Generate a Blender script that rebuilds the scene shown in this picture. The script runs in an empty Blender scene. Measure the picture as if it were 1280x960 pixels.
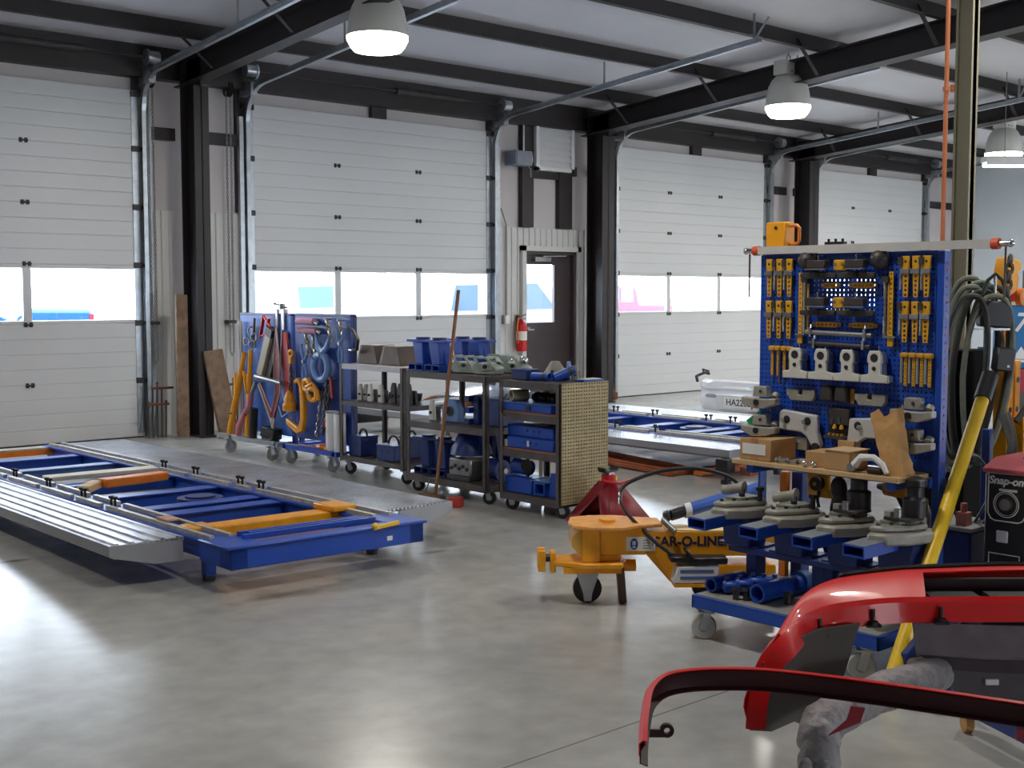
import bpy, bmesh, math, random
from mathutils import Vector, Matrix, Euler
random.seed(7)
SC = bpy.context.scene
COL = SC.collection
PI = math.pi
R = math.radians


def lin(c):
    c /= 255.0
    return c / 12.92 if c <= 0.04045 else ((c + 0.055) / 1.055) ** 2.4


_mats = {}


def mk(name, rgb, rough=0.5, metal=0.0, var=0.12, scale=6.0, bump=0.0, bscale=60.0, spec=0.5, coat=0.0, dirt=None, damt=0.0):
    """A procedural surface: base colour broken up by noise wear, optional dirt tint and fine bump."""
    if name in _mats:
        return _mats[name]
    m = bpy.data.materials.new(name)
    m.use_nodes = True
    nt = m.node_tree
    b = nt.nodes['Principled BSDF']
    c = [lin(x) for x in rgb]
    tc = nt.nodes.new('ShaderNodeTexCoord')
    n = nt.nodes.new('ShaderNodeTexNoise')
    n.inputs['Scale'].default_value = scale
    n.inputs['Detail'].default_value = 4
    nt.links.new(tc.outputs['Object'], n.inputs['Vector'])
    cr = nt.nodes.new('ShaderNodeValToRGB')
    e = cr.color_ramp.elements
    e[0].position, e[1].position = 0.3, 0.72
    e[0].color = [max(0, x * (1 - var)) for x in c] + [1]
    e[1].color = [min(1, x * (1 + var)) for x in c] + [1]
    nt.links.new(n.outputs['Fac'], cr.inputs['Fac'])
    out = cr.outputs['Color']
    if dirt:
        n2 = nt.nodes.new('ShaderNodeTexNoise')
        n2.inputs['Scale'].default_value = scale * 2.3
        n2.inputs['Detail'].default_value = 6
        nt.links.new(tc.outputs['Object'], n2.inputs['Vector'])
        r2 = nt.nodes.new('ShaderNodeMapRange')
        r2.inputs['From Min'].default_value = 0.5
        r2.inputs['From Max'].default_value = 0.75
        r2.inputs['To Max'].default_value = damt
        nt.links.new(n2.outputs['Fac'], r2.inputs['Value'])
        mx = nt.nodes.new('ShaderNodeMix')
        mx.data_type = 'RGBA'
        nt.links.new(r2.outputs['Result'], mx.inputs[0])
        nt.links.new(out, mx.inputs[6])
        mx.inputs[7].default_value = [lin(x) for x in dirt] + [1]
        out = mx.outputs[2]
    nt.links.new(out, b.inputs['Base Color'])
    b.inputs['Roughness'].default_value = rough
    b.inputs['Metallic'].default_value = metal
    b.inputs['Specular IOR Level'].default_value = spec
    b.inputs['Coat Weight'].default_value = coat
    b.inputs['Coat Roughness'].default_value = 0.06
    if bump:
        n3 = nt.nodes.new('ShaderNodeTexNoise')
        n3.inputs['Scale'].default_value = bscale
        nt.links.new(tc.outputs['Object'], n3.inputs['Vector'])
        bp = nt.nodes.new('ShaderNodeBump')
        bp.inputs['Strength'].default_value = bump
        bp.inputs['Distance'].default_value = 0.01
        nt.links.new(n3.outputs['Fac'], bp.inputs['Height'])
        nt.links.new(bp.outputs['Normal'], b.inputs['Normal'])
    _mats[name] = m
    return m


class MB:
    """Collects shapes; build() links them as one mesh object."""

    def __init__(s):
        s.v, s.f, s.mi = [], [], []
        s.cur = 0
        s.M = None

    def _add(s, vs, fs):
        b = len(s.v)
        for p in vs:
            p = Vector(p)
            s.v.append(s.M @ p if s.M else p)
        for f in fs:
            s.f.append([b + i for i in f])
            s.mi.append(s.cur)
        return s

    def bx(s, x0, x1, y0, y1, z0, z1):
        vs = [(x, y, z) for z in (z0, z1) for y in (y0, y1) for x in (x0, x1)]
        return s._add(vs, [(0, 2, 3, 1), (4, 5, 7, 6), (0, 1, 5, 4), (2, 6, 7, 3), (0, 4, 6, 2), (1, 3, 7, 5)])

    def box(s, c, d, rot=None):
        old = s.M
        m = Matrix.Translation(c)
        if rot is not None:
            m = m @ Euler(rot).to_matrix().to_4x4()
        s.M = old @ m if old else m
        s.bx(-d[0] / 2, d[0] / 2, -d[1] / 2, d[1] / 2, -d[2] / 2, d[2] / 2)
        s.M = old
        return s

    def bar(s, p, q, w, h, up=(0, 0, 1)):
        """rectangular bar from p to q, w across, h along up"""
        p, q = Vector(p), Vector(q)
        d = (q - p)
        L = d.length
        d.normalize()
        u = Vector(up)
        if abs(d.dot(u)) > 0.98:
            u = Vector((1, 0, 0))
        a = d.cross(u).normalized()
        u = a.cross(d).normalized()
        vs = []
        for t in (p, q):
            for (i, j) in ((-1, -1), (1, -1), (1, 1), (-1, 1)):
                vs.append(t + a * (i * w / 2) + u * (j * h / 2))
        return s._add(vs, [(3, 2, 1, 0), (4, 5, 6, 7), (0, 1, 5, 4), (1, 2, 6, 5), (2, 3, 7, 6), (3, 0, 4, 7)])

    def rtube(s, p, q, w, h, t=0.006, up=(0, 0, 1)):
        """hollow rectangular tube"""
        p, q = Vector(p), Vector(q)
        d = (q - p).normalized()
        u = Vector(up)
        a = d.cross(u).normalized()
        u = a.cross(d).normalized()
        vs = []
        for c in (p, q):
            for k in (0, t):
                for (i, j) in ((-1, -1), (1, -1), (1, 1), (-1, 1)):
                    vs.append(c + a * (i * (w / 2 - k)) + u * (j * (h / 2 - k)))
        fs = []
        for k in range(4):
            n = (k + 1) % 4
            fs += [(k, n, 8 + n, 8 + k), (4 + n, 4 + k, 12 + k, 12 + n), (n, k, 4 + k, 4 + n), (8 + k, 8 + n, 12 + n, 12 + k)]
        return s._add(vs, fs)

    def cyl(s, p, q, r, n=14, r2=None, cap=True):
        p, q = Vector(p), Vector(q)
        r2 = r if r2 is None else r2
        d = (q - p).normalized()
        a = d.orthogonal().normalized()
        b = d.cross(a)
        vs = []
        for c, rr in ((p, r), (q, r2)):
            for i in range(n):
                t = 2 * PI * i / n
                vs.append(c + a * (rr * math.cos(t)) + b * (rr * math.sin(t)))
        fs = [(i, (i + 1) % n, n + (i + 1) % n, n + i) for i in range(n)]
        if cap:
            fs += [tuple(range(n - 1, -1, -1)), tuple(range(n, 2 * n))]
        return s._add(vs, fs)

    def pipe(s, p, q, ro, ri, n=18):
        p, q = Vector(p), Vector(q)
        d = (q - p).normalized()
        a = d.orthogonal().normalized()
        b = d.cross(a)
        vs = []
        for c in (p, q):
            for rr in (ro, ri):
                for i in range(n):
                    t = 2 * PI * i / n
                    vs.append(c + a * (rr * math.cos(t)) + b * (rr * math.sin(t)))
        fs = []
        for i in range(n):
            k = (i + 1) % n
            fs += [(i, k, 2 * n + k, 2 * n + i), (n + k, n + i, 3 * n + i, 3 * n + k), (k, i, n + i, n + k), (2 * n + i, 2 * n + k, 3 * n + k, 3 * n + i)]
        return s._add(vs, fs)

    def tube(s, pts, r, n=8, closed=False, rs=None):
        P = [Vector(p) for p in pts]
        m = len(P)
        vs = []
        a = None
        for i in range(m):
            if closed:
                d = P[(i + 1) % m] - P[i - 1]
            else:
                d = P[min(i + 1, m - 1)] - P[max(i - 1, 0)]
            d.normalize()
            if a is None:
                a = d.orthogonal().normalized()
            a = (a - d * a.dot(d)).normalized()
            b = d.cross(a)
            rr = rs[i] if rs else r
            for k in range(n):
                t = 2 * PI * k / n
                vs.append(P[i] + a * (rr * math.cos(t)) + b * (rr * math.sin(t)))
        fs = []
        for i in range(m if closed else m - 1):
            j = (i + 1) % m
            for k in range(n):
                l = (k + 1) % n
                fs.append((i * n + k, i * n + l, j * n + l, j * n + k))
        if not closed:
            fs += [tuple(range(n - 1, -1, -1)), tuple(range((m - 1) * n, m * n))]
        return s._add(vs, fs)

    def prism(s, poly, ax, a0, a1):
        """polygon in the plane across axis ax ('x': (y,z), 'y': (x,z), 'z': (x,y)) extruded a0..a1"""
        n = len(poly)

        def pt(u, v, a):
            return {'x': (a, u, v), 'y': (u, a, v), 'z': (u, v, a)}[ax]
        vs = [pt(u, v, a0) for u, v in poly] + [pt(u, v, a1) for u, v in poly]
        fs = [(i, (i + 1) % n, n + (i + 1) % n, n + i) for i in range(n)]
        fs += [tuple(range(n - 1, -1, -1)), tuple(range(n, 2 * n))]
        return s._add(vs, fs)

    def lathe(s, prof, c=(0, 0, 0), n=24, ax=(0, 0, 1)):
        c = Vector(c)
        d = Vector(ax).normalized()
        a = d.orthogonal().normalized()
        b = d.cross(a)
        vs = []
        for r, z in prof:
            for i in range(n):
                t = 2 * PI * i / n
                vs.append(c + d * z + a * (r * math.cos(t)) + b * (r * math.sin(t)))
        fs = []
        for j in range(len(prof) - 1):
            for i in range(n):
                k = (i + 1) % n
                fs.append((j * n + i, j * n + k, (j + 1) * n + k, (j + 1) * n + i))
        fs += [tuple(range(n - 1, -1, -1)), tuple(range((len(prof) - 1) * n, len(prof) * n))]
        return s._add(vs, fs)

    def sph(s, c, r, sc=(1, 1, 1), n=12):
        prof = [(max(1e-4, math.sin(PI * i / n)) * r, -math.cos(PI * i / n) * r) for i in range(n + 1)]
        b = len(s.v)
        old = s.M
        m = Matrix.Translation(c) @ Matrix.Diagonal((*sc, 1))
        s.M = old @ m if old else m
        s.lathe(prof, n=n + 4)
        s.M = old
        return s

    def ring(s, c, R_, r, ax=(0, 0, 1), n=24, k=8, a0=0, a1=2 * PI, sc=(1, 1)):
        c = Vector(c)
        d = Vector(ax).normalized()
        a = d.orthogonal().normalized()
        b = d.cross(a)
        full = abs(a1 - a0 - 2 * PI) < 1e-6
        m = n if full else n + 1
        pts = [c + a * (R_ * sc[0] * math.cos(a0 + (a1 - a0) * i / n)) + b * (R_ * sc[1] * math.sin(a0 + (a1 - a0) * i / n)) for i in range(m)]
        return s.tube(pts, r, k, closed=full)

    def sheet(s, rows, th=0.004):
        """grid of points (list of rows) given real thickness th along its own normals"""
        nr, nc = len(rows), len(rows[0])
        P = [[Vector(p) for p in r] for r in rows]
        N = []
        for i in range(nr):
            for j in range(nc):
                du = P[i][min(j + 1, nc - 1)] - P[i][max(j - 1, 0)]
                dv = P[min(i + 1, nr - 1)][j] - P[max(i - 1, 0)][j]
                nn = du.cross(dv)
                N.append(nn.normalized() if nn.length > 1e-9 else Vector((0, 0, 1)))
        flat = [p for r in P for p in r]
        T = nr * nc
        vs = flat + [p - N[i] * th for i, p in enumerate(flat)]
        fs = []
        for i in range(nr - 1):
            for j in range(nc - 1):
                q = (i * nc + j, i * nc + j + 1, (i + 1) * nc + j + 1, (i + 1) * nc + j)
                fs.append(q)
                fs.append(tuple(T + k for k in reversed(q)))
        edge = [i for i in range(nc)] + [i * nc + nc - 1 for i in range(1, nr)] + [(nr - 1) * nc + j for j in range(nc - 2, -1, -1)] + [i * nc for i in range(nr - 2, 0, -1)]
        for a, b in zip(edge, edge[1:] + edge[:1]):
            fs.append((b, a, T + a, T + b))
        return s._add(vs, fs)

    def chain(s, p, q, link=0.03, r=0.004, sag=0.0):
        p, q = Vector(p), Vector(q)
        L = (q - p).length
        n = max(2, int(L / (link * 0.72)))
        for i in range(n):
            t = (i + 0.5) / n
            c = p.lerp(q, t) - Vector((0, 0, sag * 4 * t * (1 - t)))
            d = (q - p).normalized()
            o = d.orthogonal().normalized()
            if i % 2:
                o = d.cross(o)
            pts = [c + d * (link * 0.5 * math.cos(2 * PI * k / 8)) + o * (link * 0.3 * math.sin(2 * PI * k / 8)) for k in range(8)]
            s.tube(pts, r, 5, closed=True)
        return s

    def build(s, name, mat, parent=None, bevel=0.0, smooth=True, off=(0, 0, 0), origin=None, seg=1):
        me = bpy.data.meshes.new(name)
        o_ = Vector(off)
        if origin is not None:
            o_ = Vector(origin)
        me.from_pydata([tuple(p - o_) for p in s.v], [], s.f)
        for m in (mat if isinstance(mat, (list, tuple)) else [mat]):
            me.materials.append(m)
        me.polygons.foreach_set('material_index', s.mi)
        me.update()
        bm = bmesh.new()
        bm.from_mesh(me)
        bmesh.ops.recalc_face_normals(bm, faces=bm.faces)
        bm.to_mesh(me)
        bm.free()
        if smooth:
            me.shade_smooth()
            me.set_sharp_from_angle(angle=R(38))
        ob = bpy.data.objects.new(name, me)
        COL.objects.link(ob)
        if parent is not None:
            ob.parent = parent
        if origin is not None:
            ob.location = o_
        if bevel:
            md = ob.modifiers.new('edge', 'BEVEL')
            md.width = bevel
            md.segments = seg
            md.limit_method = 'ANGLE'
            md.angle_limit = R(40)
        return ob


def tag(o, label=None, cat=None, group=None, kind=None):
    if label:
        o['label'] = label
    if cat:
        o['category'] = cat
    if group:
        o['group'] = group
    if kind:
        o['kind'] = kind
    return o


def T(name, label, cat, loc=(0, 0, 0), rot=(0, 0, 0), group=None):
    o = bpy.data.objects.new(name, None)
    o.empty_display_size = 0.1
    COL.objects.link(o)
    o.location = loc
    o.rotation_euler = rot
    return tag(o, label, cat, group)


def rootloc(o):
    l = Vector((0, 0, 0))
    while o is not None:
        l += o.location
        o = o.parent
    return l


def P(parent, name, mb, mat, label=None, world=True, **k):
    """a part (or sub-part) of parent; mb is in world coordinates unless the parent is turned"""
    o = mb.build(name, mat, parent, off=rootloc(parent) if world else (0, 0, 0), **k)
    if label:
        o['label'] = label
    return o


def S(name, label, cat, mb, mat, group=None, **k):
    """a thing that is one mesh; its origin goes to the middle of its base"""
    xs = [p.x for p in mb.v]
    ys = [p.y for p in mb.v]
    zs = [p.z for p in mb.v]
    og = ((min(xs) + max(xs)) / 2, (min(ys) + max(ys)) / 2, min(zs))
    return tag(mb.build(name, mat, origin=og, **k), label, cat, group)


def ST(name, mb, mat, parent=None, **k):
    o = mb.build(name, mat, parent, **k)
    if parent is None:
        o['kind'] = 'structure'
    return o


def dup(root, loc, rot=None, label=None, group=None):
    r = root.copy()
    COL.objects.link(r)
    r.location = loc
    if rot is not None:
        r.rotation_euler = rot
    if label:
        r['label'] = label
    if group:
        r['group'] = group
    for ch in list(root.children):
        c = ch.copy()
        COL.objects.link(c)
        c.parent = r
        for g in list(ch.children):
            d = g.copy()
            COL.objects.link(d)
            d.parent = c
    return r


FONT_CACHE = {}


def text_mesh(name, txt, size, mat, parent, loc, rot, depth=0.0015, align='CENTER', shear=0.0, bold=0.0, sx=1.0):
    cu = bpy.data.curves.new(name, 'FONT')
    cu.body = txt
    cu.size = size
    cu.extrude = depth
    cu.align_x = align
    cu.align_y = 'CENTER'
    cu.shear = shear
    cu.offset = bold
    tmp = bpy.data.objects.new(name, cu)
    COL.objects.link(tmp)
    dg = bpy.context.evaluated_depsgraph_get()
    me = bpy.data.meshes.new_from_object(tmp.evaluated_get(dg))
    bpy.data.objects.remove(tmp)
    me.materials.clear()
    me.materials.append(mat)
    o = bpy.data.objects.new(name, me)
    COL.objects.link(o)
    o.parent = parent
    o.location = Vector(loc) - (rootloc(parent) if parent else Vector())
    o.rotation_euler = rot
    o.scale = (sx, 1, 1)
    return o


# ---------------------------------------------------------------- palette
WHITE_METAL = mk('white_painted_steel', (205, 205, 203), 0.45, var=0.04, scale=1.5)
INSUL = mk('vinyl_insulation', (196, 190, 192), 0.6, var=0.05, scale=1.2, bump=0.15, bscale=3)
CEIL_INS = mk('vinyl_ceiling_insulation', (206, 206, 212), 0.55, var=0.05, scale=0.8, bump=0.5, bscale=1.3)
PRIMER = mk('dark_primer_steel', (36, 31, 34), 0.5, var=0.15, scale=3, dirt=(62, 50, 46), damt=0.25)
OLIVE = mk('olive_steel', (128, 124, 105), 0.5, var=0.08, scale=3)
COPPER = mk('copper_pipe', (206, 122, 80), 0.4, 0.15, var=0.1)
GALV = mk('galvanised_steel', (176, 182, 188), 0.34, 0.85, var=0.15, scale=12)
DARKHW = mk('dark_hardware', (62, 60, 62), 0.5, 0.5, var=0.2)
STEEL = mk('bare_steel', (150, 150, 150), 0.38, 0.8, var=0.2, scale=10)
DSTEEL = mk('dull_cart_steel', (92, 86, 84), 0.5, 0.5, var=0.2, scale=6, dirt=(70, 50, 40), damt=0.4)
CHROME = mk('chrome', (210, 212, 215), 0.15, 1.0, var=0.05)
BLUE = mk('shop_blue_paint', (24, 72, 174), 0.38, var=0.1, scale=5, dirt=(56, 84, 130), damt=0.2)
BLUE_L = mk('light_blue_paint', (74, 112, 176), 0.4, var=0.12)
BLUE_D = mk('deep_blue_paint', (22, 46, 112), 0.45, var=0.15)
SKYBL = mk('pale_blue_cast', (112, 150, 205), 0.42, var=0.1)
YEL = mk('shop_yellow_paint', (236, 160, 20), 0.4, var=0.1, scale=5, dirt=(150, 90, 30), damt=0.35)
YEL_D = mk('yellow_fixture', (214, 158, 28), 0.45, var=0.15, scale=20, dirt=(120, 84, 24), damt=0.3)
YEL_P = mk('plain_yellow', (232, 190, 30), 0.4, var=0.06)
ORANGE = mk('orange_paint', (222, 122, 30), 0.45, var=0.12, dirt=(140, 70, 30), damt=0.3)
RUST = mk('rusty_steel', (120, 72, 48), 0.75, 0.2, var=0.3, scale=14)
RED = mk('red_paint', (196, 22, 28), 0.38, var=0.08)
DRED = mk('dark_red_paint', (140, 28, 40), 0.45, var=0.12, dirt=(90, 30, 40), damt=0.3)
CARRED = mk('car_red_clearcoat', (222, 10, 10), 0.4, var=0.03, scale=2, coat=0.35, spec=0.3)
BLACK = mk('black_rubber', (24, 23, 25), 0.55, var=0.15)
BLACKP = mk('black_plastic', (34, 32, 35), 0.4, var=0.15, scale=20)
DGREY = mk('dark_grey_cast', (72, 68, 68), 0.5, 0.4, var=0.2, scale=18)
GREY = mk('grey_plastic', (150, 150, 150), 0.5, var=0.1)
CAST = mk('pale_cast_aluminium', (160, 157, 148), 0.5, 0.25, var=0.12, scale=14, dirt=(110, 100, 90), damt=0.4)
CASTG = mk('green_grey_cast', (176, 188, 178), 0.48, 0.3, var=0.15, scale=14, dirt=(90, 100, 95), damt=0.4)
CLAMPW = mk('clean_cast_clamp', (214, 212, 204), 0.45, 0.15, var=0.06, scale=10)
CLAMPB = mk('grey_blue_clamp_side', (120, 130, 160), 0.45, 0.3, var=0.1)
CARD = mk('brown_cardboard', (186, 146, 100), 0.85, var=0.06, scale=5)
KRAFT = mk('kraft_paper', (198, 152, 96), 0.8, var=0.12, scale=9, bump=0.6, bscale=18)
PAPER = mk('white_paper', (226, 224, 218), 0.7, var=0.03)
TANWOOD = mk('tan_shelf_board', (196, 164, 120), 0.6, var=0.12, scale=4)
WOOD = mk('weathered_wood', (122, 100, 82), 0.8, var=0.3, scale=7, dirt=(80, 54, 36), damt=0.5)
HANDLE = mk('broom_handle_wood', (150, 104, 70), 0.55, var=0.2, scale=12)
BEIGE = mk('beige_painted_steel', (176, 166, 142), 0.5, var=0.1)
WHITEP = mk('white_plastic', (228, 228, 230), 0.4, var=0.03)
CARWHITE = mk('white_car_paint', (232, 232, 236), 0.3, var=0.02, coat=0.8)
GREEN = mk('green_sign_paint', (30, 150, 84), 0.4, var=0.06)
HOSE = mk('black_air_hose', (44, 46, 42), 0.5, var=0.2, scale=25)
HOSE_G = mk('grey_green_hose', (108, 112, 98), 0.5, var=0.15, scale=25)
FOAMG = mk('grey_taped_foam', (148, 142, 144), 0.55, var=0.2, scale=22, dirt=(60, 55, 58), damt=0.6, bump=0.6, bscale=40)
PURPGREY = mk('dusty_grey_plastic', (104, 94, 100), 0.6, var=0.18, scale=14)
GLASS = None
FRONT_OPEN = [(2.8, 5.2), (11, 14.5), (17, 21)]
FRONT_H = 1.4
SKY = 17.0
EXPOSURE = 0.0
LAMP_W = 80
# ================================================================ the building
def glass_mat():
    m = bpy.data.materials.new('window_glass')
    m.use_nodes = True
    nt = m.node_tree
    b = nt.nodes['Principled BSDF']
    b.inputs['Base Color'].default_value = (0.95, 0.97, 1, 1)
    b.inputs['Roughness'].default_value = 0.0
    tr = nt.nodes.new('ShaderNodeBsdfTransparent')
    tr.inputs['Color'].default_value = (0.95, 0.97, 1.0, 1)
    gl = nt.nodes.new('ShaderNodeBsdfGlossy')
    gl.inputs['Roughness'].default_value = 0.02
    mx = nt.nodes.new('ShaderNodeMixShader')
    mx.inputs[0].default_value = 0.05
    nt.links.new(tr.outputs[0], mx.inputs[1])
    nt.links.new(gl.outputs[0], mx.inputs[2])
    nt.links.new(mx.outputs[0], nt.nodes['Material Output'].inputs[0])
    return m


GLASS = glass_mat()


def floor_mat():
    m = bpy.data.materials.new('polished_concrete')
    m.use_nodes = True
    nt = m.node_tree
    b = nt.nodes['Principled BSDF']
    tc = nt.nodes.new('ShaderNodeTexCoord')

    def noise(sc, det, lo, hi, c0, c1):
        n = nt.nodes.new('ShaderNodeTexNoise')
        n.inputs['Scale'].default_value = sc
        n.inputs['Detail'].default_value = det
        nt.links.new(tc.outputs['Object'], n.inputs['Vector'])
        r = nt.nodes.new('ShaderNodeValToRGB')
        e = r.color_ramp.elements
        e[0].position, e[1].position = lo, hi
        e[0].color, e[1].color = (*c0, 1), (*c1, 1)
        nt.links.new(n.outputs['Fac'], r.inputs['Fac'])
        return r.outputs['Color']

    def mul(a, bb, f=1.0):
        x = nt.nodes.new('ShaderNodeMix')
        x.data_type = 'RGBA'
        x.blend_type = 'MULTIPLY'
        x.inputs[0].default_value = f
        nt.links.new(a, x.inputs[6])
        nt.links.new(bb, x.inputs[7])
        return x.outputs[2]
    base = noise(0.8, 6, 0.3, 0.7, [lin(172), lin(171), lin(167)], [lin(196), lin(195), lin(191)])
    c = mul(base, noise(7, 8, 0.1, 0.95, (0.62, 0.62, 0.62), (1.0, 1.0, 0.995)))
    c = mul(c, noise(1.3, 6, 0.5, 0.8, (1, 1, 1), (0.86, 0.84, 0.82)))
    # oil stain that lies under the end of the frame rack, and smaller scuffs, each with a shape of its own
    sep = nt.nodes.new('ShaderNodeSeparateXYZ')
    nt.links.new(tc.outputs['Object'], sep.inputs[0])

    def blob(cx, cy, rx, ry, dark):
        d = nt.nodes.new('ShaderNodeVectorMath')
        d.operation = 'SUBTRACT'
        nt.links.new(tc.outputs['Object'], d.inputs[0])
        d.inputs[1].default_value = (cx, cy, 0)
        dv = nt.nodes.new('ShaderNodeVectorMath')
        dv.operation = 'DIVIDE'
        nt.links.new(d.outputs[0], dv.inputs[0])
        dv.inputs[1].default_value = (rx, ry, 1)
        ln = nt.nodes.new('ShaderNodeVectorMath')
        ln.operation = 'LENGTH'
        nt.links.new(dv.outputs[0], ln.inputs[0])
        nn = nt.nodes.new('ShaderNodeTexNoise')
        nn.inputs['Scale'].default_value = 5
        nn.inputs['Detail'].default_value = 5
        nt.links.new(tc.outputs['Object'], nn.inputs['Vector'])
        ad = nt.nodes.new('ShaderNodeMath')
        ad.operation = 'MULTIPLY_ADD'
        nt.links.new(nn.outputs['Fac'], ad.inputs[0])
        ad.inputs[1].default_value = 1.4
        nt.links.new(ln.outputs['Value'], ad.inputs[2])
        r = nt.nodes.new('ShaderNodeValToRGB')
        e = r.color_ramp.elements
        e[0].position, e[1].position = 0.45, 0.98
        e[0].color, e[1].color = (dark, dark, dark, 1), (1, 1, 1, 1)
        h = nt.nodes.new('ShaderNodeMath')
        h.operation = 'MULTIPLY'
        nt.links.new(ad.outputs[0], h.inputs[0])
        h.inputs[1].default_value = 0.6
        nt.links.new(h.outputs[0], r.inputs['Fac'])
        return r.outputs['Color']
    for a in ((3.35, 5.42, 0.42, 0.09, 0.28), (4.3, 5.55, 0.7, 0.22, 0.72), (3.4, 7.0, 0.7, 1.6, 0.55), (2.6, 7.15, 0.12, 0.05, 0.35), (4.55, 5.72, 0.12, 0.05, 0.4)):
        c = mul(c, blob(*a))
    # saw-cut control joints every 3.05 m
    for axis, off in (('X', 1.13), ('Y', 2.93)):
        fr = nt.nodes.new('ShaderNodeMath')
        fr.operation = 'PINGPONG'
        sb = nt.nodes.new('ShaderNodeMath')
        sb.operation = 'SUBTRACT'
        nt.links.new(sep.outputs[axis], sb.inputs[0])
        sb.inputs[1].default_value = off
        nt.links.new(sb.outputs[0], fr.inputs[0])
        fr.inputs[1].default_value = 4.0
        gt = nt.nodes.new('ShaderNodeMath')
        gt.operation = 'GREATER_THAN'
        nt.links.new(fr.outputs[0], gt.inputs[0])
        gt.inputs[1].default_value = 0.004
        mr = nt.nodes.new('ShaderNodeMapRange')
        nt.links.new(gt.outputs[0], mr.inputs['Value'])
        mr.inputs['To Min'].default_value = 0.45
        cb = nt.nodes.new('ShaderNodeCombineColor')
        for k in range(3):
            nt.links.new(mr.outputs[0], cb.inputs[k])
        c = mul(c, cb.outputs[0])
    nt.links.new(c, b.inputs['Base Color'])
    n = nt.nodes.new('ShaderNodeTexNoise')
    n.inputs['Scale'].default_value = 2.2
    n.inputs['Detail'].default_value = 5
    nt.links.new(tc.outputs['Object'], n.inputs['Vector'])
    mr = nt.nodes.new('ShaderNodeMapRange')
    mr.inputs['To Min'].default_value = 0.17
    mr.inputs['To Max'].default_value = 0.34
    nt.links.new(n.outputs['Fac'], mr.inputs['Value'])
    b.inputs['Roughness'].default_value = 0.24
    b.inputs['Specular IOR Level'].default_value = 0.5
    return m


XL, XR, YF, YW = -6.0, 23.1, -8.0, 12.5
WT = 0.18
ST('floor', MB().bx(XL, XR, YF, YW + WT, -0.15, 0), floor_mat())


def roofz(y):
    return 4.30 + 0.09 * (12.2 - y)


# back wall: piers and header around four overhead doors and one walk door
DX = [2.31, 7.25, 13.29, 18.28]
DW, DH = 3.66, 3.66
w = MB()
op = [(DX[0] + .04, DX[0] + DW - .04, 3.62), (DX[1] + .04, DX[1] + DW - .04, 3.62), (11.50, 12.49, 2.11), (DX[2] + .04, DX[2] + DW - .04, 3.62), (DX[3] + .04, DX[3] + DW - .04, 3.62)]
x = XL
for a, b, h in op:
    w.bx(x, a, YW, YW + WT, 0, 4.62)
    w.bx(a, b, YW, YW + WT, h, 4.62)
    x = b
w.bx(x, XR + WT, YW, YW + WT, 0, 4.62)
ST('wall_back', w, INSUL)
ST('wall_right', MB().bx(XR, XR + WT, YF, YW, 0, 6.3), mk('pale_blue_white_wall', (204, 212, 218), 0.5, var=0.03, scale=0.6))
ST('wall_left', MB().bx(XL - WT, XL, YF, YW + WT, 0, 6.3), WHITE_METAL)
# front wall behind the camera with three openings added and sized to let in sky light
w = MB()
x = XL
for a, b in FRONT_OPEN:
    w.bx(x, a, YF - WT, YF, 0, 6.3)
    w.bx(a, b, YF - WT, YF, FRONT_H, 6.3)
    x = b
w.bx(x, XR + WT, YF - WT, YF, 0, 6.3)
ST('wall_front', w, WHITE_METAL)
# sloped roof: blanket insulation that sags a little between purlins
PUR = [11.5 - 1.5 * i for i in range(14)]
rows = []
ys = []
y = YW + WT
for i in range(80):
    yy = YW + WT - i * (YW + WT - YF) / 79
    k = ((11.5 - yy) / 1.5) % 1.0
    rows.append([(xx, yy, roofz(yy) - 0.05 * math.sin(PI * k)) for xx in (XL, 0, 6.5, 12.6, 18, XR)])
ST('ceiling', MB().sheet([[(a, b, c + 0.0) for a, b, c in r] for r in rows], -0.12), CEIL_INS)

for i, yy in enumerate(PUR):
    if yy < YF:
        continue
    z1 = roofz(yy) - 0.02
    z0 = z1 - 0.275
    m = MB()
    m.bx(XL, XR, yy - 0.006, yy + 0.006, z0, z1)
    m.bx(XL, XR, yy - 0.065, yy + 0.006, z0, z0 + 0.008)
    m.bx(XL, XR, yy - 0.006, yy + 0.065, z1 - 0.008, z1)
    ST('purlin', m, PRIMER)
# frames: column + tapered rafter in each bay line
for cx, hw in ((0.5, .1), (6.43, .085), (12.63, .12), (17.56, .13)):
    m = MB()
    x0, x1 = cx - hw, cx + hw
    yf, yb = 11.95, 12.24
    m.bx(x0, x1, yf, yf + 0.014, 0, 3.7)
    m.bx(x0, x1, yb, yb + 0.014, 0, 4.1)
    m.bx(cx - 0.006, cx + 0.006, yf, yb, 0, 4.05)
    m.bx(x0, x1, yf - 0.04, yb + 0.04, 0, 0.02)
    ST('column', m, PRIMER)
    m = MB()
    n = 2
    ya, yc = 12.38, YF
    za, zc = 3.72, 3.72 + 0.085 * (ya - yc)
    ta, tb = roofz(ya) - 0.297, roofz(yc) - 0.297
    m.prism([(ya, za), (yc, zc), (yc, tb), (ya, ta)], 'x', cx - 0.006, cx + 0.006)
    m.prism([(ya, za), (yc, zc), (yc, zc + .014), (ya, za + .014)], 'x', x0, x1)
    m.prism([(ya, ta - .014), (yc, tb - .014), (yc, tb), (ya, ta)], 'x', x0, x1)
    for yy in PUR:
        if yy > YF:
            zz = roofz(yy) - 0.2
            for s in (-1, 1):
                m.bar((cx + s * 0.11, yy, za + 0.085 * (ya - yy) + 0.02), (cx + s * 0.55, yy, zz), 0.05, 0.006)
    ST('rafter', m, PRIMER)
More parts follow.
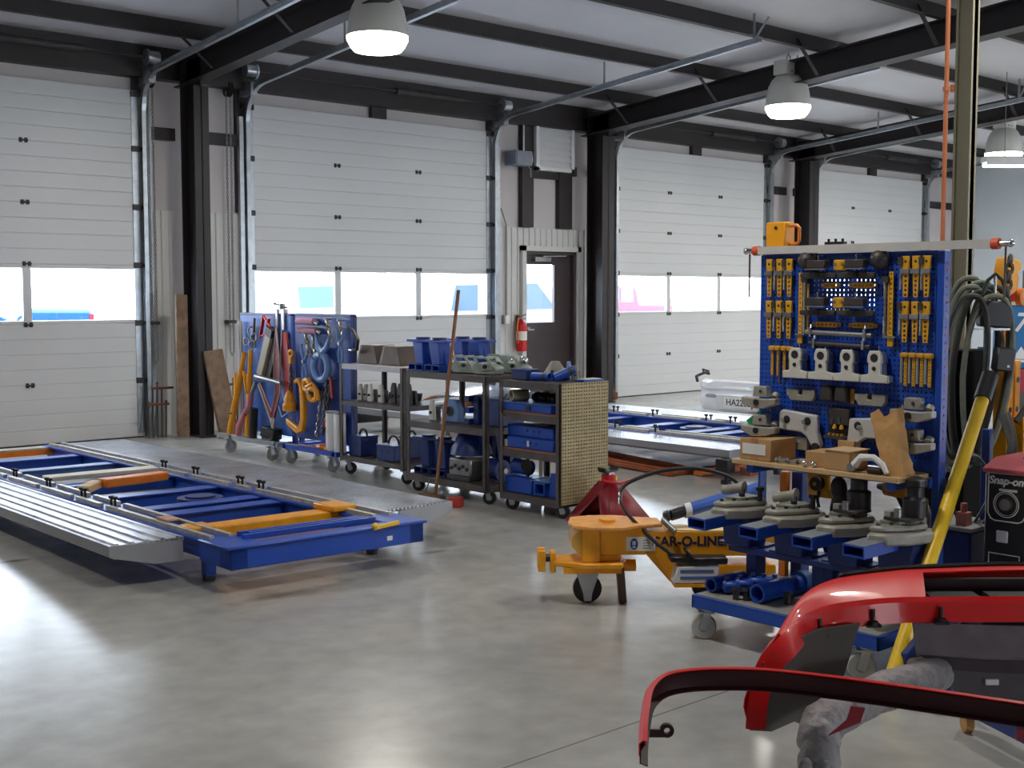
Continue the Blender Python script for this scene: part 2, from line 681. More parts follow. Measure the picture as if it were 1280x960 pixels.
# eave header, girts, jamb posts
m = MB()
m.bx(XL, XR, 12.33, 12.49, 3.79, 4.19)
ST('eave_beam', m, PRIMER)
m = MB()
for a, b in ((5.99, 6.38), (6.62, 7.23), (12.40, 12.50), (12.76, 13.27), (16.99, 17.48), (17.73, 18.26), (21.98, XR)):
    m.bx(a, b, 12.44, 12.498, 3.17, 3.30)
ST('trim_1', m, PRIMER)
m = MB()
for d in DX:
    m.bx(d - 0.10, d + 0.06, 12.44, 12.499, 3.66, 3.93)
    m.bx(d + DW - 0.06, d + DW + 0.10, 12.44, 12.499, 3.66, 3.93)
    m.bx(d + DW / 2 - 0.11, d + DW / 2 + 0.11, 12.43, 12.499, 3.66, 3.93)
    m.bx(d - 0.13, d - 0.03, 12.46, 12.499, 2.44, 3.93)
ST('trim_2', m, PRIMER)
m = MB()
for a, b in ((11.44, 11.65), (12.14, 12.39)):
    m.bx(a, b, 12.42, 12.499, 2.43, 3.93)
m.bx(11.62, 12.14, 12.44, 12.499, 3.10, 3.2)
ST('trim_3', m, PRIMER)


def ribbed(m, a, b, z0, z1, y=12.499, ribs=0.105):
    n = max(1, int(round((b - a) / ribs)))
    st = (b - a) / n
    m.bx(a, b, y - 0.03, y, z0, z1)
    for i in range(n):
        c = a + st * (i + 0.5)
        m.prism([(c - 0.022, y - 0.03), (c + 0.022, y - 0.03), (c + 0.012, y - 0.046), (c - 0.012, y - 0.046)], 'z', z0, z1)


m = MB()
for a, b in ((5.99, 6.36), (6.62, 7.22), (12.74, 13.26), (16.98, 17.5), (17.72, 18.25), (21.97, XR)):
    ribbed(m, a, b, 0, 2.42)
ST('trim_4', m, WHITE_METAL)
m = MB()
ribbed(m, 11.02, 11.46, 0, 2.42)
ribbed(m, 12.53, 12.74, 0, 2.42)
ribbed(m, 11.46, 12.53, 2.14, 2.42)
m.bx(11.43, 11.5, 12.40, 12.5, 0, 2.18)
m.bx(12.49, 12.56, 12.40, 12.5, 0, 2.18)
m.bx(11.43, 12.56, 12.40, 12.5, 2.11, 2.18)
ST('trim_5', m, WHITE_METAL)

# overhead sectional doors
DOORP = mk('white_door_skin', (212, 214, 216), 0.42, var=0.025, scale=0.9)


def door_face(m, xa, xb, z0, z1):
    """one solid section with the shallow pressed grooves of the skin"""
    n = 4
    st = (z1 - z0) / n
    y = 12.455
    for i in range(n):
        a, b = z0 + st * i, z0 + st * (i + 1)
        m.prism([(y, a + 0.007), (y + .003, a + 0.001), (y + 0.045, a + 0.001), (y + 0.045, b - .001), (y + .003, b - .001), (y, b - 0.007)], 'x', xa, xb)


def sect_door(idx, xa):
    xb = xa + DW
    d = bpy.data.objects.new('door_%d' % idx, None)
    COL.objects.link(d)
    d['kind'] = 'structure'
    H = 0.61
    for k in range(6):
        m = MB()
        z0, z1 = k * H, (k + 1) * H
        if k != 2:
            door_face(m, xa, xb, z0, z1)
            m.bx(xa, xb, 12.468, 12.50, z0, z1)
            P(d, 'section', m, DOORP, smooth=False)
        else:
            y0, y1 = 12.455, 12.50
            zb, zt = z0 + 0.04, z1 - 0.045
            m.bx(xa, xb, y0, y1, z0, zb)
            m.bx(xa, xb, y0, y1, zt, z1)
            ms = [xa + 0.06 + 0.0, xa + DW / 3, xa + 2 * DW / 3, xb - 0.06]
            m.bx(xa, xa + 0.06, y0, y1, zb, zt)
            m.bx(xb - 0.06, xb, y0, y1, zb, zt)
            for c in ms[1:3]:
                m.bx(c - 0.045, c + 0.045, y0, y1, zb, zt)
            sec = P(d, 'window_section', m, DOORP, bevel=0.006)
            for q in range(3):
                g = MB().bx(ms[q] - .03, ms[q + 1] + .03, 12.475, 12.481, zb - .01, zt + .01)
                P(sec, 'pane', g, GLASS)
    for k in range(1, 6):
        z = k * H
        for c in (xa + DW / 3, xa + 2 * DW / 3):
            m = MB()
            m.bx(c - .042, c - .012, 12.446, 12.456, z - 0.024, z + 0.024)
            m.bx(c + .012, c + .042, 12.446, 12.456, z - 0.024, z + 0.024)
            m.cyl((c - .045, 12.445, z), (c + .045, 12.445, z), 0.009, 8)
            P(d, 'hinge', m, DARKHW)
    z = 0
    m = MB()
    for s, c in ((1, xa), (-1, xb)):
        m.bx(c, c + s * 0.085, 12.446, 12.458, 0.05, 3.62)
    P(d, 'end_stile', m, GALV)
    for k in range(1, 7):
        zz = k * H - (0.04 if k == 6 else 0)
        for s, c in ((-1, xa), (1, xb)):
            m = MB()
            m.bx(min(c - s * .09, c + s * .07), max(c - s * .09, c + s * .07), 12.425, 12.45, zz - .03, zz + .03)
            m.cyl((c, 12.42, zz), (c + s * 0.07, 12.42, zz), 0.02, 10)
            P(d, 'roller_bracket', m, DARKHW)
    # tracks: vertical leg, bend, then a leg that follows the roof pitch
    for s, c in ((-1, xa - 0.04), (1, xb + 0.04)):
        pts = [(c, 12.40, 0.02), (c, 12.40, 3.45)]
        for i in range(1, 9):
            t = i / 8 * R(84)
            pts.append((c, 12.40 - 0.4 * (1 - math.cos(t)), 3.45 + 0.4 * math.sin(t)))
        y1 = pts[-1][1]
        z1 = pts[-1][2]
        L = 3.9
        pts.append((c, y1 - L, z1 + 0.095 * L))
        m = MB()
        for a, b in zip(pts[:-1], pts[1:]):
            m.bar(a, b, 0.012, 0.055, up=(0, 1, 0.6))
            for e in (-1, 1):
                dd = (Vector(b) - Vector(a)).normalized()
                nn = Vector((0, -dd.z, dd.y)) * (0.028 * e)
                m.bar(Vector(a) + nn + Vector((-s * .02, 0, 0)), Vector(b) + nn + Vector((-s * .02, 0, 0)), 0.045, 0.006, up=nn)
        P(d, 'track', m, GALV)
        m = MB()
        m.bar((c + s * .05, 12.43, 0.0), (c + s * .05, 12.43, 3.5), 0.05, 0.06, up=(0, 1, 0))
        P(d, 'track_angle', m, GALV)
        m = MB()
        yy = y1 - L + .1
        zz = z1 + .095 * L
        m.bar((c, yy, zz), (c, yy, roofz(yy) - .15), 0.03, 0.006)
        m.bar((c, yy, zz), (c + s * .25, yy, roofz(yy) - .15), 0.03, 0.006)
        m.bar((c, yy + 2.2, zz - .21), (c, yy + 2.2, roofz(yy + 2.2) - .15), 0.03, 0.006)
        P(d, 'hanger', m, GALV)
        m = MB()
        m.cyl((c - s * .03, 12.24, 3.98), (c + s * .09, 12.24, 3.98), 0.07, 16)
        m.cyl((c - s * .05, 12.24, 3.98), (c - s * .03, 12.24, 3.98), 0.085, 16)
        m.bx(c - .04, c + .04, 12.2, 12.45, 3.72, 3.86)
        P(d, 'cable_drum', m, GALV)
    m = MB().cyl((xa, 12.24, 3.98), (xb, 12.24, 3.98), 0.014, 10)
    m.cyl((xa + 1.95, 12.24, 3.98), (xa + 3.0, 12.24, 3.98), 0.04, 12)
    P(d, 'torsion_shaft', m, DARKHW)
    m = MB().bx(xa + .02, xb - .02, 12.455, 12.50, 0.0, 0.012)
    P(d, 'bottom_seal', m, BLACK)
    return d


doors = [sect_door(i + 1, xa) for i, xa in enumerate(DX)]

# walk door
d = bpy.data.objects.new('door_5', None)
COL.objects.link(d)
d['kind'] = 'structure'
DBROWN = mk('dark_brown_door', (70, 60, 62), 0.4, var=0.06)
m = MB()
m.bx(11.50, 11.54, 12.44, 12.6, 0, 2.11)
m.bx(12.45, 12.49, 12.44, 12.6, 0, 2.11)
m.bx(11.50, 12.49, 12.44, 12.6, 2.07, 2.11)
P(d, 'frame', m, DBROWN)
m = MB()
X0, X1 = 11.54, 12.45
m.bx(X0, X1, 12.52, 12.565, 0.01, 1.13)
m.bx(X0, X1, 12.52, 12.565, 1.93, 2.07)
m.bx(X0, X0 + .06, 12.52, 12.565, 1.13, 1.93)
m.bx(12.14, X1, 12.52, 12.565, 1.13, 1.93)
leaf = P(d, 'leaf', m, DBROWN)
P(leaf, 'pane', MB().bx(X0 + .05, 12.15, 12.54, 12.546, 1.12, 1.94), GLASS)
m = MB().bx(11.72, 12.02, 12.46, 12.52, 1.97, 2.03)
m.bar((11.85, 12.45, 2.04), (12.25, 12.40, 2.05), 0.03, 0.012)
P(d, 'closer', m, STEEL)
m = MB().bx(11.55, 11.66, 12.495, 12.52, 1.02, 1.07)
m.cyl((11.59, 12.52, 1.03), (11.59, 12.46, 1.03), 0.012)
m.cyl((11.58, 12.465, 1.03), (11.70, 12.465, 1.03), 0.010)
P(d, 'handle', m, STEEL)
# ================================================================ interior pipe column
m = MB()
cx, cy, a, b = 6.477, 3.441, 0.038, 0.048
m.bx(cx - a, cx + a, cy - b, cy - b + .012, 0, 4.9)
m.bx(cx - a, cx + a, cy + b - .012, cy + b, 0, 4.9)
m.bx(cx - .02, cx + .02, cy - b, cy + b, 0, 4.9)
m.bx(cx - .12, cx + .12, cy - .12, cy + .12, 0, .02)
ST('pillar', m, OLIVE)
t = T('copper_air_line', 'copper air pipe running up the olive steel column', 'pipe', (6.425, 3.53, 0.9))
P(t, 'pipe', MB().cyl((6.425, 3.53, 0.9), (6.425, 3.53, 4.85), 0.0125, 12), COPPER)
for z in (1.4, 2.66, 4.0):
    m = MB().pipe((6.425, 3.53, z - .012), (6.425, 3.53, z + .012), .019, .0125)
    m.bx(6.425, 6.452, 3.492, 3.507, z - .02, z + .02)
    P(t, 'pipe_clamp', m, COPPER)

# ================================================================ high bay lamps
def emis(name, rgb, st):
    m = bpy.data.materials.new(name)
    m.use_nodes = True
    b = m.node_tree.nodes['Principled BSDF']
    b.inputs['Base Color'].default_value = (.9, .9, .9, 1)
    b.inputs['Emission Color'].default_value = (*[lin(c) for c in rgb], 1)
    b.inputs['Emission Strength'].default_value = st
    return m


LENS = emis('lit_lamp_lens', (255, 250, 236), 9)
TUBE = emis('lit_fluorescent_tube', (245, 250, 255), 8)
DOME = mk('frosted_lamp_dome', (206, 206, 200), 0.35, var=0.03)


def high_bay():
    t = T('high_bay_lamp', 'x', 'lamp', group='high bay lamps under the roof')
    P(t, 'lens', MB().lathe([(0.17, 0.0), (0.21, 0.005), (0.24, 0.04), (0.27, 0.10), (0.27, 0.14), (0.02, 0.14)], n=36), LENS, world=False)
    P(t, 'reflector_dome', MB().lathe([(0.25, 0.135), (0.262, 0.18), (0.255, 0.27), (0.235, 0.36), (0.195, 0.44), (0.15, 0.485), (0.1, 0.495), (0.01, 0.495)], n=36), DOME, world=False)
    P(t, 'clamp_band', MB().pipe((0, 0, .13), (0, 0, .148), .273, .24, 36), DOME, world=False)
    b = P(t, 'ballast_box', MB().bx(-.17, .17, -.1, .1, .49, .66), DOME, world=False, bevel=.008)
    for bx_ in (-.07, .03):
        P(b, 'bolt', MB().cyl((bx_, -.1, .53), (bx_, -.106, .53), .01, 8), DARKHW, world=False)
    m = MB().ring((0, 0, .70), .035, .007, ax=(0, 1, 0)).tube([(0, 0, .73), (0, 0, .80), (.03, 0, .83), (.04, 0, .8)], .007, 8)
    P(t, 'hook', m, STEEL, world=False)
    m = MB().tube([(.1, 0, .66), (.16, 0, .70), (.26, .05, .78), (.28, .05, .95), (.2, .05, 1.1), (.1, .05, 1.12)], .009, 8)
    P(t, 'cord', m, GREY, world=False)
    return t


hb = high_bay()
LPOS = [((6.56, 9.0), 'high bay lamp with glowing lens nearest the camera, top centre of photo'),
        ((12.64, 9.0), 'high bay lamp with grey ballast box, left of the olive column'),
        ((18.12, 9.0), 'high bay lamp behind the olive column near the blue-white wall')]
for i, (p, lab) in enumerate(LPOS + [((6.56, 2.6), 'unseen high bay lamp added in a near row above the camera'), ((12.64, 2.6), 'unseen high bay lamp added above the yellow tower'), ((18.12, 2.6), 'unseen high bay lamp added at the far end of the near row'), ((20.6, 5.5), 'unseen high bay lamp added to brighten the blue-white far wall'), ((0.5, 9.0), 'high bay lamp outside the left edge'), ((3.2, 3.6), 'unseen high bay lamp added to light the open floor before the tool cart')]):  # near-row, far-wall and open-floor lamps are unseen, added to fill the light
    o = hb if i == 0 else dup(hb, (0, 0, 0))
    o['label'] = lab
    z = (3.65, 3.65, 3.5)[i] if i < 3 else 3.9
    o.scale = (1, 1, 1)
    o.location = (p[0], p[1], z)
    L = bpy.data.lights.new('high_bay_light', 'AREA')
    L.shape = 'DISK'
    L.size = 0.4
    L.energy = LAMP_W * ((.8 if p[1] > 7 else .66 if p[0] < 4 else .7) if p[0] < 17 else 1.3 if p[0] < 20 else 2.6)
    L.color = (1, 0.96, 0.88)
    lo = bpy.data.objects.new('high_bay_light', L)
    COL.objects.link(lo)
    lo.location = (p[0], p[1], z - 0.006)
    m = MB()
    zr = roofz(p[1])
# carrying channel over the lamps
m = MB()
for (p, lab) in LPOS:
    m.bx(p[0] - 1.6, p[0] + 1.9, 8.98, 9.02, 4.455, 4.48)
    for dx in (-1.5, 0, 1.8):
        m.cyl((p[0] + dx, 9.0, 4.47), (p[0] + dx, 9.0, 4.62), .006, 6)
ST('trim_6', m, GALV)

# paired conduits running off the lamp channel, and the cable that hangs by it
m = MB()
for dx in (0, .05):
    m.cyl((12.42 + dx, 9.3, 4.47), (12.42 + dx, 3.0, 5.03), .012, 8)
ST('trim_7', m, GALV)

# fluorescent strip beyond the column
t = T('strip_light', 'lit fluorescent strip light hanging by the blue-white far wall', 'lamp', (16.7, 7.8, 3.28))
A, B = Vector((16.15, 8.30, 3.34)), Vector((17.2, 7.36, 3.34))
n_ = (B - A).cross(Vector((0, 0, 1))).normalized()
P(t, 'housing', MB().bar(A, B, .2, .08), WHITEP)
for s_ in (-.05, .05):
    P(t, 'tube', MB().cyl(A.lerp(B, .01) + n_ * s_ - Vector((0, 0, .07)), A.lerp(B, .99) + n_ * s_ - Vector((0, 0, .07)), .03, 12), TUBE)
for f_ in (.2, .8):
    c_ = A.lerp(B, f_)
    P(t, 'hanger', MB().cyl(c_ + Vector((0, 0, .04)), (c_.x, c_.y, roofz(c_.y) - .03), .006, 6), STEEL)
P(t, 'reflector_wing', MB().bar(A + n_ * .1 - Vector((0, 0, .05)), B + n_ * .1 - Vector((0, 0, .05)), .006, .06), WHITEP)

# ================================================================ on the back wall
t = T('wall_louver', 'white louvred vent high on the wall above the walk door', 'vent', (12.01, 12.42, 3.20))
m = MB()
for a in ((11.645, 11.70, 3.205, 3.87), (12.32, 12.375, 3.205, 3.87), (11.645, 12.375, 3.205, 3.25), (11.645, 12.375, 3.80, 3.87)):
    m.bx(a[0], a[1], 12.36, 12.43, a[2], a[3])
P(t, 'frame', m, WHITEP)
for i in range(6):
    z = 3.25 + i * .092
    P(t, 'slat', MB().prism([(12.375, z), (12.38, z - .004), (12.425, z + .094), (12.42, z + .098)], 'x', 11.70, 12.32), WHITEP, smooth=False)
P(t, 'backing', MB().bx(11.66, 12.36, 12.425, 12.44, 3.21, 3.86), GREY)

t = T('junction_box', 'grey electrical box on the wall left of the white louvre', 'electrical box', (11.3, 12.34, 3.22))
P(t, 'enclosure', MB().bx(11.14, 11.44, 12.22, 12.44, 3.23, 3.42), mk('blue_grey_box', (128, 136, 148), .45), bevel=.006)
P(t, 'cover', MB().bx(11.16, 11.42, 12.212, 12.22, 3.24, 3.41), mk('blue_grey_box', (128, 136, 148), .45))
P(t, 'conduit', MB().cyl((11.46, 12.42, 3.35), (11.46, 12.42, 3.86), .013, 10), WHITEP)
P(t, 'cable', MB().tube([(11.34, 12.3, 3.42), (11.3, 12.33, 3.5), (11.36, 12.38, 3.58), (11.4, 12.4, 3.7)], .006, 6), BLACK)
P(t, 'flexible_cable', MB().tube([(11.42, 12.3, 3.25), (11.5, 12.32, 3.2), (11.56, 12.38, 3.1)], .007, 6), GREY)
t = T('disconnect_switch', 'small white switch right of the grey electrical box', 'switch', (11.53, 12.38, 3.27))
P(t, 'body', MB().bx(11.49, 11.56, 12.34, 12.42, 3.28, 3.40), GREY, bevel=.005)
P(t, 'toggle', MB().bx(11.505, 11.55, 12.33, 12.34, 3.30, 3.36), WHITEP)

t = T('wall_switch', 'white switch box with conduit left of the walk door', 'switch', (11.13, 12.42, 1.11))
P(t, 'box', MB().bx(11.09, 11.17, 12.40, 12.45, 1.12, 1.24), GREY, bevel=.004)
P(t, 'cover', MB().bx(11.115, 11.185, 12.394, 12.40, 1.125, 1.235), WHITEP)
P(t, 'conduit', MB().tube([(11.16, 12.43, 1.24), (11.16, 12.43, 2.35), (11.155, 12.43, 2.45), (11.11, 12.43, 2.56), (11.06, 12.43, 2.66)], .011, 8), GREY)

t = T('fire_extinguisher', 'red fire extinguisher hung on the wall beside the walk door', 'fire extinguisher', (11.37, 12.36, 0.74))
P(t, 'cylinder', MB().lathe([(.06, .0), (.072, .01), (.075, .03), (.075, .33), (.06, .38), (.03, .41), (.02, .43), (.005, .43)], (11.37, 12.36, .75), 20), RED)
P(t, 'label_band', MB().lathe([(.0757, .15), (.0757, .27)], (11.37, 12.36, .75), 20), PAPER, label='white label band')
m = MB().cyl((11.37, 12.36, 1.18), (11.37, 12.36, 1.22), .02, 10).bar((11.37, 12.36, 1.22), (11.37, 12.28, 1.25), .022, .012).bar((11.37, 12.36, 1.20), (11.37, 12.28, 1.19), .022, .01)
P(t, 'valve', m, STEEL)
P(t, 'hose', MB().tube([(11.35, 12.35, 1.20), (11.29, 12.34, 1.19), (11.275, 12.34, 1.1), (11.285, 12.34, .95), (11.29, 12.34, .86)], .011, 8), ORANGE, label='orange discharge hose')
P(t, 'bracket', MB().bx(11.35, 11.39, 12.43, 12.45, .85, 1.24), DARKHW)

# hand chains that work the overhead doors
for x, zb, lab in ((6.07, .78, 'hand chain loop hanging right of the leftmost overhead door'), (6.99, .84, 'hand chain loop hanging left of the second overhead door')):
    t = T('hand_chain', lab, 'chain', (x, 12.38, zb), group='door hand chains')
    for s in (-.025, .025):
        P(t, 'run', MB().chain((x + s, 12.38, zb + .05), (x + s, 12.38, 3.75), .034, .0035), STEEL)
    P(t, 'loop_end', MB().chain((x - .025, 12.38, zb + .05), (x, 12.38, zb), .03, .0035).chain((x, 12.38, zb), (x + .025, 12.38, zb + .05), .03, .0035), STEEL)
    P(t, 'chain_wheel', MB().lathe([(.02, -.02), (.09, -.02), (.07, 0), (.09, .02), (.02, .02)], (x, 12.38, 3.78), 20, (1, 0, 0)), DARKHW)
    P(t, 'keeper', MB().bx(x - .05, x + .05, 12.36, 12.455, 1.20, 1.235), DARKHW)

# ================================================================ leaning timber and rods at the first column
def plank(lab, b, tpt, w, th, mat=WOOD):
    m = MB().bar(b, tpt, w, th, up=(0, -1, 0.2))
    m.bar(Vector(b) + Vector((0, -.001, .02)), Vector(b) + Vector((0, -.001, .1)), w * .98, th * 1.02, up=(0, -1, .2))
    return S('plank', lab, 'plank', m, mat, bevel=.004)


plank('tall weathered plank leaning on the dark column left of the short board', (6.17, 11.98, 0.02), (6.24, 12.11, 1.52), .13, .04)
plank('short wide weathered board leaning on the dark column', (6.60, 11.78, 0.01), (6.50, 11.93, 0.93), .22, .045)
plank('brown board standing at the foot of the third overhead door', (13.05, 12.2, 0.01), (13.05, 12.38, .4), .1, .03, RUST)
for cx, lab in ((6.02, 'rack of rusty rods with two cross bars left of the tall plank'), (6.93, 'rack of rusty rods with two cross bars right of the short board')):
    t = T('rod_rack', lab, 'rod rack', (cx, 12.25, 0))
    for z, dx in ((.53, .05), (.36, 0)):
        P(t, 'cross_bar', MB().bx(cx - .12 + dx, cx + .12 + dx, 12.22, 12.25, z - .012, z + .012), RUST)
    for i in range(5):
        xx = cx - .1 + i * .05
        m = MB().cyl((xx, 12.26 + .004 * i, 0.0), (xx + .02, 12.30, .38 if i in (0, 4) else .52 + .06 * (i == 2)), .009, 8)
        m.sph((xx + .02, 12.3, .38 if i in (0, 4) else .52 + .06 * (i == 2)), .014)
        P(t, 'rod', m, DSTEEL)
# ================================================================ drive-on frame racks
def tread_mat(name, rgb, lines):
    m = mk(name, rgb, 0.3, 0.75, var=0.22, scale=3, dirt=(96, 90, 88), damt=0.55)
    nt = m.node_tree
    b = nt.nodes['Principled BSDF']
    tc = nt.nodes.new('ShaderNodeTexCoord')
    v = nt.nodes.new('ShaderNodeTexVoronoi')
    v.inputs['Scale'].default_value = 34
    v.inputs['Randomness'].default_value = 0.12
    nt.links.new(tc.outputs['Object'], v.inputs['Vector'])
    r = nt.nodes.new('ShaderNodeMapRange')
    r.inputs['From Min'].default_value = 0.25
    r.inputs['From Max'].default_value = 0.45
    r.inputs['To Min'].default_value = 1
    r.inputs['To Max'].default_value = 0
    nt.links.new(v.outputs['Distance'], r.inputs['Value'])
    bp = nt.nodes.new('ShaderNodeBump')
    bp.inputs['Strength'].default_value = lines
    bp.inputs['Distance'].default_value = 0.012
    nt.links.new(r.outputs[0], bp.inputs['Height'])
    nt.links.new(bp.outputs[0], b.inputs['Normal'])
    # polished raised lozenges, dull plate between them
    src = b.inputs['Base Color'].links[0].from_socket
    mx = nt.nodes.new('ShaderNodeMix')
    mx.data_type = 'RGBA'
    mx.blend_type = 'MULTIPLY'
    mx.inputs[0].default_value = lines
    c2 = nt.nodes.new('ShaderNodeValToRGB')
    c2.color_ramp.elements[0].color = (.5, .5, .52, 1)
    c2.color_ramp.elements[1].color = (1.25, 1.25, 1.25, 1)
    nt.links.new(r.outputs[0], c2.inputs['Fac'])
    nt.links.new(src, mx.inputs[6])
    nt.links.new(c2.outputs[0], mx.inputs[7])
    nt.links.new(mx.outputs[2], b.inputs['Base Color'])
    return m


TREAD = tread_mat('raised_tread_plate', (190, 192, 198), 1.0)
RIB = tread_mat('ribbed_aluminium', (196, 198, 206), 0.35)
WORN = mk('worn_rail_cap', (190, 186, 170), 0.4, 0.3, var=0.15, scale=9, dirt=(60, 80, 140), damt=0.5)


def frame_rack(loc, rot, label, rear=ORANGE, ribs=True, yellow=True, length=5.75):
    t = T('frame_rack', label, 'vehicle lift', loc, rot)
    k = dict(world=False)
    m = MB().bx(-.60, .60, 0, .13, .13, .246)
    m.bx(-.62, .62, -.012, .12, .236, .25)
    m.bx(-.62, -.40, 0.0, .34, .238, .252)
    m.bx(.40, .62, 0.0, .34, .238, .252)
    m.bx(-.60, -.5, 0, .36, .13, .24)
    m.bx(.5, .60, 0, .36, .13, .24)
    fb = P(t, 'front_beam', m, BLUE, bevel=.005, **k)
    P(fb, 'sticker', MB().bx(.35, .385, -.0025, 0, .165, .19), PAPER, **k)
    m = MB()
    for v, a, b_ in ((.16, -.44, .38), (.21, -.38, .36), (.255, -.42, .34)):
        m.bx(a, b_, v, v + .028, .245, .275)
    P(t, 'front_guide_bar', m, BLUE, **k)
    P(t, 'locking_lever', MB().bar((.25, -.02, .25), (.42, -.01, .262), .02, .02).sph((.26, -.02, .262), .018), YEL_P, label='yellow-green locking lever', **k)
    m = MB().bx(-.5, .5, length - .15, length, .17, .222)
    rb = P(t, 'rear_beam', m, rear, **k)
    P(rb, 'wear_strip', MB().bx(-.48, .48, length - .145, length - .005, .222, .236), WORN, **k)
    for s in (-1, 1):
        m = MB().bx(min(s * .46, s * .56), max(s * .46, s * .56), .1, length, .13, .242)
        m.bx(min(s * .42, s * .60), max(s * .42, s * .60), .3, length, .225, .244)
        r = P(t, 'side_rail', m, BLUE, bevel=.004, **k)
        m = MB()
        bolts = (1.75, 2.25, 2.9, 3.6) if s < 0 else (1.75, 2.05, 2.75, 3.3)
        cuts = [.28] + [q for b in bolts for q in (b - .05, b + .05)] + [length - .1]
        for a, b in zip(cuts[::2], cuts[1::2]):
            m.bx(s * .455 - .014, s * .455 + .014, a, b, .244, .268)
            m.bx(s * .565 - .014, s * .565 + .014, a, b, .244, .268)
        P(r, 'rail_cap', m, WORN, label='worn bare top strips', **k)
        for b in bolts:
            for e in (-.03, .03):
                m = MB().cyl((s * .51, b + e, .244), (s * .51, b + e, .30), .008, 8).cyl((s * .51, b + e, .295), (s * .51, b + e, .312), .017, 8)
                P(r, 'clamp_bolt', m, BLACK, **k)
    for i, v in enumerate((1.35, 1.62, 2.25, 3.0, 4.1, 4.85)):
        m = MB().bx(-.46, .46, v, v + .09, .14, .225)
        m.bx(-.46, .46, v - .03, v + .12, .215, .226)
        P(t, 'cross_member', m, BLUE if i != 4 else BLUE_L, bevel=.004, **k)
    if yellow:
        m = MB().bx(-.44, .46, .62, .78, .12, .25)
        m.bx(.36, .52, .58, .82, .25, .285)
        m.bx(-.52, -.38, .6, .78, .228, .262)
        P(t, 'sliding_cross_beam', m, YEL, label='yellow sliding cross beam', bevel=.006, **k)
    m = MB().cyl((.12, 1.86, .21), (.12, 1.86, .228), .15, 28).cyl((.12, 1.86, .228), (.12, 1.86, .24), .1, 24)
    P(t, 'turn_plate', m, BLUE_D, **k)
    # runways
    for s, a, b in ((-1, .62, 1.03), (1, .63, 1.17)):
        x0, x1 = (-b, -a) if s < 0 else (a, b)
        m = MB()
        m.bx(x0, x1, .5, length, .225, .243)
        lip = x0 if s < 0 else x1
        sk = MB()
        sk.prism([(lip, .2425), (lip, .19), (lip - s * .02, .175), (lip - s * .24, .12), (lip - s * .40, .115), (lip - s * .40, .225)], 'y', .494, .506)
        sk.prism([(lip, .2425), (lip + s * .004, .2425), (lip + s * .004, .185), (lip - s * .03, .168), (lip - s * .03, .174), (lip, .19)], 'y', .494, length)
        if ribs and s < 0:
            for q in range(5):
                xx = x0 + .035 + q * (x1 - x0 - .07) / 4
                m.prism([(xx - .014, .243), (xx - .008, .252), (xx + .008, .252), (xx + .014, .243)], 'y', .5, length)
        rw = P(t, 'runway', m, RIB if s < 0 and ribs else TREAD, **k)
        P(rw, 'edge_skirt', sk, mk('plain_grey_skirt', (150, 150, 154), .45, .4, var=.06), **k)
    for s in (-1, 1):
        for v in (.42, 4.6):
            lg = P(t, 'leg', MB().bx(s * .52 - .028, s * .52 + .028, v - .03, v + .03, .03 if v < 1 else .09, .14), BLUE, **k)
            P(lg, 'foot', MB().cyl((s * .52, v, .0 if v < 1 else .075), (s * .52, v, .035 if v < 1 else .1), .035, 12), DARKHW, **k)
    return t


rack1 = frame_rack((3.71, 5.53, 0), (-R(0.95), 0, -R(2.6)), 'blue drive-on frame rack with aluminium runways and yellow cross beam, at the left')
rack2 = frame_rack((9.17, 5.75, 0.02), (0, 0, R(0.5)), 'blue frame rack with tread-plate runways behind the perforated cart, before the third door', ribs=False, yellow=False)
rack2.scale = (1.1, 1, 1)
# leg stand and fork below the second rack
t = T('rack_support', 'black adjustable stand under the edge of the second frame rack', 'support', (7.95, 6.2, 0))
m = MB().bx(7.90, 8.0, 6.15, 6.27, .10, .2).cyl((7.95, 6.2, .03), (7.95, 6.2, .1), .015, 10).cyl((7.95, 6.2, 0), (7.95, 6.2, .03), .045, 14)
P(t, 'post', m, BLACK)
P(t, 'bracket', MB().bx(8.0, 8.16, 6.0, 6.1, .08, .14), RUST)

# loose pieces lying in rack 1
def rk1(u, v, z):
    return Matrix.Translation((3.71, 5.53, 0)) @ Euler((-R(.95), 0, -R(2.6))).to_matrix().to_4x4() @ Vector((u, v, z))


S('board', 'pale worn board laid across the cross members of the left frame rack', 'board', MB().bar(rk1(-.41, 3.25, .263), rk1(.41, 3.25, .263), .15, .03), mk('pale_board', (206, 202, 188), .6, var=.12), bevel=.004)
S('beam_block', 'orange wooden block lying across the left frame rack', 'block', MB().bar(rk1(-.2, 2.72, .262), rk1(.3, 2.82, .262), .11, .06), ORANGE, bevel=.006)
S('beam_block', 'pale wooden wedge beside the orange block in the left frame rack', 'block', MB().bar(rk1(-.4, 2.55, .255), rk1(-.2, 2.8, .255), .09, .05), TANWOOD, bevel=.006)
S('beam_block', 'small pink-brown block on the left rail of the frame rack', 'block', MB().bar(rk1(-.52, .85, .276), rk1(-.52, 1.0, .276), .08, .012), mk('dusty_pink_wood', (190, 150, 130), .7), bevel=.003)

# yellow and rusty steel lying under rack 2
S('ramp_plate', 'rusty brown ramp plate lying under the second frame rack', 'ramp', MB().bar((8.25, 8.5, .05), (8.05, 6.75, .02), .3, .03).bar((8.12, 8.5, .06), (7.92, 6.75, .03), .02, .06).bar((8.39, 8.5, .06), (8.19, 6.75, .03), .02, .06), mk('rust_orange_steel', (150, 76, 32), .65, .1, var=.25, scale=8), bevel=.003)
S('ramp_plate', 'yellow ramp beam lying under the second frame rack', 'ramp', MB().bar((8.1, 6.62, .04), (8.85, 6.50, .05), .10, .06), ORANGE, bevel=.004)

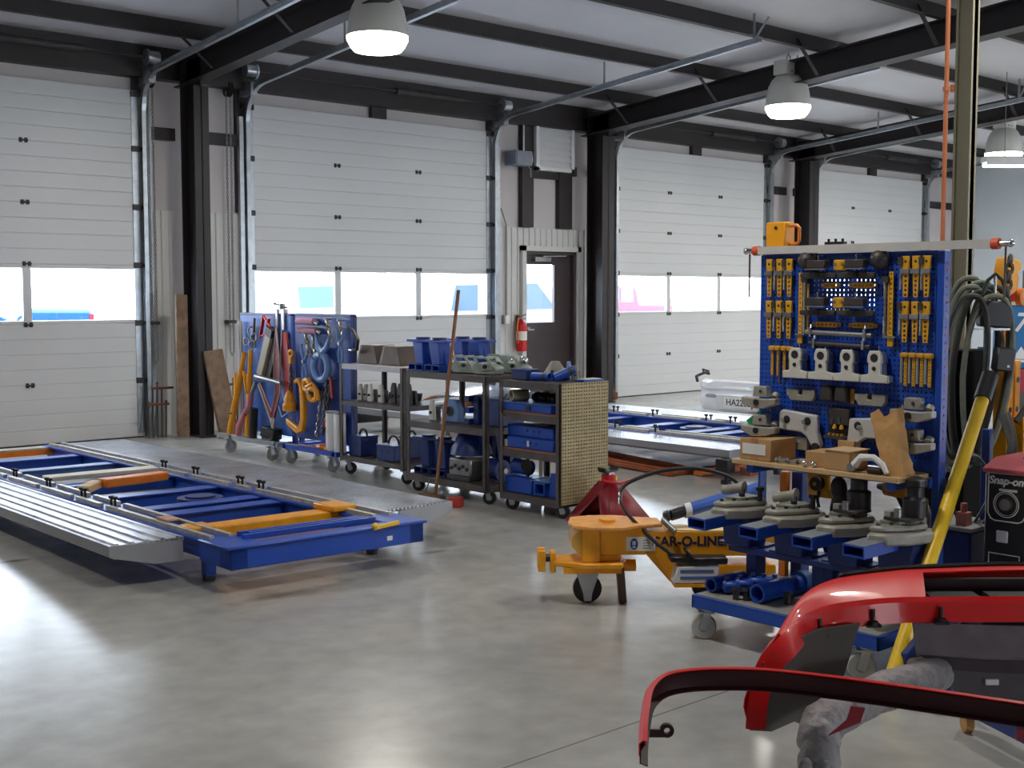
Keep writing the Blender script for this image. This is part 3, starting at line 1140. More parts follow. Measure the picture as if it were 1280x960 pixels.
# a car hood lying on the far end of rack 2
t = T('car_hood', 'silver-grey car hood lying on the far end of the second frame rack', 'car hood', (9.25, 10.5, .3))
rows = []
for j in range(7):
    g = j / 6
    rr = []
    for i in range(9):
        f = i / 8 - .5
        rr.append((8.75 + 1.0 * g, 10.55 + 1.3 * f * (1 - .12 * g), .305 + .17 * (1 - (2 * f) ** 2) ** .6 * (.55 + .45 * math.sin(PI * g)) + .02 * math.sin(PI * g)))
    rows.append(rr)
P(t, 'panel', MB().sheet(rows, .004), mk('silver_grey_paint', (96, 104, 124), .25, coat=.6, var=.03))
P(t, 'rear_lip', MB().bar((9.74, 10.0, .33), (9.74, 11.1, .33), .03, .03), DGREY)
# black bumper on the floor behind the shelf carts
t = T('black_bumper', 'black car bumper standing against the second door behind the shelf carts', 'bumper', (8.5, 12.0, 0))
rows = []
for f, z, d in ((0, .02, .04), (.3, .10, 0), (.7, .24, 0), (1, .32, .06)):
    rows.append([(8.0 + .125 * i, 11.85 + .30 * abs(i / 4 - 1) ** 3 + d, z) for i in range(9)])
P(t, 'shell', MB().sheet(rows, .004), BLACKP)
P(t, 'lower_grille', MB().bx(8.35, 8.65, 11.845, 11.856, .12, .17), DGREY)
# ================================================================ casters shared by the carts
def caster(parent, x, y, r, top, rim=GREY, tyre=BLACK, yaw=0.0, w=.032, trail=.025):
    c, s = math.cos(yaw), math.sin(yaw)
    dx, dy = c * trail, s * trail
    ax = Vector((-s, c, 0))
    ctr = Vector((x + dx, y + dy, r))
    m = MB()
    m.cyl((x, y, top - .012), (x, y, top), .035, 14)
    m.cyl((x, y, r * 2 + .012), (x, y, top - .012), .02, 12)
    m.box((x + dx * .5, y + dy * .5, 2 * r + .01), (.07, w + .02, .008), rot=(0, 0, yaw))
    for e in (-1, 1):
        p = Vector((x + dx * .3, y + dy * .3, 2 * r + .01)) + ax * e * (w / 2 + .006)
        m.bar(p, ctr + ax * e * (w / 2 + .006) - Vector((0, 0, .012)), .004, .035, up=(c, s, 0))
    f = P(parent, 'caster', m, GALV)
    t = MB().lathe([(r * .62, -w / 2), (r * .93, -w / 2), (r, -w / 4), (r, w / 4), (r * .93, w / 2), (r * .62, w / 2)], ctr, 22, ax)
    P(f, 'tyre', t, tyre)
    h = MB().lathe([(.01, -w / 2 - .004), (r * .6, -w / 2 + .003), (r * .63, -w / 2), (r * .63, w / 2), (r * .6, w / 2 - .003), (.01, w / 2 + .004)], ctr, 20, ax)
    P(f, 'wheel_hub', h, rim)
    return f


# ================================================================ two tool board trolleys
def tool_board(label, y0, y1, top, base, bm, wheels, x=6.12):
    y0, y1 = min(y0, y1), max(y0, y1)
    t = T('tool_board_trolley', label, 'tool board', (x + .15, (y0 + y1) / 2, 0))
    m = MB().bx(x, x + .025, y0, y1, .22, top)
    P(t, 'board', m, bm, bevel=.004)
    m = MB()
    for yy in (y0 + .02, y1 - .02):
        m.bx(x + .025, x + .065, yy - .02, yy + .02, .15, top + .01)
    m.bx(x - .004, x + .06, y0, y1, top, top + .02)
    P(t, 'upright_frame', m, BLUE_D)
    m = MB()
    m.bx(x - .16, x - .11, y0, y1 + (.2 if base is GALV else 0), .135, .175)
    m.bx(x + .32, x + .37, y0, y1, .135, .175)
    for yy in (y0 + .05, y1 - .05):
        m.bx(x - .16, x + .37, yy - .02, yy + .02, .137, .172)
    P(t, 'base_frame', m, base)
    P(t, 'tray', MB().bx(x - .11, x + .32, y0, y1, .145, .152), base)
    for (xx, yy) in wheels:
        caster(t, xx, yy, .062, .137, rim=GREY, tyre=GREY)
    return t


BD_A = mk('tool_board_blue', (62, 110, 200), .45, var=.12, scale=4, dirt=(130, 165, 220), damt=.55)
BD_B = mk('tool_board_dark_blue', (52, 80, 160), .45, var=.12, scale=4)
tool_board('left tool board trolley, blue panel hung with red pull plates and a tan beam', 10.68, 9.77, 1.33, GALV, BD_A, [(5.97, 10.68), (5.97, 9.92), (6.46, 10.6), (6.46, 9.9)])
tool_board('right tool board trolley, blue panel hung with chains and ring clamp', 9.70, 8.82, 1.335, BLUE, BD_B, [(5.99, 9.62), (5.97, 8.92), (6.46, 9.6), (6.46, 8.92)])

x = 6.07
for lab, a, b in (('yellow steel stand pole leaning at the left end of the tool board', (6.02, 10.74, .18), (6.06, 10.50, .97)), ('yellow steel stand pole on the tool board, right of its twin', (6.02, 10.40, .18), (6.06, 10.385, 1.0))):
    t = T('stand_pole', lab, 'pole', a, group='yellow poles on the tool board')
    A, B = Vector(a), Vector(b)
    P(t, 'outer_tube', MB().cyl(A, A.lerp(B, .72), .032, 12), YEL)
    P(t, 'inner_tube', MB().cyl(A.lerp(B, .7), B, .024, 12), YEL)
    P(t, 'pin', MB().cyl(A.lerp(B, .25) + Vector((-.05, -.02, 0)), A.lerp(B, .25) + Vector((.04, .02, 0)), .006, 8), DARKHW)
    P(t, 'strut', MB().bar(A.lerp(B, .75) + Vector((-.03, .06, 0)), A.lerp(B, .5) + Vector((-.03, -.01, 0)), .03, .015), YEL)
for i, (yy, d) in enumerate(((10.63, 0), (10.58, .02))):
    S('rod', ('white', 'cream')[i] + ' rod standing at the left edge of the left tool board', 'rod', MB().cyl((6.08, yy, .18), (6.085, yy + .02, 1.27), .011, 10), WHITEP if i == 0 else BEIGE)
m = MB().bar((6.06, 10.2, .77), (6.06, 10.03, 1.14), .10, .06, up=(1, 0, 0))
t = T('tan_beam', 'tan square beam hung slanting on the left tool board', 'beam', (6.06, 10.12, .72))
P(t, 'beam', m, BEIGE, bevel=.004)
P(t, 'end_cap', MB().bar((6.06, 10.03, 1.14), (6.06, 10.0, 1.21), .105, .065, up=(1, 0, 0)), DGREY)
P(t, 'shadow_side', MB().bar((6.075, 10.1, .74), (6.075, 9.95, 1.10), .08, .03, up=(1, 0, 0)), DGREY)  # dark bar drawn as the shaded side of the tan beam

PALE = mk('pale_steel_edge', (196, 190, 190), .4, .4, var=.1)
t = T('pull_plate', 'long red pull plate with pale steel edge on the left tool board', 'pull plate', (6.06, 9.93, .34))
def lozenge(pts, x0, x1, m):
    m.prism(pts, 'x', x0, x1)
m = MB()
lozenge([(9.90, 1.20), (9.94, .95), (9.92, .62), (10.0, .42), (9.96, .38), (9.86, .62), (9.86, .95)], 6.045, 6.06, m)
P(t, 'right_limb', m, DRED)
m = MB()
lozenge([(10.22, .68), (10.19, .70), (10.02, .44), (9.98, .36), (10.02, .36), (10.05, .42)], 6.045, 6.06, m)
P(t, 'left_limb', m, DRED)
m = MB().tube([(6.043, 9.90, 1.22), (6.043, 9.95, .95), (6.043, 9.93, .62), (6.043, 10.0, .44), (6.043, 10.2, .70), (6.043, 10.23, .68), (6.043, 10.0, .33), (6.043, 9.85, .62), (6.043, 9.85, .95)], .009, 6, closed=True)
P(t, 'steel_edge', m, PALE)
m = MB().prism([(10.03, .38), (9.95, .38), (9.98, .25), (9.99, .25)], 'x', 6.04, 6.065)
P(t, 'tip', m, PALE)
t = T('pull_plate', 'orange-red tapered steel blade hung right of the red pull plate', 'pull plate', (6.08, 9.77, .58))
m = MB().prism([(9.84, 1.18), (9.79, 1.18), (9.70, .86), (9.70, .6), (9.80, .58), (9.84, .85)], 'x', 6.07, 6.09)
P(t, 'blade', m, mk('orange_red_paint', (176, 48, 34), .45, var=.15))
P(t, 'cord_loop', MB().tube([(6.06, 9.83, 1.22), (6.06, 9.86, .9), (6.055, 9.83, .62), (6.055, 9.74, .45), (6.055, 9.84, .4), (6.055, 9.9, .5)], .005, 6), PALE)
t = T('red_bracket', 'red folded bracket hung at the top of the left tool board', 'bracket', (6.07, 10.15, 1.08))
for (a, b) in (((6.08, 10.24, 1.12), (6.06, 10.14, 1.33)), ((6.08, 10.16, 1.10), (6.06, 10.05, 1.30))):
    P(t, 'arm', MB().bar(a, b, .012, .03, up=(1, 0, 0)), RED)
P(t, 'brace', MB().bar((6.08, 10.24, 1.13), (6.08, 10.08, 1.18), .012, .02, up=(1, 0, 0)).bar((6.06, 10.14, 1.32), (6.06, 10.02, 1.22), .012, .02, up=(1, 0, 0)), RED)
t = T('ring_hook', 'steel eye hooks bunched at the top left of the left tool board', 'hook', (6.06, 10.38, 1.0))
for i, (yy, zz) in enumerate(((10.42, 1.18), (10.36, 1.12), (10.4, 1.05), (10.5, 1.08))):
    P(t, 'eye', MB().ring((6.085, yy, zz), .035, .010, ax=(1, .3, 0), n=16), STEEL)
P(t, 'shank', MB().cyl((6.09, 10.39, 1.02), (6.09, 10.36, 1.30), .012, 8), DSTEEL)
t = T('work_clamp', 'silver work clamp sitting on top of the left tool board', 'clamp', (6.13, 9.93, 1.35))
m = MB().bx(6.11, 6.15, 9.86, 10.0, 1.35, 1.39).cyl((6.13, 9.93, 1.39), (6.13, 9.93, 1.44), .03, 12)
P(t, 'jaw', m, STEEL)
P(t, 'screw', MB().cyl((6.13, 9.84, 1.40), (6.13, 10.06, 1.44), .009, 8).sph((6.13, 10.06, 1.44), .014), STEEL)
P(t, 'strap', MB().bx(6.10, 6.117, 9.86, 9.90, 1.20, 1.39).bx(6.10, 6.117, 9.97, 10.0, 1.22, 1.39), PALE)
t = T('anvil_block', 'black steel block lying on the base of the left tool board', 'block', (6.05, 10.0, .155))
P(t, 'body', MB().box((6.05, 10.02, .24), (.11, .2, .10), rot=(.12, 0, .1)), BLACKP, bevel=.008)
P(t, 'foot', MB().bx(6.0, 6.1, 9.95, 10.12, .153, .2), DGREY, bevel=.006)
m = MB().cyl((6.0, 10.27, .156), (6.0, 10.24, .46), .04, 14)
S('black_ram', 'short black ram standing on the left tool board base', 'ram', m, BLACKP)
m = MB().tube([(5.99, 10.52, .18), (5.99, 10.5, .28), (6.0, 10.42, .38), (6.02, 10.36, .46), (6.04, 10.36, .58)], .03, 10)
t = T('pink_tool', 'faded pink hooked lever leaning between the yellow poles', 'lever', (6.0, 10.45, .16))
P(t, 'lever', m, mk('faded_pink_paint', (196, 120, 130), .5))
P(t, 'steel_tip', MB().cyl((6.04, 10.36, .58), (6.06, 10.30, .70), .02, 10), STEEL)
m = MB().cyl((6.0, 9.75, .72), (6.0, 10.2, .76), .022, 12)
S('bar', 'short bare steel bar hung across the left tool board', 'bar', m, STEEL)

# right board
PINK = mk('faded_pink_sleeve', (190, 130, 160), .6, var=.1)
for i, zz in enumerate((1.285, 1.205)):
    t = T('padded_strap', ('upper', 'lower')[i] + ' pink padded strap at the top of the right tool board', 'strap', (6.08, 9.44, zz - .03), group='pink padded straps')
    P(t, 'sleeve', MB().cyl((6.085, 9.60 - .03 * i, zz), (6.085, 9.33 - .04 * i, zz), .03, 12), PINK)
    P(t, 'end_fitting', MB().cyl((6.085, 9.33 - .04 * i, zz), (6.085, 9.26 - .04 * i, zz - .02), .018, 10), STEEL)
BRASSY = mk('zinc_chain', (176, 168, 140), .35, .8, var=.1)
for i, (a, b) in enumerate((((6.075, 9.12, 1.30), (6.075, 9.05, 1.12)), ((6.075, 8.92, 1.29), (6.075, 8.87, 1.16)), ((6.075, 9.46, 1.17), (6.075, 9.40, .99)), ((6.075, 9.34, 1.15), (6.075, 9.30, .99)))):
    where = ('over the ring clamp', 'at the right end', 'left of the ring clamp, longer one', 'just left of the ring clamp arm')[i]
    t = T('twist_chain', 'short zinc chain hung on the right tool board ' + where, 'chain', b, group='short zinc chains on the tool board')
    P(t, 'links', MB().chain(a, b, .06, .009), BRASSY)
    P(t, 'peg', MB().cyl((6.12, a[1], a[2] + .01), (6.05, a[1], a[2] + .015), .006, 8), STEEL)
t = T('ring_clamp', 'pale blue ring clamp with two tong arms on the right tool board', 'clamp', (6.06, 9.22, .76))
P(t, 'ring', MB().ring((6.065, 9.20, .89), .112, .032, ax=(1, 0, 0), n=30, k=10, a0=R(3), a1=R(352), sc=(1.0, 1.0)), SKYBL)
P(t, 'left_arm', MB().tube([(6.065, 9.20, 1.02), (6.065, 9.24, 1.06), (6.065, 9.28, 1.17)], .02, 8, rs=[.03, .024, .012]), SKYBL)
P(t, 'right_arm', MB().tube([(6.065, 9.17, 1.02), (6.065, 9.11, 1.06), (6.065, 9.06, 1.16)], .02, 8, rs=[.03, .024, .012]), SKYBL)
P(t, 'pivot_bolt', MB().cyl((6.02, 9.19, 1.0), (6.07, 9.19, 1.0), .018, 10), STEEL)
for lab, yy, z0, z1 in (('narrow pale blue tongs left of the ring clamp', 9.47, .74, 1.08), ('narrow pale blue tongs right of the ring clamp', 8.90, .94, 1.24)):
    t = T('tongs', lab, 'tongs', (6.06, yy, z0), group='pale blue tongs')
    zm = z0 + (z1 - z0) * .55
    for s in (-1, 1):
        P(t, 'jaw', MB().tube([(6.07, yy + s * .02, z0), (6.07, yy + s * .03, z0 + .08), (6.07, yy, zm), (6.07, yy - s * .045, z1 - .08), (6.07, yy - s * .05, z1)], .014, 8), SKYBL)
    P(t, 'pivot_bolt', MB().cyl((6.045, yy, zm), (6.08, yy, zm), .016, 10), STEEL)
t = T('hook_chain', 'yellow grab hook and chain hung at the left edge of the right tool board', 'hook', (6.06, 9.68, .45))
P(t, 'upper_hook', MB().ring((6.06, 9.68, .99), .03, .014, ax=(1, 0, 0), n=16).bx(6.045, 6.075, 9.66, 9.70, .90, .97), YEL)
P(t, 'links', MB().chain((6.06, 9.68, .9), (6.06, 9.69, .66), .05, .008), DSTEEL)
P(t, 'lower_block', MB().lathe([(.02, 0), (.06, .01), (.065, .06), (.045, .09), (.05, .12), (.03, .17), (.015, .19)], (6.05, 9.70, .46), 16), YEL, bevel=0)
t = T('c_clamp', 'big yellow curved pull clamp hung low on the right tool board', 'clamp', (6.05, 9.5, .3))
pts = [(9.585, .72), (9.545, .74), (9.515, .70), (9.50, .55), (9.50, .40), (9.55, .33), (9.74, .40), (9.735, .345), (9.56, .265), (9.47, .30), (9.435, .42), (9.44, .6), (9.48, .71), (9.54, .78), (9.60, .75)]
P(t, 'frame', MB().prism(pts, 'x', 6.03, 6.075), YEL, bevel=.008)
P(t, 'screw', MB().cyl((6.05, 9.7, .28), (6.05, 9.7, .5), .008, 8), STEEL)
t = T('round_clamp', 'yellow round-jawed clamp beside the big curved yellow clamp', 'clamp', (6.04, 9.33, .58))
P(t, 'upper_jaw', MB().ring((6.06, 9.42, .72), .045, .026, ax=(1, 0, 0), n=18), YEL)
P(t, 'lower_jaw', MB().ring((6.05, 9.31, .64), .05, .026, ax=(1, .2, 0), n=18), YEL)
P(t, 'lever', MB().tube([(6.04, 9.40, .70), (6.04, 9.30, .74), (6.04, 9.22, .68), (6.04, 9.2, .6)], .016, 8), YEL)
P(t, 'pin', MB().cyl((6.01, 9.34, .66), (6.08, 9.34, .66), .018, 10), STEEL)
for i, (a, b) in enumerate((((6.075, 9.20, .66), (6.04, 9.24, .28)), ((6.08, 9.12, .78), (6.05, 9.16, .30)), ((6.08, 9.06, .78), (6.05, 9.12, .36)))):
    t = T('hanging_chain', ('grey chain hanging left-most of three beside the round yellow clamp', 'grey chain hanging in the middle of three beside the round yellow clamp', 'grey chain hanging right-most of three beside the round yellow clamp')[i], 'chain', b, group='long chains on the tool board')
    P(t, 'links', MB().chain(a, b, .05, .009), STEEL if i == 0 else DSTEEL)
    P(t, 'peg', MB().cyl((6.12, a[1], a[2] + .01), (6.05, a[1], a[2] + .015), .007, 8), STEEL)
S('red_tag', 'red hook end on the right tool board under the ring clamp', 'hook', MB().bar((6.07, 9.03, .62), (6.07, 9.06, .82), .035, .02, up=(1, 0, 0)), DRED, bevel=.004)
S('red_tag', 'small bright red fitting low among the chains of the tool board', 'fitting', MB().box((6.04, 9.07, .42), (.03, .05, .11), rot=(.2, 0, 0)), RED, bevel=.006)
t = T('handle_bracket', 'black D-shaped handle at the right edge of the right tool board', 'handle', (6.1, 8.72, 1.1))
P(t, 'grip', MB().tube([(6.1, 8.82, 1.24), (6.08, 8.72, 1.22), (6.07, 8.64, 1.14), (6.07, 8.66, 1.06), (6.09, 8.74, 1.05)], .016, 8), BLACK)
P(t, 'collar', MB().cyl((6.09, 8.74, 1.05), (6.1, 8.80, 1.05), .02, 10), CHROME)
for i, yy in enumerate((9.0, 8.88)):
    t = T('white_tub', ('left', 'right')[i] + ' white plastic tube of the pair on the tool board base', 'tube', (6.04, yy, .155), group='white plastic tubes')
    P(t, 'tube', MB().lathe([(.04, 0), (.055, .01), (.055, .34), (.045, .36)], (6.04, yy, .156), 16), WHITEP)
    P(t, 'rim', MB().pipe((6.04, yy, .50), (6.04, yy, .515), .058, .04), GREY)
S('orange_cloth', 'orange crumpled cloth on the base of the right tool board', 'cloth', MB().sph((6.03, 9.12, .19), .04, (1.3, 2.2, .8)).sph((6.02, 9.02, .18), .035, (1.2, 1.4, .8)), ORANGE)
for i in range(3):
    S('flat_bar', ('long grey bar lying lengthwise on the right tool board base', 'pinkish flat bar lying on the right tool board base', 'short rusty bar lying on the right tool board base')[i], 'bar', MB().bar((5.99 + .06 * i, 9.66 - .1 * i, .166), (6.02 + .07 * i, 9.2 - .05 * i, .166), .03, .022), (STEEL, PINK, RUST)[i], bevel=.003)

# ================================================================ steel shelf carts
def shelf_cart(label, x0, x1, y0, y1, shelves, post=.035, wheels=True, r=.05, lip=.04, name='shelf_cart', mat=None, topmat=None, woodsh=()):
    mat = mat or DSTEEL
    t = T(name, label, 'cart', ((x0 + x1) / 2, (y0 + y1) / 2, 0))
    base = 2 * r + .015 if wheels else 0
    for (px_, py_) in ((x0, y0), (x1, y0), (x0, y1), (x1, y1)):
        sx = 1 if px_ == x0 else -1
        sy = 1 if py_ == y0 else -1
        m = MB()
        m.bx(min(px_, px_ + sx * post), max(px_, px_ + sx * post), py_ if sy > 0 else py_ - .005, py_ + .005 if sy > 0 else py_, base, shelves[-1])
        m.bx(px_ if sx > 0 else px_ - .005, px_ + .005 if sx > 0 else px_, min(py_, py_ + sy * post), max(py_, py_ + sy * post), base, shelves[-1])
        P(t, 'post', m, mat)
    for i, z in enumerate(shelves):
        m = MB()
        m.bx(x0 + .004, x1 - .004, y0 + .004, y1 - .004, z - .006, z)
        for (a, b, c, d) in ((x0 + .002, x0 + .006, y0 + .004, y1 - .004), (x1 - .006, x1 - .002, y0 + .004, y1 - .004), (x0 + .004, x1 - .004, y0 + .002, y0 + .006), (x0 + .004, x1 - .004, y1 - .006, y1 - .002)):
            m.bx(a, b, c, d, z - lip, z)
        s = P(t, 'shelf', m, topmat if (topmat and i == len(shelves) - 1) else mat)
        if i in woodsh:
            P(s, 'liner_board', MB().bx(x0 + .012, x1 - .012, y0 + .012, y1 - .012, z, z + .012), mk('brown_shelf_liner', (150, 96, 66), .6))
    if wheels:
        for px_ in (x0 + .05, x1 - .05):
            for py_ in (y0 + .05, y1 - .05):
                caster(t, px_, py_, r, base, rim=STEEL, tyre=BLACK, yaw=-.9)
    return t


shelf_cart('grey steel shelf cart beside the tool boards with two brown wedge blocks on top', 5.97, 6.45, 7.89, 8.78, [.16, .63, .94], topmat=mk('bright_cart_top', (176, 172, 176), .4, .3, var=.1))
shelf_cart('long dull steel cart in the middle, blue stands and castings on top', 5.83, 6.40, 6.72, 7.66, [.14, .555, .94], lip=.05)
cc = shelf_cart('tall narrow steel cart closed at one end by a perforated tan panel', 5.82, 6.29, 5.95, 6.56, [.13, .44, .70, .925], woodsh=(1, 2), lip=.05)
m = MB()
PERF = mk('perforated_tan_panel', (172, 158, 122), .6, var=.1, scale=4, dirt=(120, 100, 76), damt=.5)
nx, nz = 18, 34
gx, gz = .455 / nx, .83 / nz
for i in range(nx):
    for j in range(nz):
        xa, za = 5.83 + i * gx, .10 + j * gz
        x1_, x2_, z1_, z2_ = xa + gx * .3, xa + gx * .7, za + gz * .3, za + gz * .7
        y_ = 5.938
        vs = [(xa, y_, za), (xa + gx, y_, za), (xa + gx, y_, za + gz), (xa, y_, za + gz), (x1_, y_, z1_), (x2_, y_, z1_), (x2_, y_, z2_), (x1_, y_, z2_), (x1_, y_ + .008, z1_), (x2_, y_ + .008, z1_), (x2_, y_ + .008, z2_), (x1_, y_ + .008, z2_)]
        m._add(vs, [(0, 1, 5, 4), (1, 2, 6, 5), (2, 3, 7, 6), (3, 0, 4, 7), (4, 5, 9, 8), (5, 6, 10, 9), (6, 7, 11, 10), (7, 4, 8, 11)])
P(cc, 'perforated_panel', m, PERF, smooth=False)
P(cc, 'panel_backing', MB().bx(5.83, 6.285, 5.944, 5.948, .10, .93), mk('dark_panel_backing', (88, 78, 62), .7))

# --- on the cart beside the tool boards
BRN = mk('brown_steel_block', (104, 90, 80), .55, .2, var=.15)
for i, (y0, y1) in enumerate(((8.44, 8.72), (8.12, 8.40))):
    t = T('wedge_block', ('left', 'right')[i] + ' brown slant-sided steel block on the grey shelf cart', 'block', (6.2, (y0 + y1) / 2, .942), group='brown wedge blocks')
    P(t, 'body', MB().prism([(y0, .942), (y1 - .01, .942), (y1 - .07, 1.10), (y0 + .04, 1.10)], 'x', 6.12, 6.34), BRN, bevel=.004)
    P(t, 'side_plate', MB().prism([(y1 + .03, .942), (y1 - .012, .942), (y1 - .072, 1.10), (y1 - .03, 1.10)], 'x', 6.13, 6.33), mk('grey_block_side', (140, 136, 136), .5), bevel=.003)


def screw_clamp(lab, x, y, z, mat, s=1.0, yaw=0.0, group=None):
    t = T('shelf_clamp', lab, 'clamp', (x, y, z), (0, 0, yaw), group)
    k = dict(world=False)
    P(t, 'jaw_plate', MB().prism([(-.03 * s, 0), (.03 * s, 0), (.025 * s, .10 * s), (.012 * s, .135 * s), (-.012 * s, .135 * s), (-.022 * s, .10 * s)], 'x', -.03 * s, -.008 * s), mat, bevel=.003, **k)
    P(t, 'back_plate', MB().prism([(-.03 * s, 0), (.03 * s, 0), (.02 * s, .09 * s), (-.02 * s, .09 * s)], 'x', .012 * s, .035 * s), DGREY, bevel=.003, **k)
    P(t, 'bolt', MB().cyl((-.045 * s, 0, .05 * s), (.05 * s, 0, .05 * s), .009 * s, 8), DARKHW, **k)
    return t


screw_clamp('white-faced clamp standing left on the middle shelf of the grey cart', 6.1, 8.48, .632, CLAMPW, 1.1)
screw_clamp('white-faced clamp standing right on the middle shelf of the grey cart', 6.1, 8.33, .632, CLAMPW, 1.1)
for i, yy in enumerate((8.68, 8.60, 8.2, 8.11, 8.0)):
    screw_clamp(('dull grey clamp at the left end of the grey cart middle shelf', 'second dull grey clamp from the left on the grey cart middle shelf', 'dark clamp right of the white-faced pair on the grey cart', 'dark blue-black clamp further right on the grey cart middle shelf', 'dark clamp at the right end of the grey cart middle shelf')[i], 6.14, yy, .632, CAST if i < 2 else DGREY, 1.0 if i < 2 else 1.25)


def blue_box(lab, x0, x1, y0, y1, z0, z1, mat=BLUE_D, handle=True, cat='box', name='steel_box'):
    t = T(name, lab, cat, ((x0 + x1) / 2, (y0 + y1) / 2, z0))
    P(t, 'body', MB().bx(x0, x1, y0, y1, z0, z1), mat, bevel=.006)
    P(t, 'top_rim', MB().bx(x0 - .004, x1 + .004, y0 - .004, y1 + .004, z1 - .012, z1 + .004), mat, bevel=.003)
    if handle:
        c = ((x0 + x1) / 2, (y0 + y1) / 2, z1)
        P(t, 'ring_handle', MB().ring(c, (y1 - y0) * .3, .01, ax=(1, 0, 0), n=14, a0=0, a1=2 * PI), DARKHW)
        for q in range(2):
            P(t, 'bolt', MB().cyl((x0 - .006, y0 + (y1 - y0) * (.3 + .4 * q), z0 + (z1 - z0) * .6), (x0, y0 + (y1 - y0) * (.3 + .4 * q), z0 + (z1 - z0) * .6), .008, 8), DARKHW)
    return t


blue_box('deep blue steel box with ring on the low shelf of the grey cart, left', 6.02, 6.2, 8.54, 8.72, .162, .33, BLUE_D)
blue_box('deep blue steel box with ring on the low shelf of the grey cart, right', 6.02, 6.2, 8.08, 8.32, .162, .29, BLUE_D)
S('black_bolt', 'small black bolt head on the low shelf of the grey cart', 'bolt', MB().lathe([(.015, 0), (.015, .03), (.009, .03), (.009, .05)], (6.08, 8.42, .162), 6), BLACK)
blue_box('dark blue motor block on the low shelf behind the right blue box', 6.24, 6.4, 8.15, 8.3, .162, .34, BLUE_D)
S('black_bin', 'black bin hanging behind the grey cart posts', 'bin', MB().prism([(8.5, .632), (8.5, .70), (8.2, .70), (8.22, .632)], 'x', 6.28, 6.42), BLACKP, bevel=.006)


# --- on the long cart: blue twin-post stands, green-grey castings
def twin_stand(lab, x, y, z, h=.23, group='blue stands', mat=BLUE, n=2, cap=True, ln=.5):
    t = T('support_stand', lab, 'stand', (x, y, z), group=group)
    k = dict(world=False)
    for i in range(n):
        c = (i - (n - 1) / 2) * .2
        m = MB().rtube((-.1, c - .045, .027), (.1, c - .045, .027), .085, .05, .006)
        m.rtube((-.1, c + .045, .027), (.1, c + .045, .027), .085, .05, .006)
        P(t, 'base_channel', m, mat, smooth=False, **k)
        P(t, 'post', MB().prism([(c - .05, .052), (c + .05, .052), (c + .09, h - .01), (c - .03, h - .01)], 'x', -.06, .06), mat, bevel=.005, **k)
        P(t, 'gusset', MB().prism([(c - .07, .052), (c - .05, .052), (c - .03, h - .03)], 'x', -.012, .012), mat, **k)
        if cap:
            P(t, 'top_disc', MB().cyl((0, c + .03, h + .008), (0, c + .03, h + .026), .055, 18), BLUE_D, **k)
    P(t, 'top_plate', MB().bx(-.05, .05, -ln / 2 + .03, ln / 2 + .03, h - .012, h + .008), mat, bevel=.004, **k)
    return t


twin_stand('blue twin-post support stand at the front left of the long cart top', 5.96, 7.48, .942)
twin_stand('blue twin-post support stand at the back of the long cart top', 6.26, 7.36, .942)
twin_stand('deep blue twin-post stand on the low shelf of the long cart', 5.98, 7.44, .142, .27, mat=BLUE_D)
twin_stand('deep blue wide stand behind the motor on the low shelf of the long cart', 6.25, 7.0, .142, .33, mat=BLUE_D)


def casting(lab, x, y, z, yaw, ball=False):
    t = T('clamp_casting', lab, 'casting', (x, y, z), (0, 0, yaw), group='green-grey clamp castings')
    k = dict(world=False)
    P(t, 'body', MB().prism([(-.11, 0), (.09, 0), (.12, .05), (.08, .085), (-.02, .09), (-.12, .05)], 'x', -.055, .055), CASTG, bevel=.008, **k)
    m = MB().bar((-.058, -.10, .05), (-.058, -.03, .125), .016, .016, up=(1, 0, 0)).bar((-.058, -.03, .125), (-.058, .08, .125), .016, .016, up=(1, 0, 0)).bar((-.058, .08, .125), (-.058, .02, .03), .016, .016, up=(1, 0, 0)).bar((-.058, .02, .03), (-.058, -.10, .05), .016, .016, up=(1, 0, 0))
    m.bar((.05, -.03, .125), (-.058, -.03, .125), .016, .016).bar((.05, .08, .125), (-.058, .08, .125), .016, .016)
    P(t, 'frame', m, CASTG, **k)
    P(t, 'bolt', MB().cyl((-.075, -.02, .06), (-.05, -.02, .06), .014, 10), DARKHW, **k)
    if ball:
        P(t, 'ball', MB().sph((-.03, -.1, .10), .034), CHROME, label='bright steel ball', **k)
    return t


casting('green-grey clamp casting front left on the long cart', 5.97, 7.10, .942, .2)
casting('green-grey clamp casting second along the front of the long cart', 5.98, 6.87, .942, .25)
casting('green-grey clamp casting with bright ball at the back of the long cart', 6.26, 7.03, .942, .15, True)
casting('green-grey clamp casting with bright ball by the perforated cart', 6.2, 6.80, .942, .1, True)
screw_clamp('white-faced clamp on the middle shelf of the long cart', 6.0, 7.52, .557, CLAMPW, 1.15)
t = T('bearing_block', 'blue-grey bearing block with round hole on the long cart middle shelf', 'bearing block', (6.0, 7.30, .557))
P(t, 'housing', MB().prism([(7.20, .557), (7.40, .557), (7.40, .66), (7.36, .73), (7.24, .73), (7.20, .66)], 'x', 5.97, 6.03), SKYBL, bevel=.006)
P(t, 'bore', MB().pipe((5.962, 7.29, .64), (6.0, 7.29, .64), .04, .03), DGREY)
P(t, 'bore_face', MB().cyl((5.968, 7.29, .64), (5.972, 7.29, .64), .03, 16), BLACK)
t = T('slotted_bracket', 'deep blue slotted bracket beside the bearing block', 'bracket', (6.02, 7.05, .557))
P(t, 'back', MB().bx(6.0, 6.1, 7.0, 7.06, .557, .78), BLUE_D, bevel=.004)
for q in range(3):
    P(t, 'tooth', MB().bx(5.96, 6.08, 7.06, 7.12, .557 + q * .085, .60 + q * .085), BLUE_D, bevel=.003)
blue_box('dark blue box at the right end of the long cart middle shelf', 6.0, 6.25, 6.76, 6.96, .557, .76, BLUE_D, handle=False)
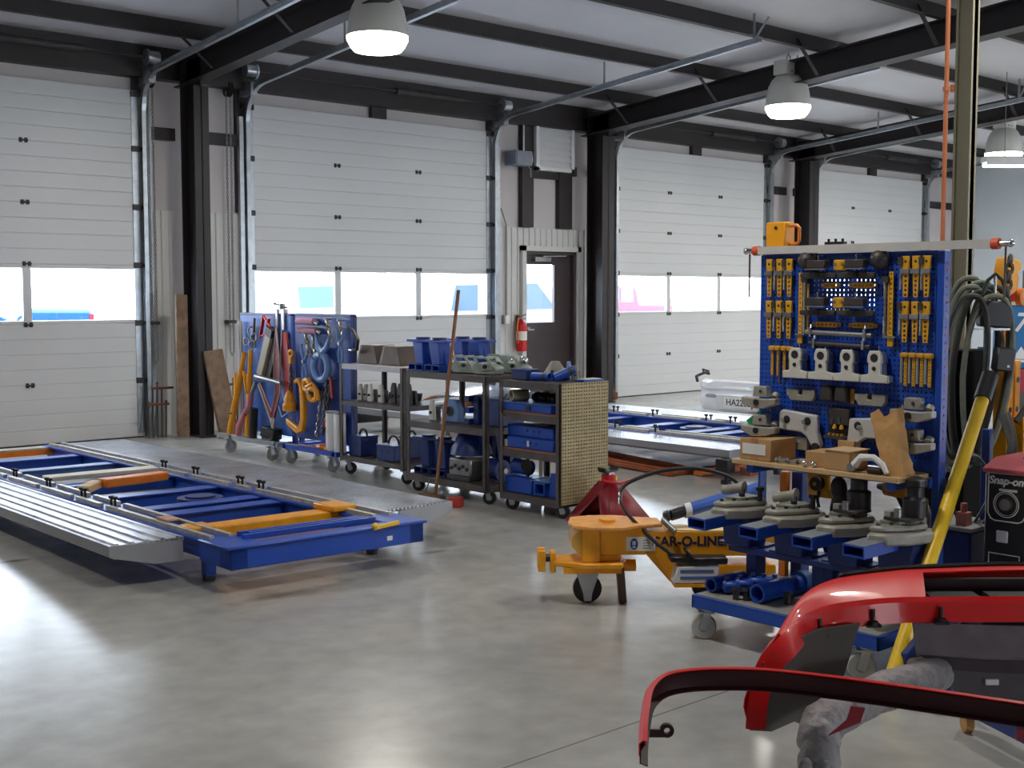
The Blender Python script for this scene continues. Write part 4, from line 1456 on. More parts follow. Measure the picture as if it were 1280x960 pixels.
t = T('gear_motor', 'blue and silver gear motor on the low shelf of the long cart', 'motor', (6.0, 7.05, .142))
P(t, 'cone_cover', MB().lathe([(.16, .19), (.15, .24), (.10, .34), (.06, .36), (.005, .36)], (6.0, 7.08, .142), 18), BLUE_D)
P(t, 'gearbox', MB().box((6.0, 7.08, .24), (.24, .26, .14)), STEEL, bevel=.015)
P(t, 'mount', MB().bx(5.87, 6.1, 6.95, 7.22, .142, .18), DGREY, bevel=.004)
for q in range(5):
    P(t, 'cap_screw', MB().cyl((5.87, 6.99 + q * .045, .23 + .02 * (q % 2)), (5.885, 6.99 + q * .045, .23 + .02 * (q % 2)), .014, 8), DARKHW)
t = T('electric_motor', 'dark blue motor with shaft at the right end of the low shelf', 'motor', (6.05, 6.82, .142))
P(t, 'housing', MB().cyl((6.05, 6.92, .23), (6.05, 6.78, .23), .08, 18), BLUE_D)
P(t, 'shaft', MB().cyl((6.05, 6.78, .23), (6.05, 6.745, .23), .02, 12), STEEL)
P(t, 'foot', MB().bx(5.99, 6.11, 6.80, 6.9, .142, .17), DGREY)

# --- on the tall cart
ZT = .927
blue_box('deep blue box at the left of the tall cart top', 5.9, 6.02, 6.36, 6.52, ZT, 1.0, BLUE_D, handle=False)
t = T('wheel_hub_casting', 'pale round hub casting standing on the tall cart top', 'casting', (6.12, 6.3, ZT))
P(t, 'hub', MB().lathe([(.10, 0), (.10, .03), (.075, .06), (.05, .10), (.03, .13), (.01, .13)], (6.12, 6.3, ZT), 18), CAST)
for q in range(4):
    a = q * PI / 2 + .5
    P(t, 'stud', MB().cyl((6.12 + .07 * math.cos(a), 6.3 + .07 * math.sin(a), ZT + .03), (6.12 + .07 * math.cos(a), 6.3 + .07 * math.sin(a), ZT + .07), .012, 8), DARKHW)
for i, (a, b, lab) in enumerate((((5.90, 6.30, ZT + .032), (5.93, 6.16, ZT + .032), 'short blue tube at the front edge of the tall cart top'), ((5.99, 6.20, ZT + .032), (6.11, 6.16, ZT + .032), 'short blue tube lying behind another on the tall cart'), ((5.92, 6.10, ZT + .03), (6.03, 6.02, ZT + .09), 'blue tube tilted up on the right of the tall cart top'))):
    t = T('blue_tube', lab, 'tube', a, group='blue tubes on the tall cart')
    P(t, 'tube', MB().pipe(a, b, .03, .023), BLUE)
    P(t, 'collar', MB().pipe(Vector(a).lerp(Vector(b), .7), Vector(a).lerp(Vector(b), .85), .0315, .024), DGREY)
screw_clamp('pale grey clamp between the blue tubes on the tall cart', 6.15, 6.12, ZT, CAST, .8, .5)
screw_clamp('sky blue clamp behind the hub casting on the tall cart', 6.22, 6.24, ZT, SKYBL, .95, -.4)
t = T('shallow_tray', 'shallow blue tray with white lining at the end of the tall cart top', 'tray', (6.12, 6.02, ZT))
P(t, 'pan', MB().bx(6.07, 6.27, 5.965, 6.06, ZT, ZT + .015), BLUE, bevel=.003)
P(t, 'lining', MB().bx(6.09, 6.25, 5.975, 6.05, ZT + .015, ZT + .02), PAPER)
z1 = .713
t = T('tool_tray', 'blue tool tray on the upper shelf of the tall cart', 'tray', (5.95, 6.26, z1))
P(t, 'tray', MB().bx(5.835, 6.1, 6.05, 6.53, z1, z1 + .055), BLUE, bevel=.005)
P(t, 'rim', MB().bx(5.828, 6.105, 6.045, 6.535, z1 + .055, z1 + .063), BLUE_L, bevel=.002)
P(t, 'latch', MB().bx(5.824, 5.836, 6.25, 6.29, z1 + .01, z1 + .045), DARKHW)
t = T('coiled_bag', 'black ribbed bag lying on the blue tool tray', 'bag', (6.0, 6.2, z1 + .063))
for q in range(6):
    P(t, 'fold', MB().sph((5.98 + .01 * (q % 2), 6.33 - q * .05, z1 + .095), .036, (1.6, .8, 1)), BLACK)
t = T('tape_roll', 'grey roll of strapping on its side by the blue tool tray', 'roll', (5.9, 6.49, z1 + .063))
P(t, 'roll', MB().pipe((5.86, 6.48, z1 + .105), (5.98, 6.44, z1 + .105), .042, .028), BEIGE)
P(t, 'hanging_end', MB().tube([(5.86, 6.52, z1 + .11), (5.82, 6.54, z1 + .06), (5.815, 6.53, z1 - .02), (5.815, 6.5, z1 - .04)], .006, 6), DGREY)
z2 = .453
for q in range(2):
    t = T('drawer_case', ('lower', 'upper')[q] + ' blue steel case of the stacked pair in the tall cart', 'case', (5.95, 6.25, z2 + q * .08), group='stacked blue cases')
    o = .03 * q
    P(t, 'body', MB().bx(5.84 + o, 6.12, 6.03 + o, 6.50 + o, z2 + q * .08, z2 + .078 + q * .08), BLUE, bevel=.005)
    for b in range(3):
        P(t, 'hole', MB().cyl((5.836 + o, 6.2 + b * .06, z2 + .045 + q * .08), (5.842 + o, 6.2 + b * .06, z2 + .045 + q * .08), .009, 8), BLACK)
    if q == 0:
        P(t, 'tag', MB().bx(5.837, 5.841, 6.27, 6.29, z2 + .02, z2 + .06), PAPER)
S('offcut', 'small white block at the left of the stacked blue cases', 'block', MB().bx(5.85, 5.9, 6.505, 6.54, z2, z2 + .05), PAPER, bevel=.003)
S('flat_plate', 'grey flat plates lying on the stacked blue cases', 'plate', MB().bx(5.93, 6.1, 6.2, 6.45, z2 + .160, z2 + .168), STEEL, bevel=.002)
z3 = .132
t = T('hydraulic_pump', 'blue hydraulic pump with black gauge at the bottom of the tall cart', 'pump', (5.95, 6.42, z3))
P(t, 'tank', MB().bx(5.85, 6.05, 6.26, 6.53, z3, z3 + .11), BLUE, bevel=.006)
P(t, 'cylinder', MB().cyl((5.95, 6.53, z3 + .17), (5.95, 6.38, z3 + .17), .055, 16), BLUE)
P(t, 'gauge', MB().cyl((5.93, 6.40, z3 + .19), (5.90, 6.36, z3 + .19), .042, 18), BLACKP)
P(t, 'neck', MB().cyl((5.93, 6.38, z3 + .1), (5.93, 6.38, z3 + .30), .014, 10), BLACKP)
t = T('blue_vise', 'blue channel vise at the bottom right of the tall cart', 'vise', (5.97, 6.15, z3))
P(t, 'channel', MB().rtube((5.86, 6.19, z3 + .05), (6.1, 6.19, z3 + .05), .11, .09, .012), BLUE, smooth=False)
P(t, 'top_plate', MB().bx(5.86, 6.1, 6.1, 6.27, z3 + .097, z3 + .107), BLUE_L, bevel=.002)
P(t, 'cheek', MB().prism([(6.12, z3), (6.03, z3), (6.03, z3 + .17), (6.1, z3 + .17)], 'x', 5.88, 5.93), BLUE, bevel=.004)
blue_box('dark blue case standing at the back of the tall cart bottom shelf', 6.13, 6.25, 6.1, 6.3, z3, z3 + .26, BLUE_D, handle=False)

# --- in front of the long cart
t = T('broom', 'brown wooden push-broom handle leaning on the long steel cart', 'broom', (5.70, 7.14, 0))
P(t, 'handle', MB().cyl((5.70, 7.14, .035), (5.805, 6.99, 1.56), .0135, 10), HANDLE)
P(t, 'head', MB().bar((5.69, 7.04, .035), (5.69, 7.30, .035), .06, .03), mk('broom_head', (110, 84, 66), .8), bevel=.004)
P(t, 'bristles', MB().bar((5.69, 7.045, .012), (5.69, 7.295, .012), .07, .024), BLACK)
P(t, 'brace', MB().tube([(5.70, 7.26, .05), (5.70, 7.20, .16), (5.705, 7.14, .17)], .006, 6), STEEL)
S('red_block', 'small red block on the floor by the right frame rack runway', 'block', MB().box((5.65, 6.84, .035), (.07, .10, .07), rot=(0, 0, .5)), mk('faded_red_brick', (186, 64, 52), .8, var=.15), bevel=.006)
# ================================================================ perforated tool cart
XB = 4.70                 # front face of the perforated sheet


def yy_(u):
    return 3.5 - u


pc = T('perforated_tool_cart', 'blue tool cart with a tall perforated panel full of yellow and grey fixtures', 'tool cart', (4.7, 3.0, 0))
m = MB()
PIT = 0.0212
nx, nz = 41, 43
ya, za = 2.605, 0.80
h0, h1 = PIT * .33, PIT * .67
for i in range(nx):
    for j in range(nz):
        a, b = ya + i * PIT, za + j * PIT
        vs = []
        for xx in (XB, XB + .008):
            vs += [(xx, a, b), (xx, a + PIT, b), (xx, a + PIT, b + PIT), (xx, a, b + PIT), (xx, a + h0, b + h0), (xx, a + h1, b + h0), (xx, a + h1, b + h1), (xx, a + h0, b + h1)]
        fs = []
        for o in (0, 8):
            fs += [tuple(o + q for q in f) for f in ((0, 1, 5, 4), (1, 2, 6, 5), (2, 3, 7, 6), (3, 0, 4, 7))]
        fs += [(4, 5, 13, 12), (5, 6, 14, 13), (6, 7, 15, 14), (7, 4, 12, 15)]
        m._add(vs, fs)
me_sheet = P(pc, 'perforated_panel', m, BLUE, smooth=False)
m = MB()
m.bx(XB, XB + .055, 2.572, 2.604, .2, 1.712)
P(pc, 'upright', m, BLUE, bevel=.003)
m = MB().bx(XB, XB + .055, 3.47, 3.482, .2, 1.712)
P(pc, 'upright', m, BLUE, bevel=.003)
m = MB()
for k in range(26):
    m.cyl((XB + .028, 2.5722, .84 + k * .033), (XB + .028, 2.5705, .84 + k * .033), .0065, 8)
P(pc, 'side_holes', m, mk('pinkish_hole_rim', (176, 92, 80), .6))
m = MB()
for (u0, u1, z0_, z1_) in ((.06, .325, .80, 1.70), (.60, .895, .80, 1.70), (.325, .60, .80, 1.455), (.325, .60, 1.63, 1.70), (.455, .475, 1.455, 1.63)):
    m.bx(XB + .046, XB + .050, 3.5 - u1, 3.5 - u0, z0_, z1_)
P(pc, 'rear_panel', m, BLUE_D, smooth=False)
P(pc, 'top_rail', MB().bx(XB - .002, XB + .09, 2.60, 3.475, 1.70, 1.714), BLUE, bevel=.002)
P(pc, 'shelf_rail', MB().bx(XB - .20, XB + .05, 2.66, 2.70, .735, .773).bx(XB - .20, XB + .05, 3.36, 3.40, .735, .773).bx(XB - .02, XB + .03, 2.60, 3.47, .735, .775), BLUE, bevel=.003)
P(pc, 'shelf', MB().bx(4.46, 4.698, 2.615, 3.45, .775, .797), TANWOOD, bevel=.003)
# deck
m = MB()
m.bx(4.25, 5.08, 2.56, 3.50, .19, .198)
m.bx(4.25, 4.262, 2.56, 3.50, .142, .2)
m.bx(5.068, 5.08, 2.56, 3.50, .142, .2)
m.bx(4.25, 5.08, 3.488, 3.50, .142, .2)
m.bx(4.25, 5.08, 2.56, 2.572, .142, .2)
dk = P(pc, 'deck', m, mk('deck_blue', (26, 74, 172), .38, var=.08), bevel=.003)
P(dk, 'rubber_mat', MB().bx(4.265, 5.065, 2.575, 3.485, .198, .202), mk('deck_grey_mat', (150, 148, 142), .6, var=.12))
for (xx, yv) in ((4.305, 3.44), (4.305, 2.64), (5.02, 3.44), (5.02, 2.64)):
    caster(pc, xx, yv, .056, .142, rim=GREY, tyre=mk('white_rimmed_tyre', (188, 186, 182), .5), yaw=2.2, w=.034)
m = MB()
m.bx(4.47, 4.62, 2.60, 3.47, .372, .40)
for yv in (2.66, 3.02, 3.37):
    m.bx(4.51, 4.58, yv - .03, yv + .03, .202, .372)
P(pc, 'raised_rail', m, BLUE_D, bevel=.003)

# square bar across the top with its pull pins
t = T('top_bar', 'long pale square bar across the top of the perforated panel', 'bar', (4.68, 2.93, 1.716))
P(t, 'bar', MB().rtube((4.68, 3.475, 1.7325), (4.68, 2.36, 1.7325), .034, .034, .004), mk('pale_grey_bar', (196, 194, 192), .45), smooth=False)
for a, s in ((3.475, 1), (2.36, -1)):
    c = P(t, 'end_collar', MB().cyl((4.68, a, 1.7325), (4.68, a + s * .03, 1.7325), .022, 14), mk('orange_red_cap', (214, 84, 50), .5))
    P(c, 'pin', MB().cyl((4.68, a + s * .03, 1.7325), (4.68, a + s * .07, 1.7325), .012, 12).sph((4.68, a + s * .075, 1.7325), .015), CHROME)
    P(c, 'hanging_rod', MB().cyl((4.68, a + s * .055, 1.72), (4.68, a + s * .055, 1.52), .0045, 8), DSTEEL)
t = T('magnet_box', 'yellow box with loop handle on top of the perforated panel', 'box', (4.72, 3.40, 1.715))
P(t, 'body', MB().bx(4.70, 4.78, 3.352, 3.458, 1.716, 1.862), YEL, bevel=.006)
P(t, 'handle', MB().tube([(4.74, 3.352, 1.845), (4.74, 3.315, 1.845), (4.74, 3.302, 1.832), (4.74, 3.302, 1.775), (4.74, 3.312, 1.762), (4.74, 3.352, 1.762)], .008, 8), ORANGE)
P(t, 'screw', MB().cyl((4.70, 3.40, 1.835), (4.695, 3.40, 1.835), .008, 10), DARKHW)
P(t, 'clip', MB().bx(4.69, 4.70, 3.40, 3.43, 1.716, 1.735), BLACK)
for i, u in enumerate((.39, .425, .46)):
    S('spring_clip', ('first', 'second', 'third')[i] + ' black clip from the yellow box along the top bar', 'clip', MB().bx(4.67, 4.70, yy_(u) - .012, yy_(u) + .012, 1.7505, 1.762).cyl((4.685, yy_(u), 1.762), (4.685, yy_(u), 1.775), .006, 8), BLACK)

# ---- yellow perforated measuring strips
def holed_strip(m, u, z0, z1, w, x0, taper=.75, n=6, th=.006):
    """flat strip with a row of square holes, narrowing downward"""
    st = (z1 - z0) / n
    for i in range(n):
        za_, zb_ = z0 + i * st, z0 + (i + 1) * st
        wa = w * (taper + (1 - taper) * i / n) / 2
        wb = w * (taper + (1 - taper) * (i + 1) / n) / 2
        h = w * .17
        zc = (za_ + zb_) / 2
        y = yy_(u)
        vs = []
        for xx in (x0 - th, x0):
            vs += [(xx, y - wa, za_), (xx, y + wa, za_), (xx, y + wb, zb_), (xx, y - wb, zb_), (xx, y - h, zc - h), (xx, y + h, zc - h), (xx, y + h, zc + h), (xx, y - h, zc + h)]
        fs = []
        for o in (0, 8):
            fs += [tuple(o + q for q in f) for f in ((0, 1, 5, 4), (1, 2, 6, 5), (2, 3, 7, 6), (3, 0, 4, 7))]
        fs += [(4, 5, 13, 12), (5, 6, 14, 13), (6, 7, 15, 14), (7, 4, 12, 15), (1, 2, 10, 9), (3, 0, 8, 11)]
        if i == 0:
            fs.append((0, 1, 9, 8))
        if i == n - 1:
            fs.append((2, 3, 11, 10))
        m._add(vs, fs)


def gauge_strip(label, u, z0, z1, group, w=.028):
    t = T('gauge_strip', label, 'measuring strip', (XB - .02, yy_(u), z0), group=group)
    L = z1 - z0
    m = MB()
    holed_strip(m, u, z0, z0 + L * .56, w, XB - .015, .72, 5)
    P(t, 'strip', m, YEL_D, smooth=False)
    m = MB()
    y = yy_(u)
    zz = z0 + L * .66
    m.prism([(y - .012, zz - .012), (y + .012, zz - .012), (y + .017, zz), (y + .017, zz + .018), (y - .017, zz + .018), (y - .017, zz)], 'x', XB - .022, XB - .010)
    P(t, 'slider', m, YEL_D, bevel=.002)
    m = MB()
    zz = z1 - .045
    m.prism([(y - .006, zz - .018), (y + .006, zz - .018), (y + .016, zz), (y + .017, zz + .045), (y - .017, zz + .045), (y - .016, zz)], 'x', XB - .024, XB - .010)
    h = P(t, 'head', m, YEL_D, bevel=.002)
    P(h, 'eye', MB().cyl((XB - .0248, y, zz + .022), (XB - .0242, y, zz + .022), .006, 8), BLACK)
    P(t, 'rod', MB().cyl((XB - .012, y, z0 + L * .55), (XB - .012, y, z1 - .05), .004, 8), YEL_D)
    for q in (z1 - .058, z0 + L * .6):
        P(t, 'holder_peg', MB().bx(XB - .03, XB - .001, y - .019, y + .022, q - .005, q + .005), CHROME)
    return t


ordn = ('first', 'second', 'third', 'fourth')
for row, (zb, zt) in enumerate(((1.523, 1.693), (1.335, 1.505))):
    for side, us in (('left', (.082, .137, .190)), ('right', (.768, .814, .862))):
        for i, u in enumerate(us):
            gauge_strip('%s yellow gauge strip from left, %s row, %s half of the panel' % (ordn[i], ('top', 'second')[row], side), u, zb, zt, 'yellow gauge strips on the panel')
    for side, u in (('left', .110), ('left', .163), ('right', .745), ('right', .840)):
        t = T('grey_rod', 'grey rod beside the %s yellow strip, %s row, %s side of the panel' % ({.110: 'first', .163: 'second', .745: 'first', .840: 'third'}[u], ('top', 'second')[row], side), 'rod', (XB - .02, yy_(u), zb), group='grey rods on the panel')
        P(t, 'rod', MB().cyl((XB - .018, yy_(u), zb + .03), (XB - .018, yy_(u), zt - .02), .006, 8), STEEL)
        P(t, 'head', MB().bx(XB - .03, XB - .006, yy_(u) - .010, yy_(u) + .010, zt - .035, zt - .005), DGREY)
for side, u, ur in (('left', .250, .272), ('right', .700, .672)):
    t = T('long_gauge_strip', 'long narrow yellow strip hung on the %s of the dark tongs' % side, 'measuring strip', (XB - .02, yy_(u), 1.31), group='long yellow strips')
    m = MB()
    holed_strip(m, u, 1.36, 1.63, .020, XB - .012, 1.0, 13)
    P(t, 'strip', m, YEL_D, smooth=False)
    P(t, 'foot', MB().bx(XB - .02, XB - .008, yy_(u) - .012, yy_(u) + .012, 1.315, 1.352), YEL_D)
    P(t, 'peg', MB().bx(XB - .03, XB, yy_(u) - .03, yy_(u) + .02, 1.352, 1.36), CHROME)
    t = T('long_grey_rod', 'long grey rod hung beside the long yellow strip, %s of the dark tongs' % side, 'rod', (XB - .02, yy_(ur), 1.35))
    P(t, 'rod', MB().cyl((XB - .016, yy_(ur), 1.35), (XB - .016, yy_(ur), 1.60), .007, 8), STEEL)
    P(t, 'second_rod', MB().cyl((XB - .016, yy_(ur + .018), 1.36), (XB - .016, yy_(ur + .018), 1.58), .005, 8), YEL_D)
    P(t, 'head', MB().bx(XB - .03, XB - .005, yy_(ur + .02), yy_(ur) + .012, 1.585, 1.61), DGREY)
for i, u in enumerate((.102, .134, .168, .200)):
    t = T('toothed_bar', '%s thin toothed yellow bar from the left, left of the white clamps' % ordn[i], 'bar', (XB - .02, yy_(u), 1.16), group='toothed yellow bars, left set')
    m = MB()
    holed_strip(m, u, 1.165, 1.275, .013, XB - .012, 1.0, 9)
    P(t, 'bar', m, YEL_D, smooth=False)
    P(t, 'head', MB().bx(XB - .03, XB - .006, yy_(u) - .015, yy_(u) + .015, 1.278, 1.30), YEL_D, bevel=.004)
for i, u in enumerate((.775, .812, .848, .884)):
    t = T('toothed_bar', '%s thin toothed yellow bar from the left, right of the white clamps' % ordn[i], 'bar', (XB - .02, yy_(u), 1.15), group='toothed yellow bars, right set')
    m = MB()
    holed_strip(m, u, 1.153, 1.27, .013, XB - .012, 1.0, 9)
    P(t, 'bar', m, YEL_D, smooth=False)
    P(t, 'head', MB().bx(XB - .03, XB - .006, yy_(u) - .015, yy_(u) + .02, 1.272, 1.292), YEL_D, bevel=.004)
    t = T('slim_grey_rod', '%s slim grey rod from the left between the toothed yellow bars on the right' % ordn[i], 'rod', (XB - .02, yy_(u - .018), 1.165), group='slim grey rods')
    P(t, 'rod', MB().cyl((XB - .016, yy_(u - .019), 1.165), (XB - .016, yy_(u - .019), 1.275), .0065, 8), GREY)
    P(t, 'cap', MB().bx(XB - .024, XB - .006, yy_(u - .019) - .008, yy_(u - .019) + .008, 1.275, 1.287), CHROME)
S('slim_grey_rod', 'slim grey rod hanging among the toothed yellow bars on the left', 'rod', MB().cyl((XB - .03, yy_(.152), 1.13), (XB - .03, yy_(.152), 1.28), .0055, 8), DSTEEL)

# ---- dark tongs, bars, shackles in the middle
for k, (zc, w) in enumerate(((1.665, 'upper'), (1.503, 'lower'))):
    for i, uc in enumerate((.362, .552)):
        t = T('grip_block', '%s %s dark grip block above a long dark bar' % (w, ('left', 'right')[i]), 'block', (XB - .05, yy_(uc), zc - .022), group='dark grip blocks')
        P(t, 'block', MB().box((XB - .05, yy_(uc), zc), (.045, .092, .036)), DGREY, bevel=.004)
        P(t, 'edge', MB().box((XB - .075, yy_(uc), zc - .022), (.012, .10, .006)), STEEL)
        P(t, 'hanger_pin', MB().cyl((XB - .05, yy_(uc), zc + .018), (XB - .05, yy_(uc), zc + .04), .004, 6).cyl((XB, yy_(uc), zc + .035), (XB - .055, yy_(uc), zc + .035), .004, 6), CHROME)
    zb = zc - .047
    t = T('dark_tong_bar', '%s long dark tong bar with two bolt holes across the panel' % w, 'bar', (XB - .04, yy_(.455), zb - .014), group='dark tong bars')
    for a, b in ((.27, .452), (.458, .64)):
        P(t, 'jaw', MB().prism([(yy_(a), zb - .012), (yy_(a), zb + .008), (yy_((a + b) / 2), zb + .016), (yy_(b), zb + .008), (yy_(b), zb - .012), (yy_((a + b) / 2), zb - .018)], 'x', XB - .055, XB - .03), DGREY, bevel=.004)
        P(t, 'bolt', MB().cyl((XB - .062, yy_((a + b) / 2), zb), (XB - .05, yy_((a + b) / 2), zb), .010, 10), BLACK)
    t = T('yellow_block', 'yellow square block between the %s grip blocks' % w, 'block', (XB - .04, yy_(.457), zc - .03), group='yellow square blocks')
    P(t, 'block', MB().bx(XB - .04, XB - .008, yy_(.485), yy_(.43), zc - .03, zc + .018), YEL_D, bevel=.005)
    for q in (.44, .475):
        P(t, 'screw', MB().cyl((XB - .043, yy_(q), zc), (XB - .039, yy_(q), zc), .007, 8), BRASSY)
    zs = (1.573, 1.401)[k]
    for i, (a, b) in enumerate(((.355, .45), (.495, .63)) if k == 0 else ((.312, .456), (.497, .634))):
        t = T('flat_gauge', 'yellow horizontal strip under the %s dark bar, %s one' % (w, ('left', 'right')[i]), 'measuring strip', (XB - .015, yy_((a + b) / 2), zs - .012), group='yellow horizontal strips')
        m = MB()
        n = 7
        st = (b - a) / n
        for q in range(n):
            c = a + (q + .5) * st
            hw = .012 if 0 < q < n - 1 else .008
            vs = []
            for xx in (XB - .014, XB - .008):
                vs += [(xx, yy_(c + st / 2), zs - hw), (xx, yy_(c - st / 2), zs - hw), (xx, yy_(c - st / 2), zs + hw), (xx, yy_(c + st / 2), zs + hw), (xx, yy_(c + .004), zs - .004), (xx, yy_(c - .004), zs - .004), (xx, yy_(c - .004), zs + .004), (xx, yy_(c + .004), zs + .004)]
            fs = []
            for o in (0, 8):
                fs += [tuple(o + z for z in f) for f in ((0, 1, 5, 4), (1, 2, 6, 5), (2, 3, 7, 6), (3, 0, 4, 7))]
            fs += [(4, 5, 13, 12), (5, 6, 14, 13), (6, 7, 15, 14), (7, 4, 12, 15), (0, 1, 9, 8), (2, 3, 11, 10)]
            m._add(vs, fs)
        P(t, 'strip', m, YEL_D, smooth=False)
for i, u in enumerate((.283, .645)):
    t = T('round_mirror', ('left', 'right')[i] + ' round dark steel bell hung at the top of the panel', 'bell', (XB - .04, yy_(u), 1.64), group='round steel bells')
    P(t, 'dome', MB().lathe([(.042, 0), (.042, .02), (.03, .045), (.012, .055)], (XB - .005, yy_(u), 1.678), 20, (-1, 0, .25)), DGREY)
    for q in (-.012, .012):
        P(t, 'screw', MB().cyl((XB - .055, yy_(u) + q, 1.69), (XB - .062, yy_(u) + q, 1.69), .006, 8), CHROME)
for i, (z, a, b) in enumerate(((1.367, .293, .625), (1.318, .312, .618))):
    t = T('slide_rod', ('upper', 'lower')[i] + ' horizontal grey rod over the white clamps', 'rod', (XB - .04, yy_(.455), z - .012), group='horizontal grey rods')
    P(t, 'rod', MB().cyl((XB - .035, yy_(a), z), (XB - .035, yy_(b), z - .008), .011, 12), STEEL if i == 0 else DGREY)
    for q in (a + .03, b - .03):
        P(t, 'wing_nut', MB().box((XB - .035, yy_(q), z), (.03, .012, .04)).cyl((XB - .035, yy_(q), z + .02), (XB - .035, yy_(q), z + .035), .006, 8), CHROME)

# ---- four clean cast clamps
for i, u in enumerate((.262, .396, .526, .660)):
    z0 = 1.162
    t = T('pinch_clamp', '%s of the four clean white clamps in a row on the panel' % ('leftmost', 'second from the left', 'third from the left', 'rightmost')[i], 'clamp', (XB - .05, yy_(u), z0), group='white clamps in a row')
    y = yy_(u)
    face = [(-.065, .0), (.065, .0), (.065, .03), (.028, .036), (.028, .082), (.035, .086), (.033, .115), (.024, .135), (-.022, .135), (-.033, .115), (-.035, .086), (-.028, .082), (-.03, .036), (-.065, .03)]
    P(t, 'front_jaw', MB().prism([(y + a, z0 + b) for a, b in face], 'x', XB - .072, XB - .055), CLAMPW, bevel=.003)
    P(t, 'rear_jaw', MB().prism([(y + a * .9, z0 + b * .95) for a, b in face], 'x', XB - .053, XB - .010), CLAMPB, bevel=.003)
    P(t, 'top_bore', MB().pipe((XB - .0735, y, z0 + .105), (XB - .070, y, z0 + .105), .018, .012).cyl((XB - .0728, y, z0 + .105), (XB - .0715, y, z0 + .105), .013, 14), DARKHW)
    P(t, 'lower_bolt', MB().cyl((XB - .075, y, z0 + .06), (XB - .07, y, z0 + .06), .009, 10), BLACK)
    P(t, 'hang_pin', MB().cyl((XB - .035, y, z0 + .13), (XB - .035, y, z0 + .155), .003, 6).cyl((XB, y, z0 + .15), (XB - .038, y, z0 + .15), .003, 6), CHROME)


# ---- winged clamps at both sides
def winged(label, u, z0):
    y = yy_(u)
    t = T('winged_clamp', label, 'clamp', (XB - .06, y, z0), group='winged grey clamps')
    P(t, 'upper_jaw', MB().prism([(y - .045, z0 + .052), (y + .045, z0 + .052), (y + .04, z0 + .062), (y + .036, z0 + .10), (y - .032, z0 + .10), (y - .036, z0 + .062)], 'x', XB - .075, XB - .03), CAST, bevel=.004)
    P(t, 'wing_bar', MB().prism([(y - .095, z0 + .022), (y - .03, z0), (y + .035, z0), (y + .095, z0 + .022), (y + .095, z0 + .05), (y + .04, z0 + .045), (y - .04, z0 + .045), (y - .095, z0 + .05)], 'x', XB - .09, XB - .045), CAST, bevel=.004)
    P(t, 'bolt', MB().cyl((XB - .096, y + .008, z0 + .028), (XB - .085, y + .008, z0 + .028), .014, 12), BLACK)
    P(t, 'upper_bolt', MB().cyl((XB - .08, y - .005, z0 + .078), (XB - .07, y - .005, z0 + .078), .007, 8), DARKHW)
    P(t, 'side_lug', MB().cyl((XB - .045, y - .06, z0 + .05), (XB - .03, y - .06, z0 + .065), .018, 10), CAST)
    return t


winged('upper winged grey clamp at the left edge of the panel', .078, 1.015)
winged('lower winged grey clamp at the left edge of the panel, over the taped box', .078, .885)
winged('upper winged grey clamp at the right edge of the panel', .842, 1.01)
winged('lower winged grey clamp at the right edge of the panel', .842, .88)
for i, uc in enumerate((.272, .622)):
    y = yy_(uc)
    t = T('notched_plate', ('left', 'right')[i] + ' notched grey plate in the middle of the panel', 'plate', (XB - .03, y, 1.06), group='notched grey plates')
    z = 1.06
    P(t, 'plate', MB().prism([(y - .075, z + .02), (y - .06, z), (y + .055, z), (y + .066, z + .02), (y + .074, z + .02), (y + .074, z + .05), (y + .012, z + .05), (y + .012, z + .026), (y - .01, z + .026), (y - .01, z + .05), (y - .075, z + .05)], 'x', XB - .04, XB - .015), CAST, bevel=.003)
    P(t, 'notch_block', MB().bx(XB - .018, XB - .008, y - .012, y + .014, z + .02, z + .052), DGREY)
for i, uc in enumerate((.408, .482)):
    y = yy_(uc)
    S('dark_pad', ('left', 'right')[i] + ' dark ribbed pad below the white clamps', 'pad', MB().prism([(y - .036, 1.068), (y + .034, 1.068), (y + .028, 1.135), (y - .028, 1.138)], 'x', XB - .05, XB - .012), DGREY, 'dark ribbed pads', bevel=.008)
m = MB()
holed_strip(m, .525, 1.062, 1.125, .016, XB - .014, 1.0, 4)
S('gauge_strip', 'short yellow strip right of the dark ribbed pads', 'measuring strip', m, YEL_D, smooth=False)
for i, (u0, s) in enumerate(((.165, 1), (.73, -1))):
    def pt(a, b):
        return (yy_(u0 + s * a), b)
    t = T('slotted_hook', ('left', 'right')[i] + ' large pale hook arm with two slots on the panel', 'arm', (XB - .04, yy_(u0 + s * .1), .84), group='large hook arms')
    P(t, 'arm', MB().prism([pt(0, .925), pt(0, 1.0), pt(.015, 1.015), pt(.2, 1.0), pt(.205, .93), pt(.225, .87), pt(.205, .845), pt(.175, .86), pt(.15, .90), pt(.12, .92)], 'x', XB - .05, XB - .02), mk('light_grey_arm', (196, 196, 196), .5, .1), bevel=.006)
    for a in (.045, .155):
        P(t, 'slot', MB().cyl((XB - .052, yy_(u0 + s * a), .972), (XB - .049, yy_(u0 + s * a), .972), .018, 12), BLACK)
        P(t, 'knob', MB().cyl((XB - .065, yy_(u0 + s * (a - .012)), .968), (XB - .05, yy_(u0 + s * (a - .012)), .968), .010, 10), CHROME)
    P(t, 'foot_bolt', MB().cyl((XB - .06, yy_(u0 + s * .2), .862), (XB - .05, yy_(u0 + s * .2), .862), .018, 12), DARKHW)
t = T('dark_bin', 'dark open parts bin with silver pins in the middle of the panel', 'bin', (XB - .05, yy_(.466), .92))
P(t, 'back', MB().bx(XB - .02, XB - .006, yy_(.522), yy_(.41), .92, 1.04), BLACKP)
P(t, 'flap', MB().bx(XB - .03, XB - .02, yy_(.518), yy_(.414), .965, 1.038), DGREY, bevel=.003)
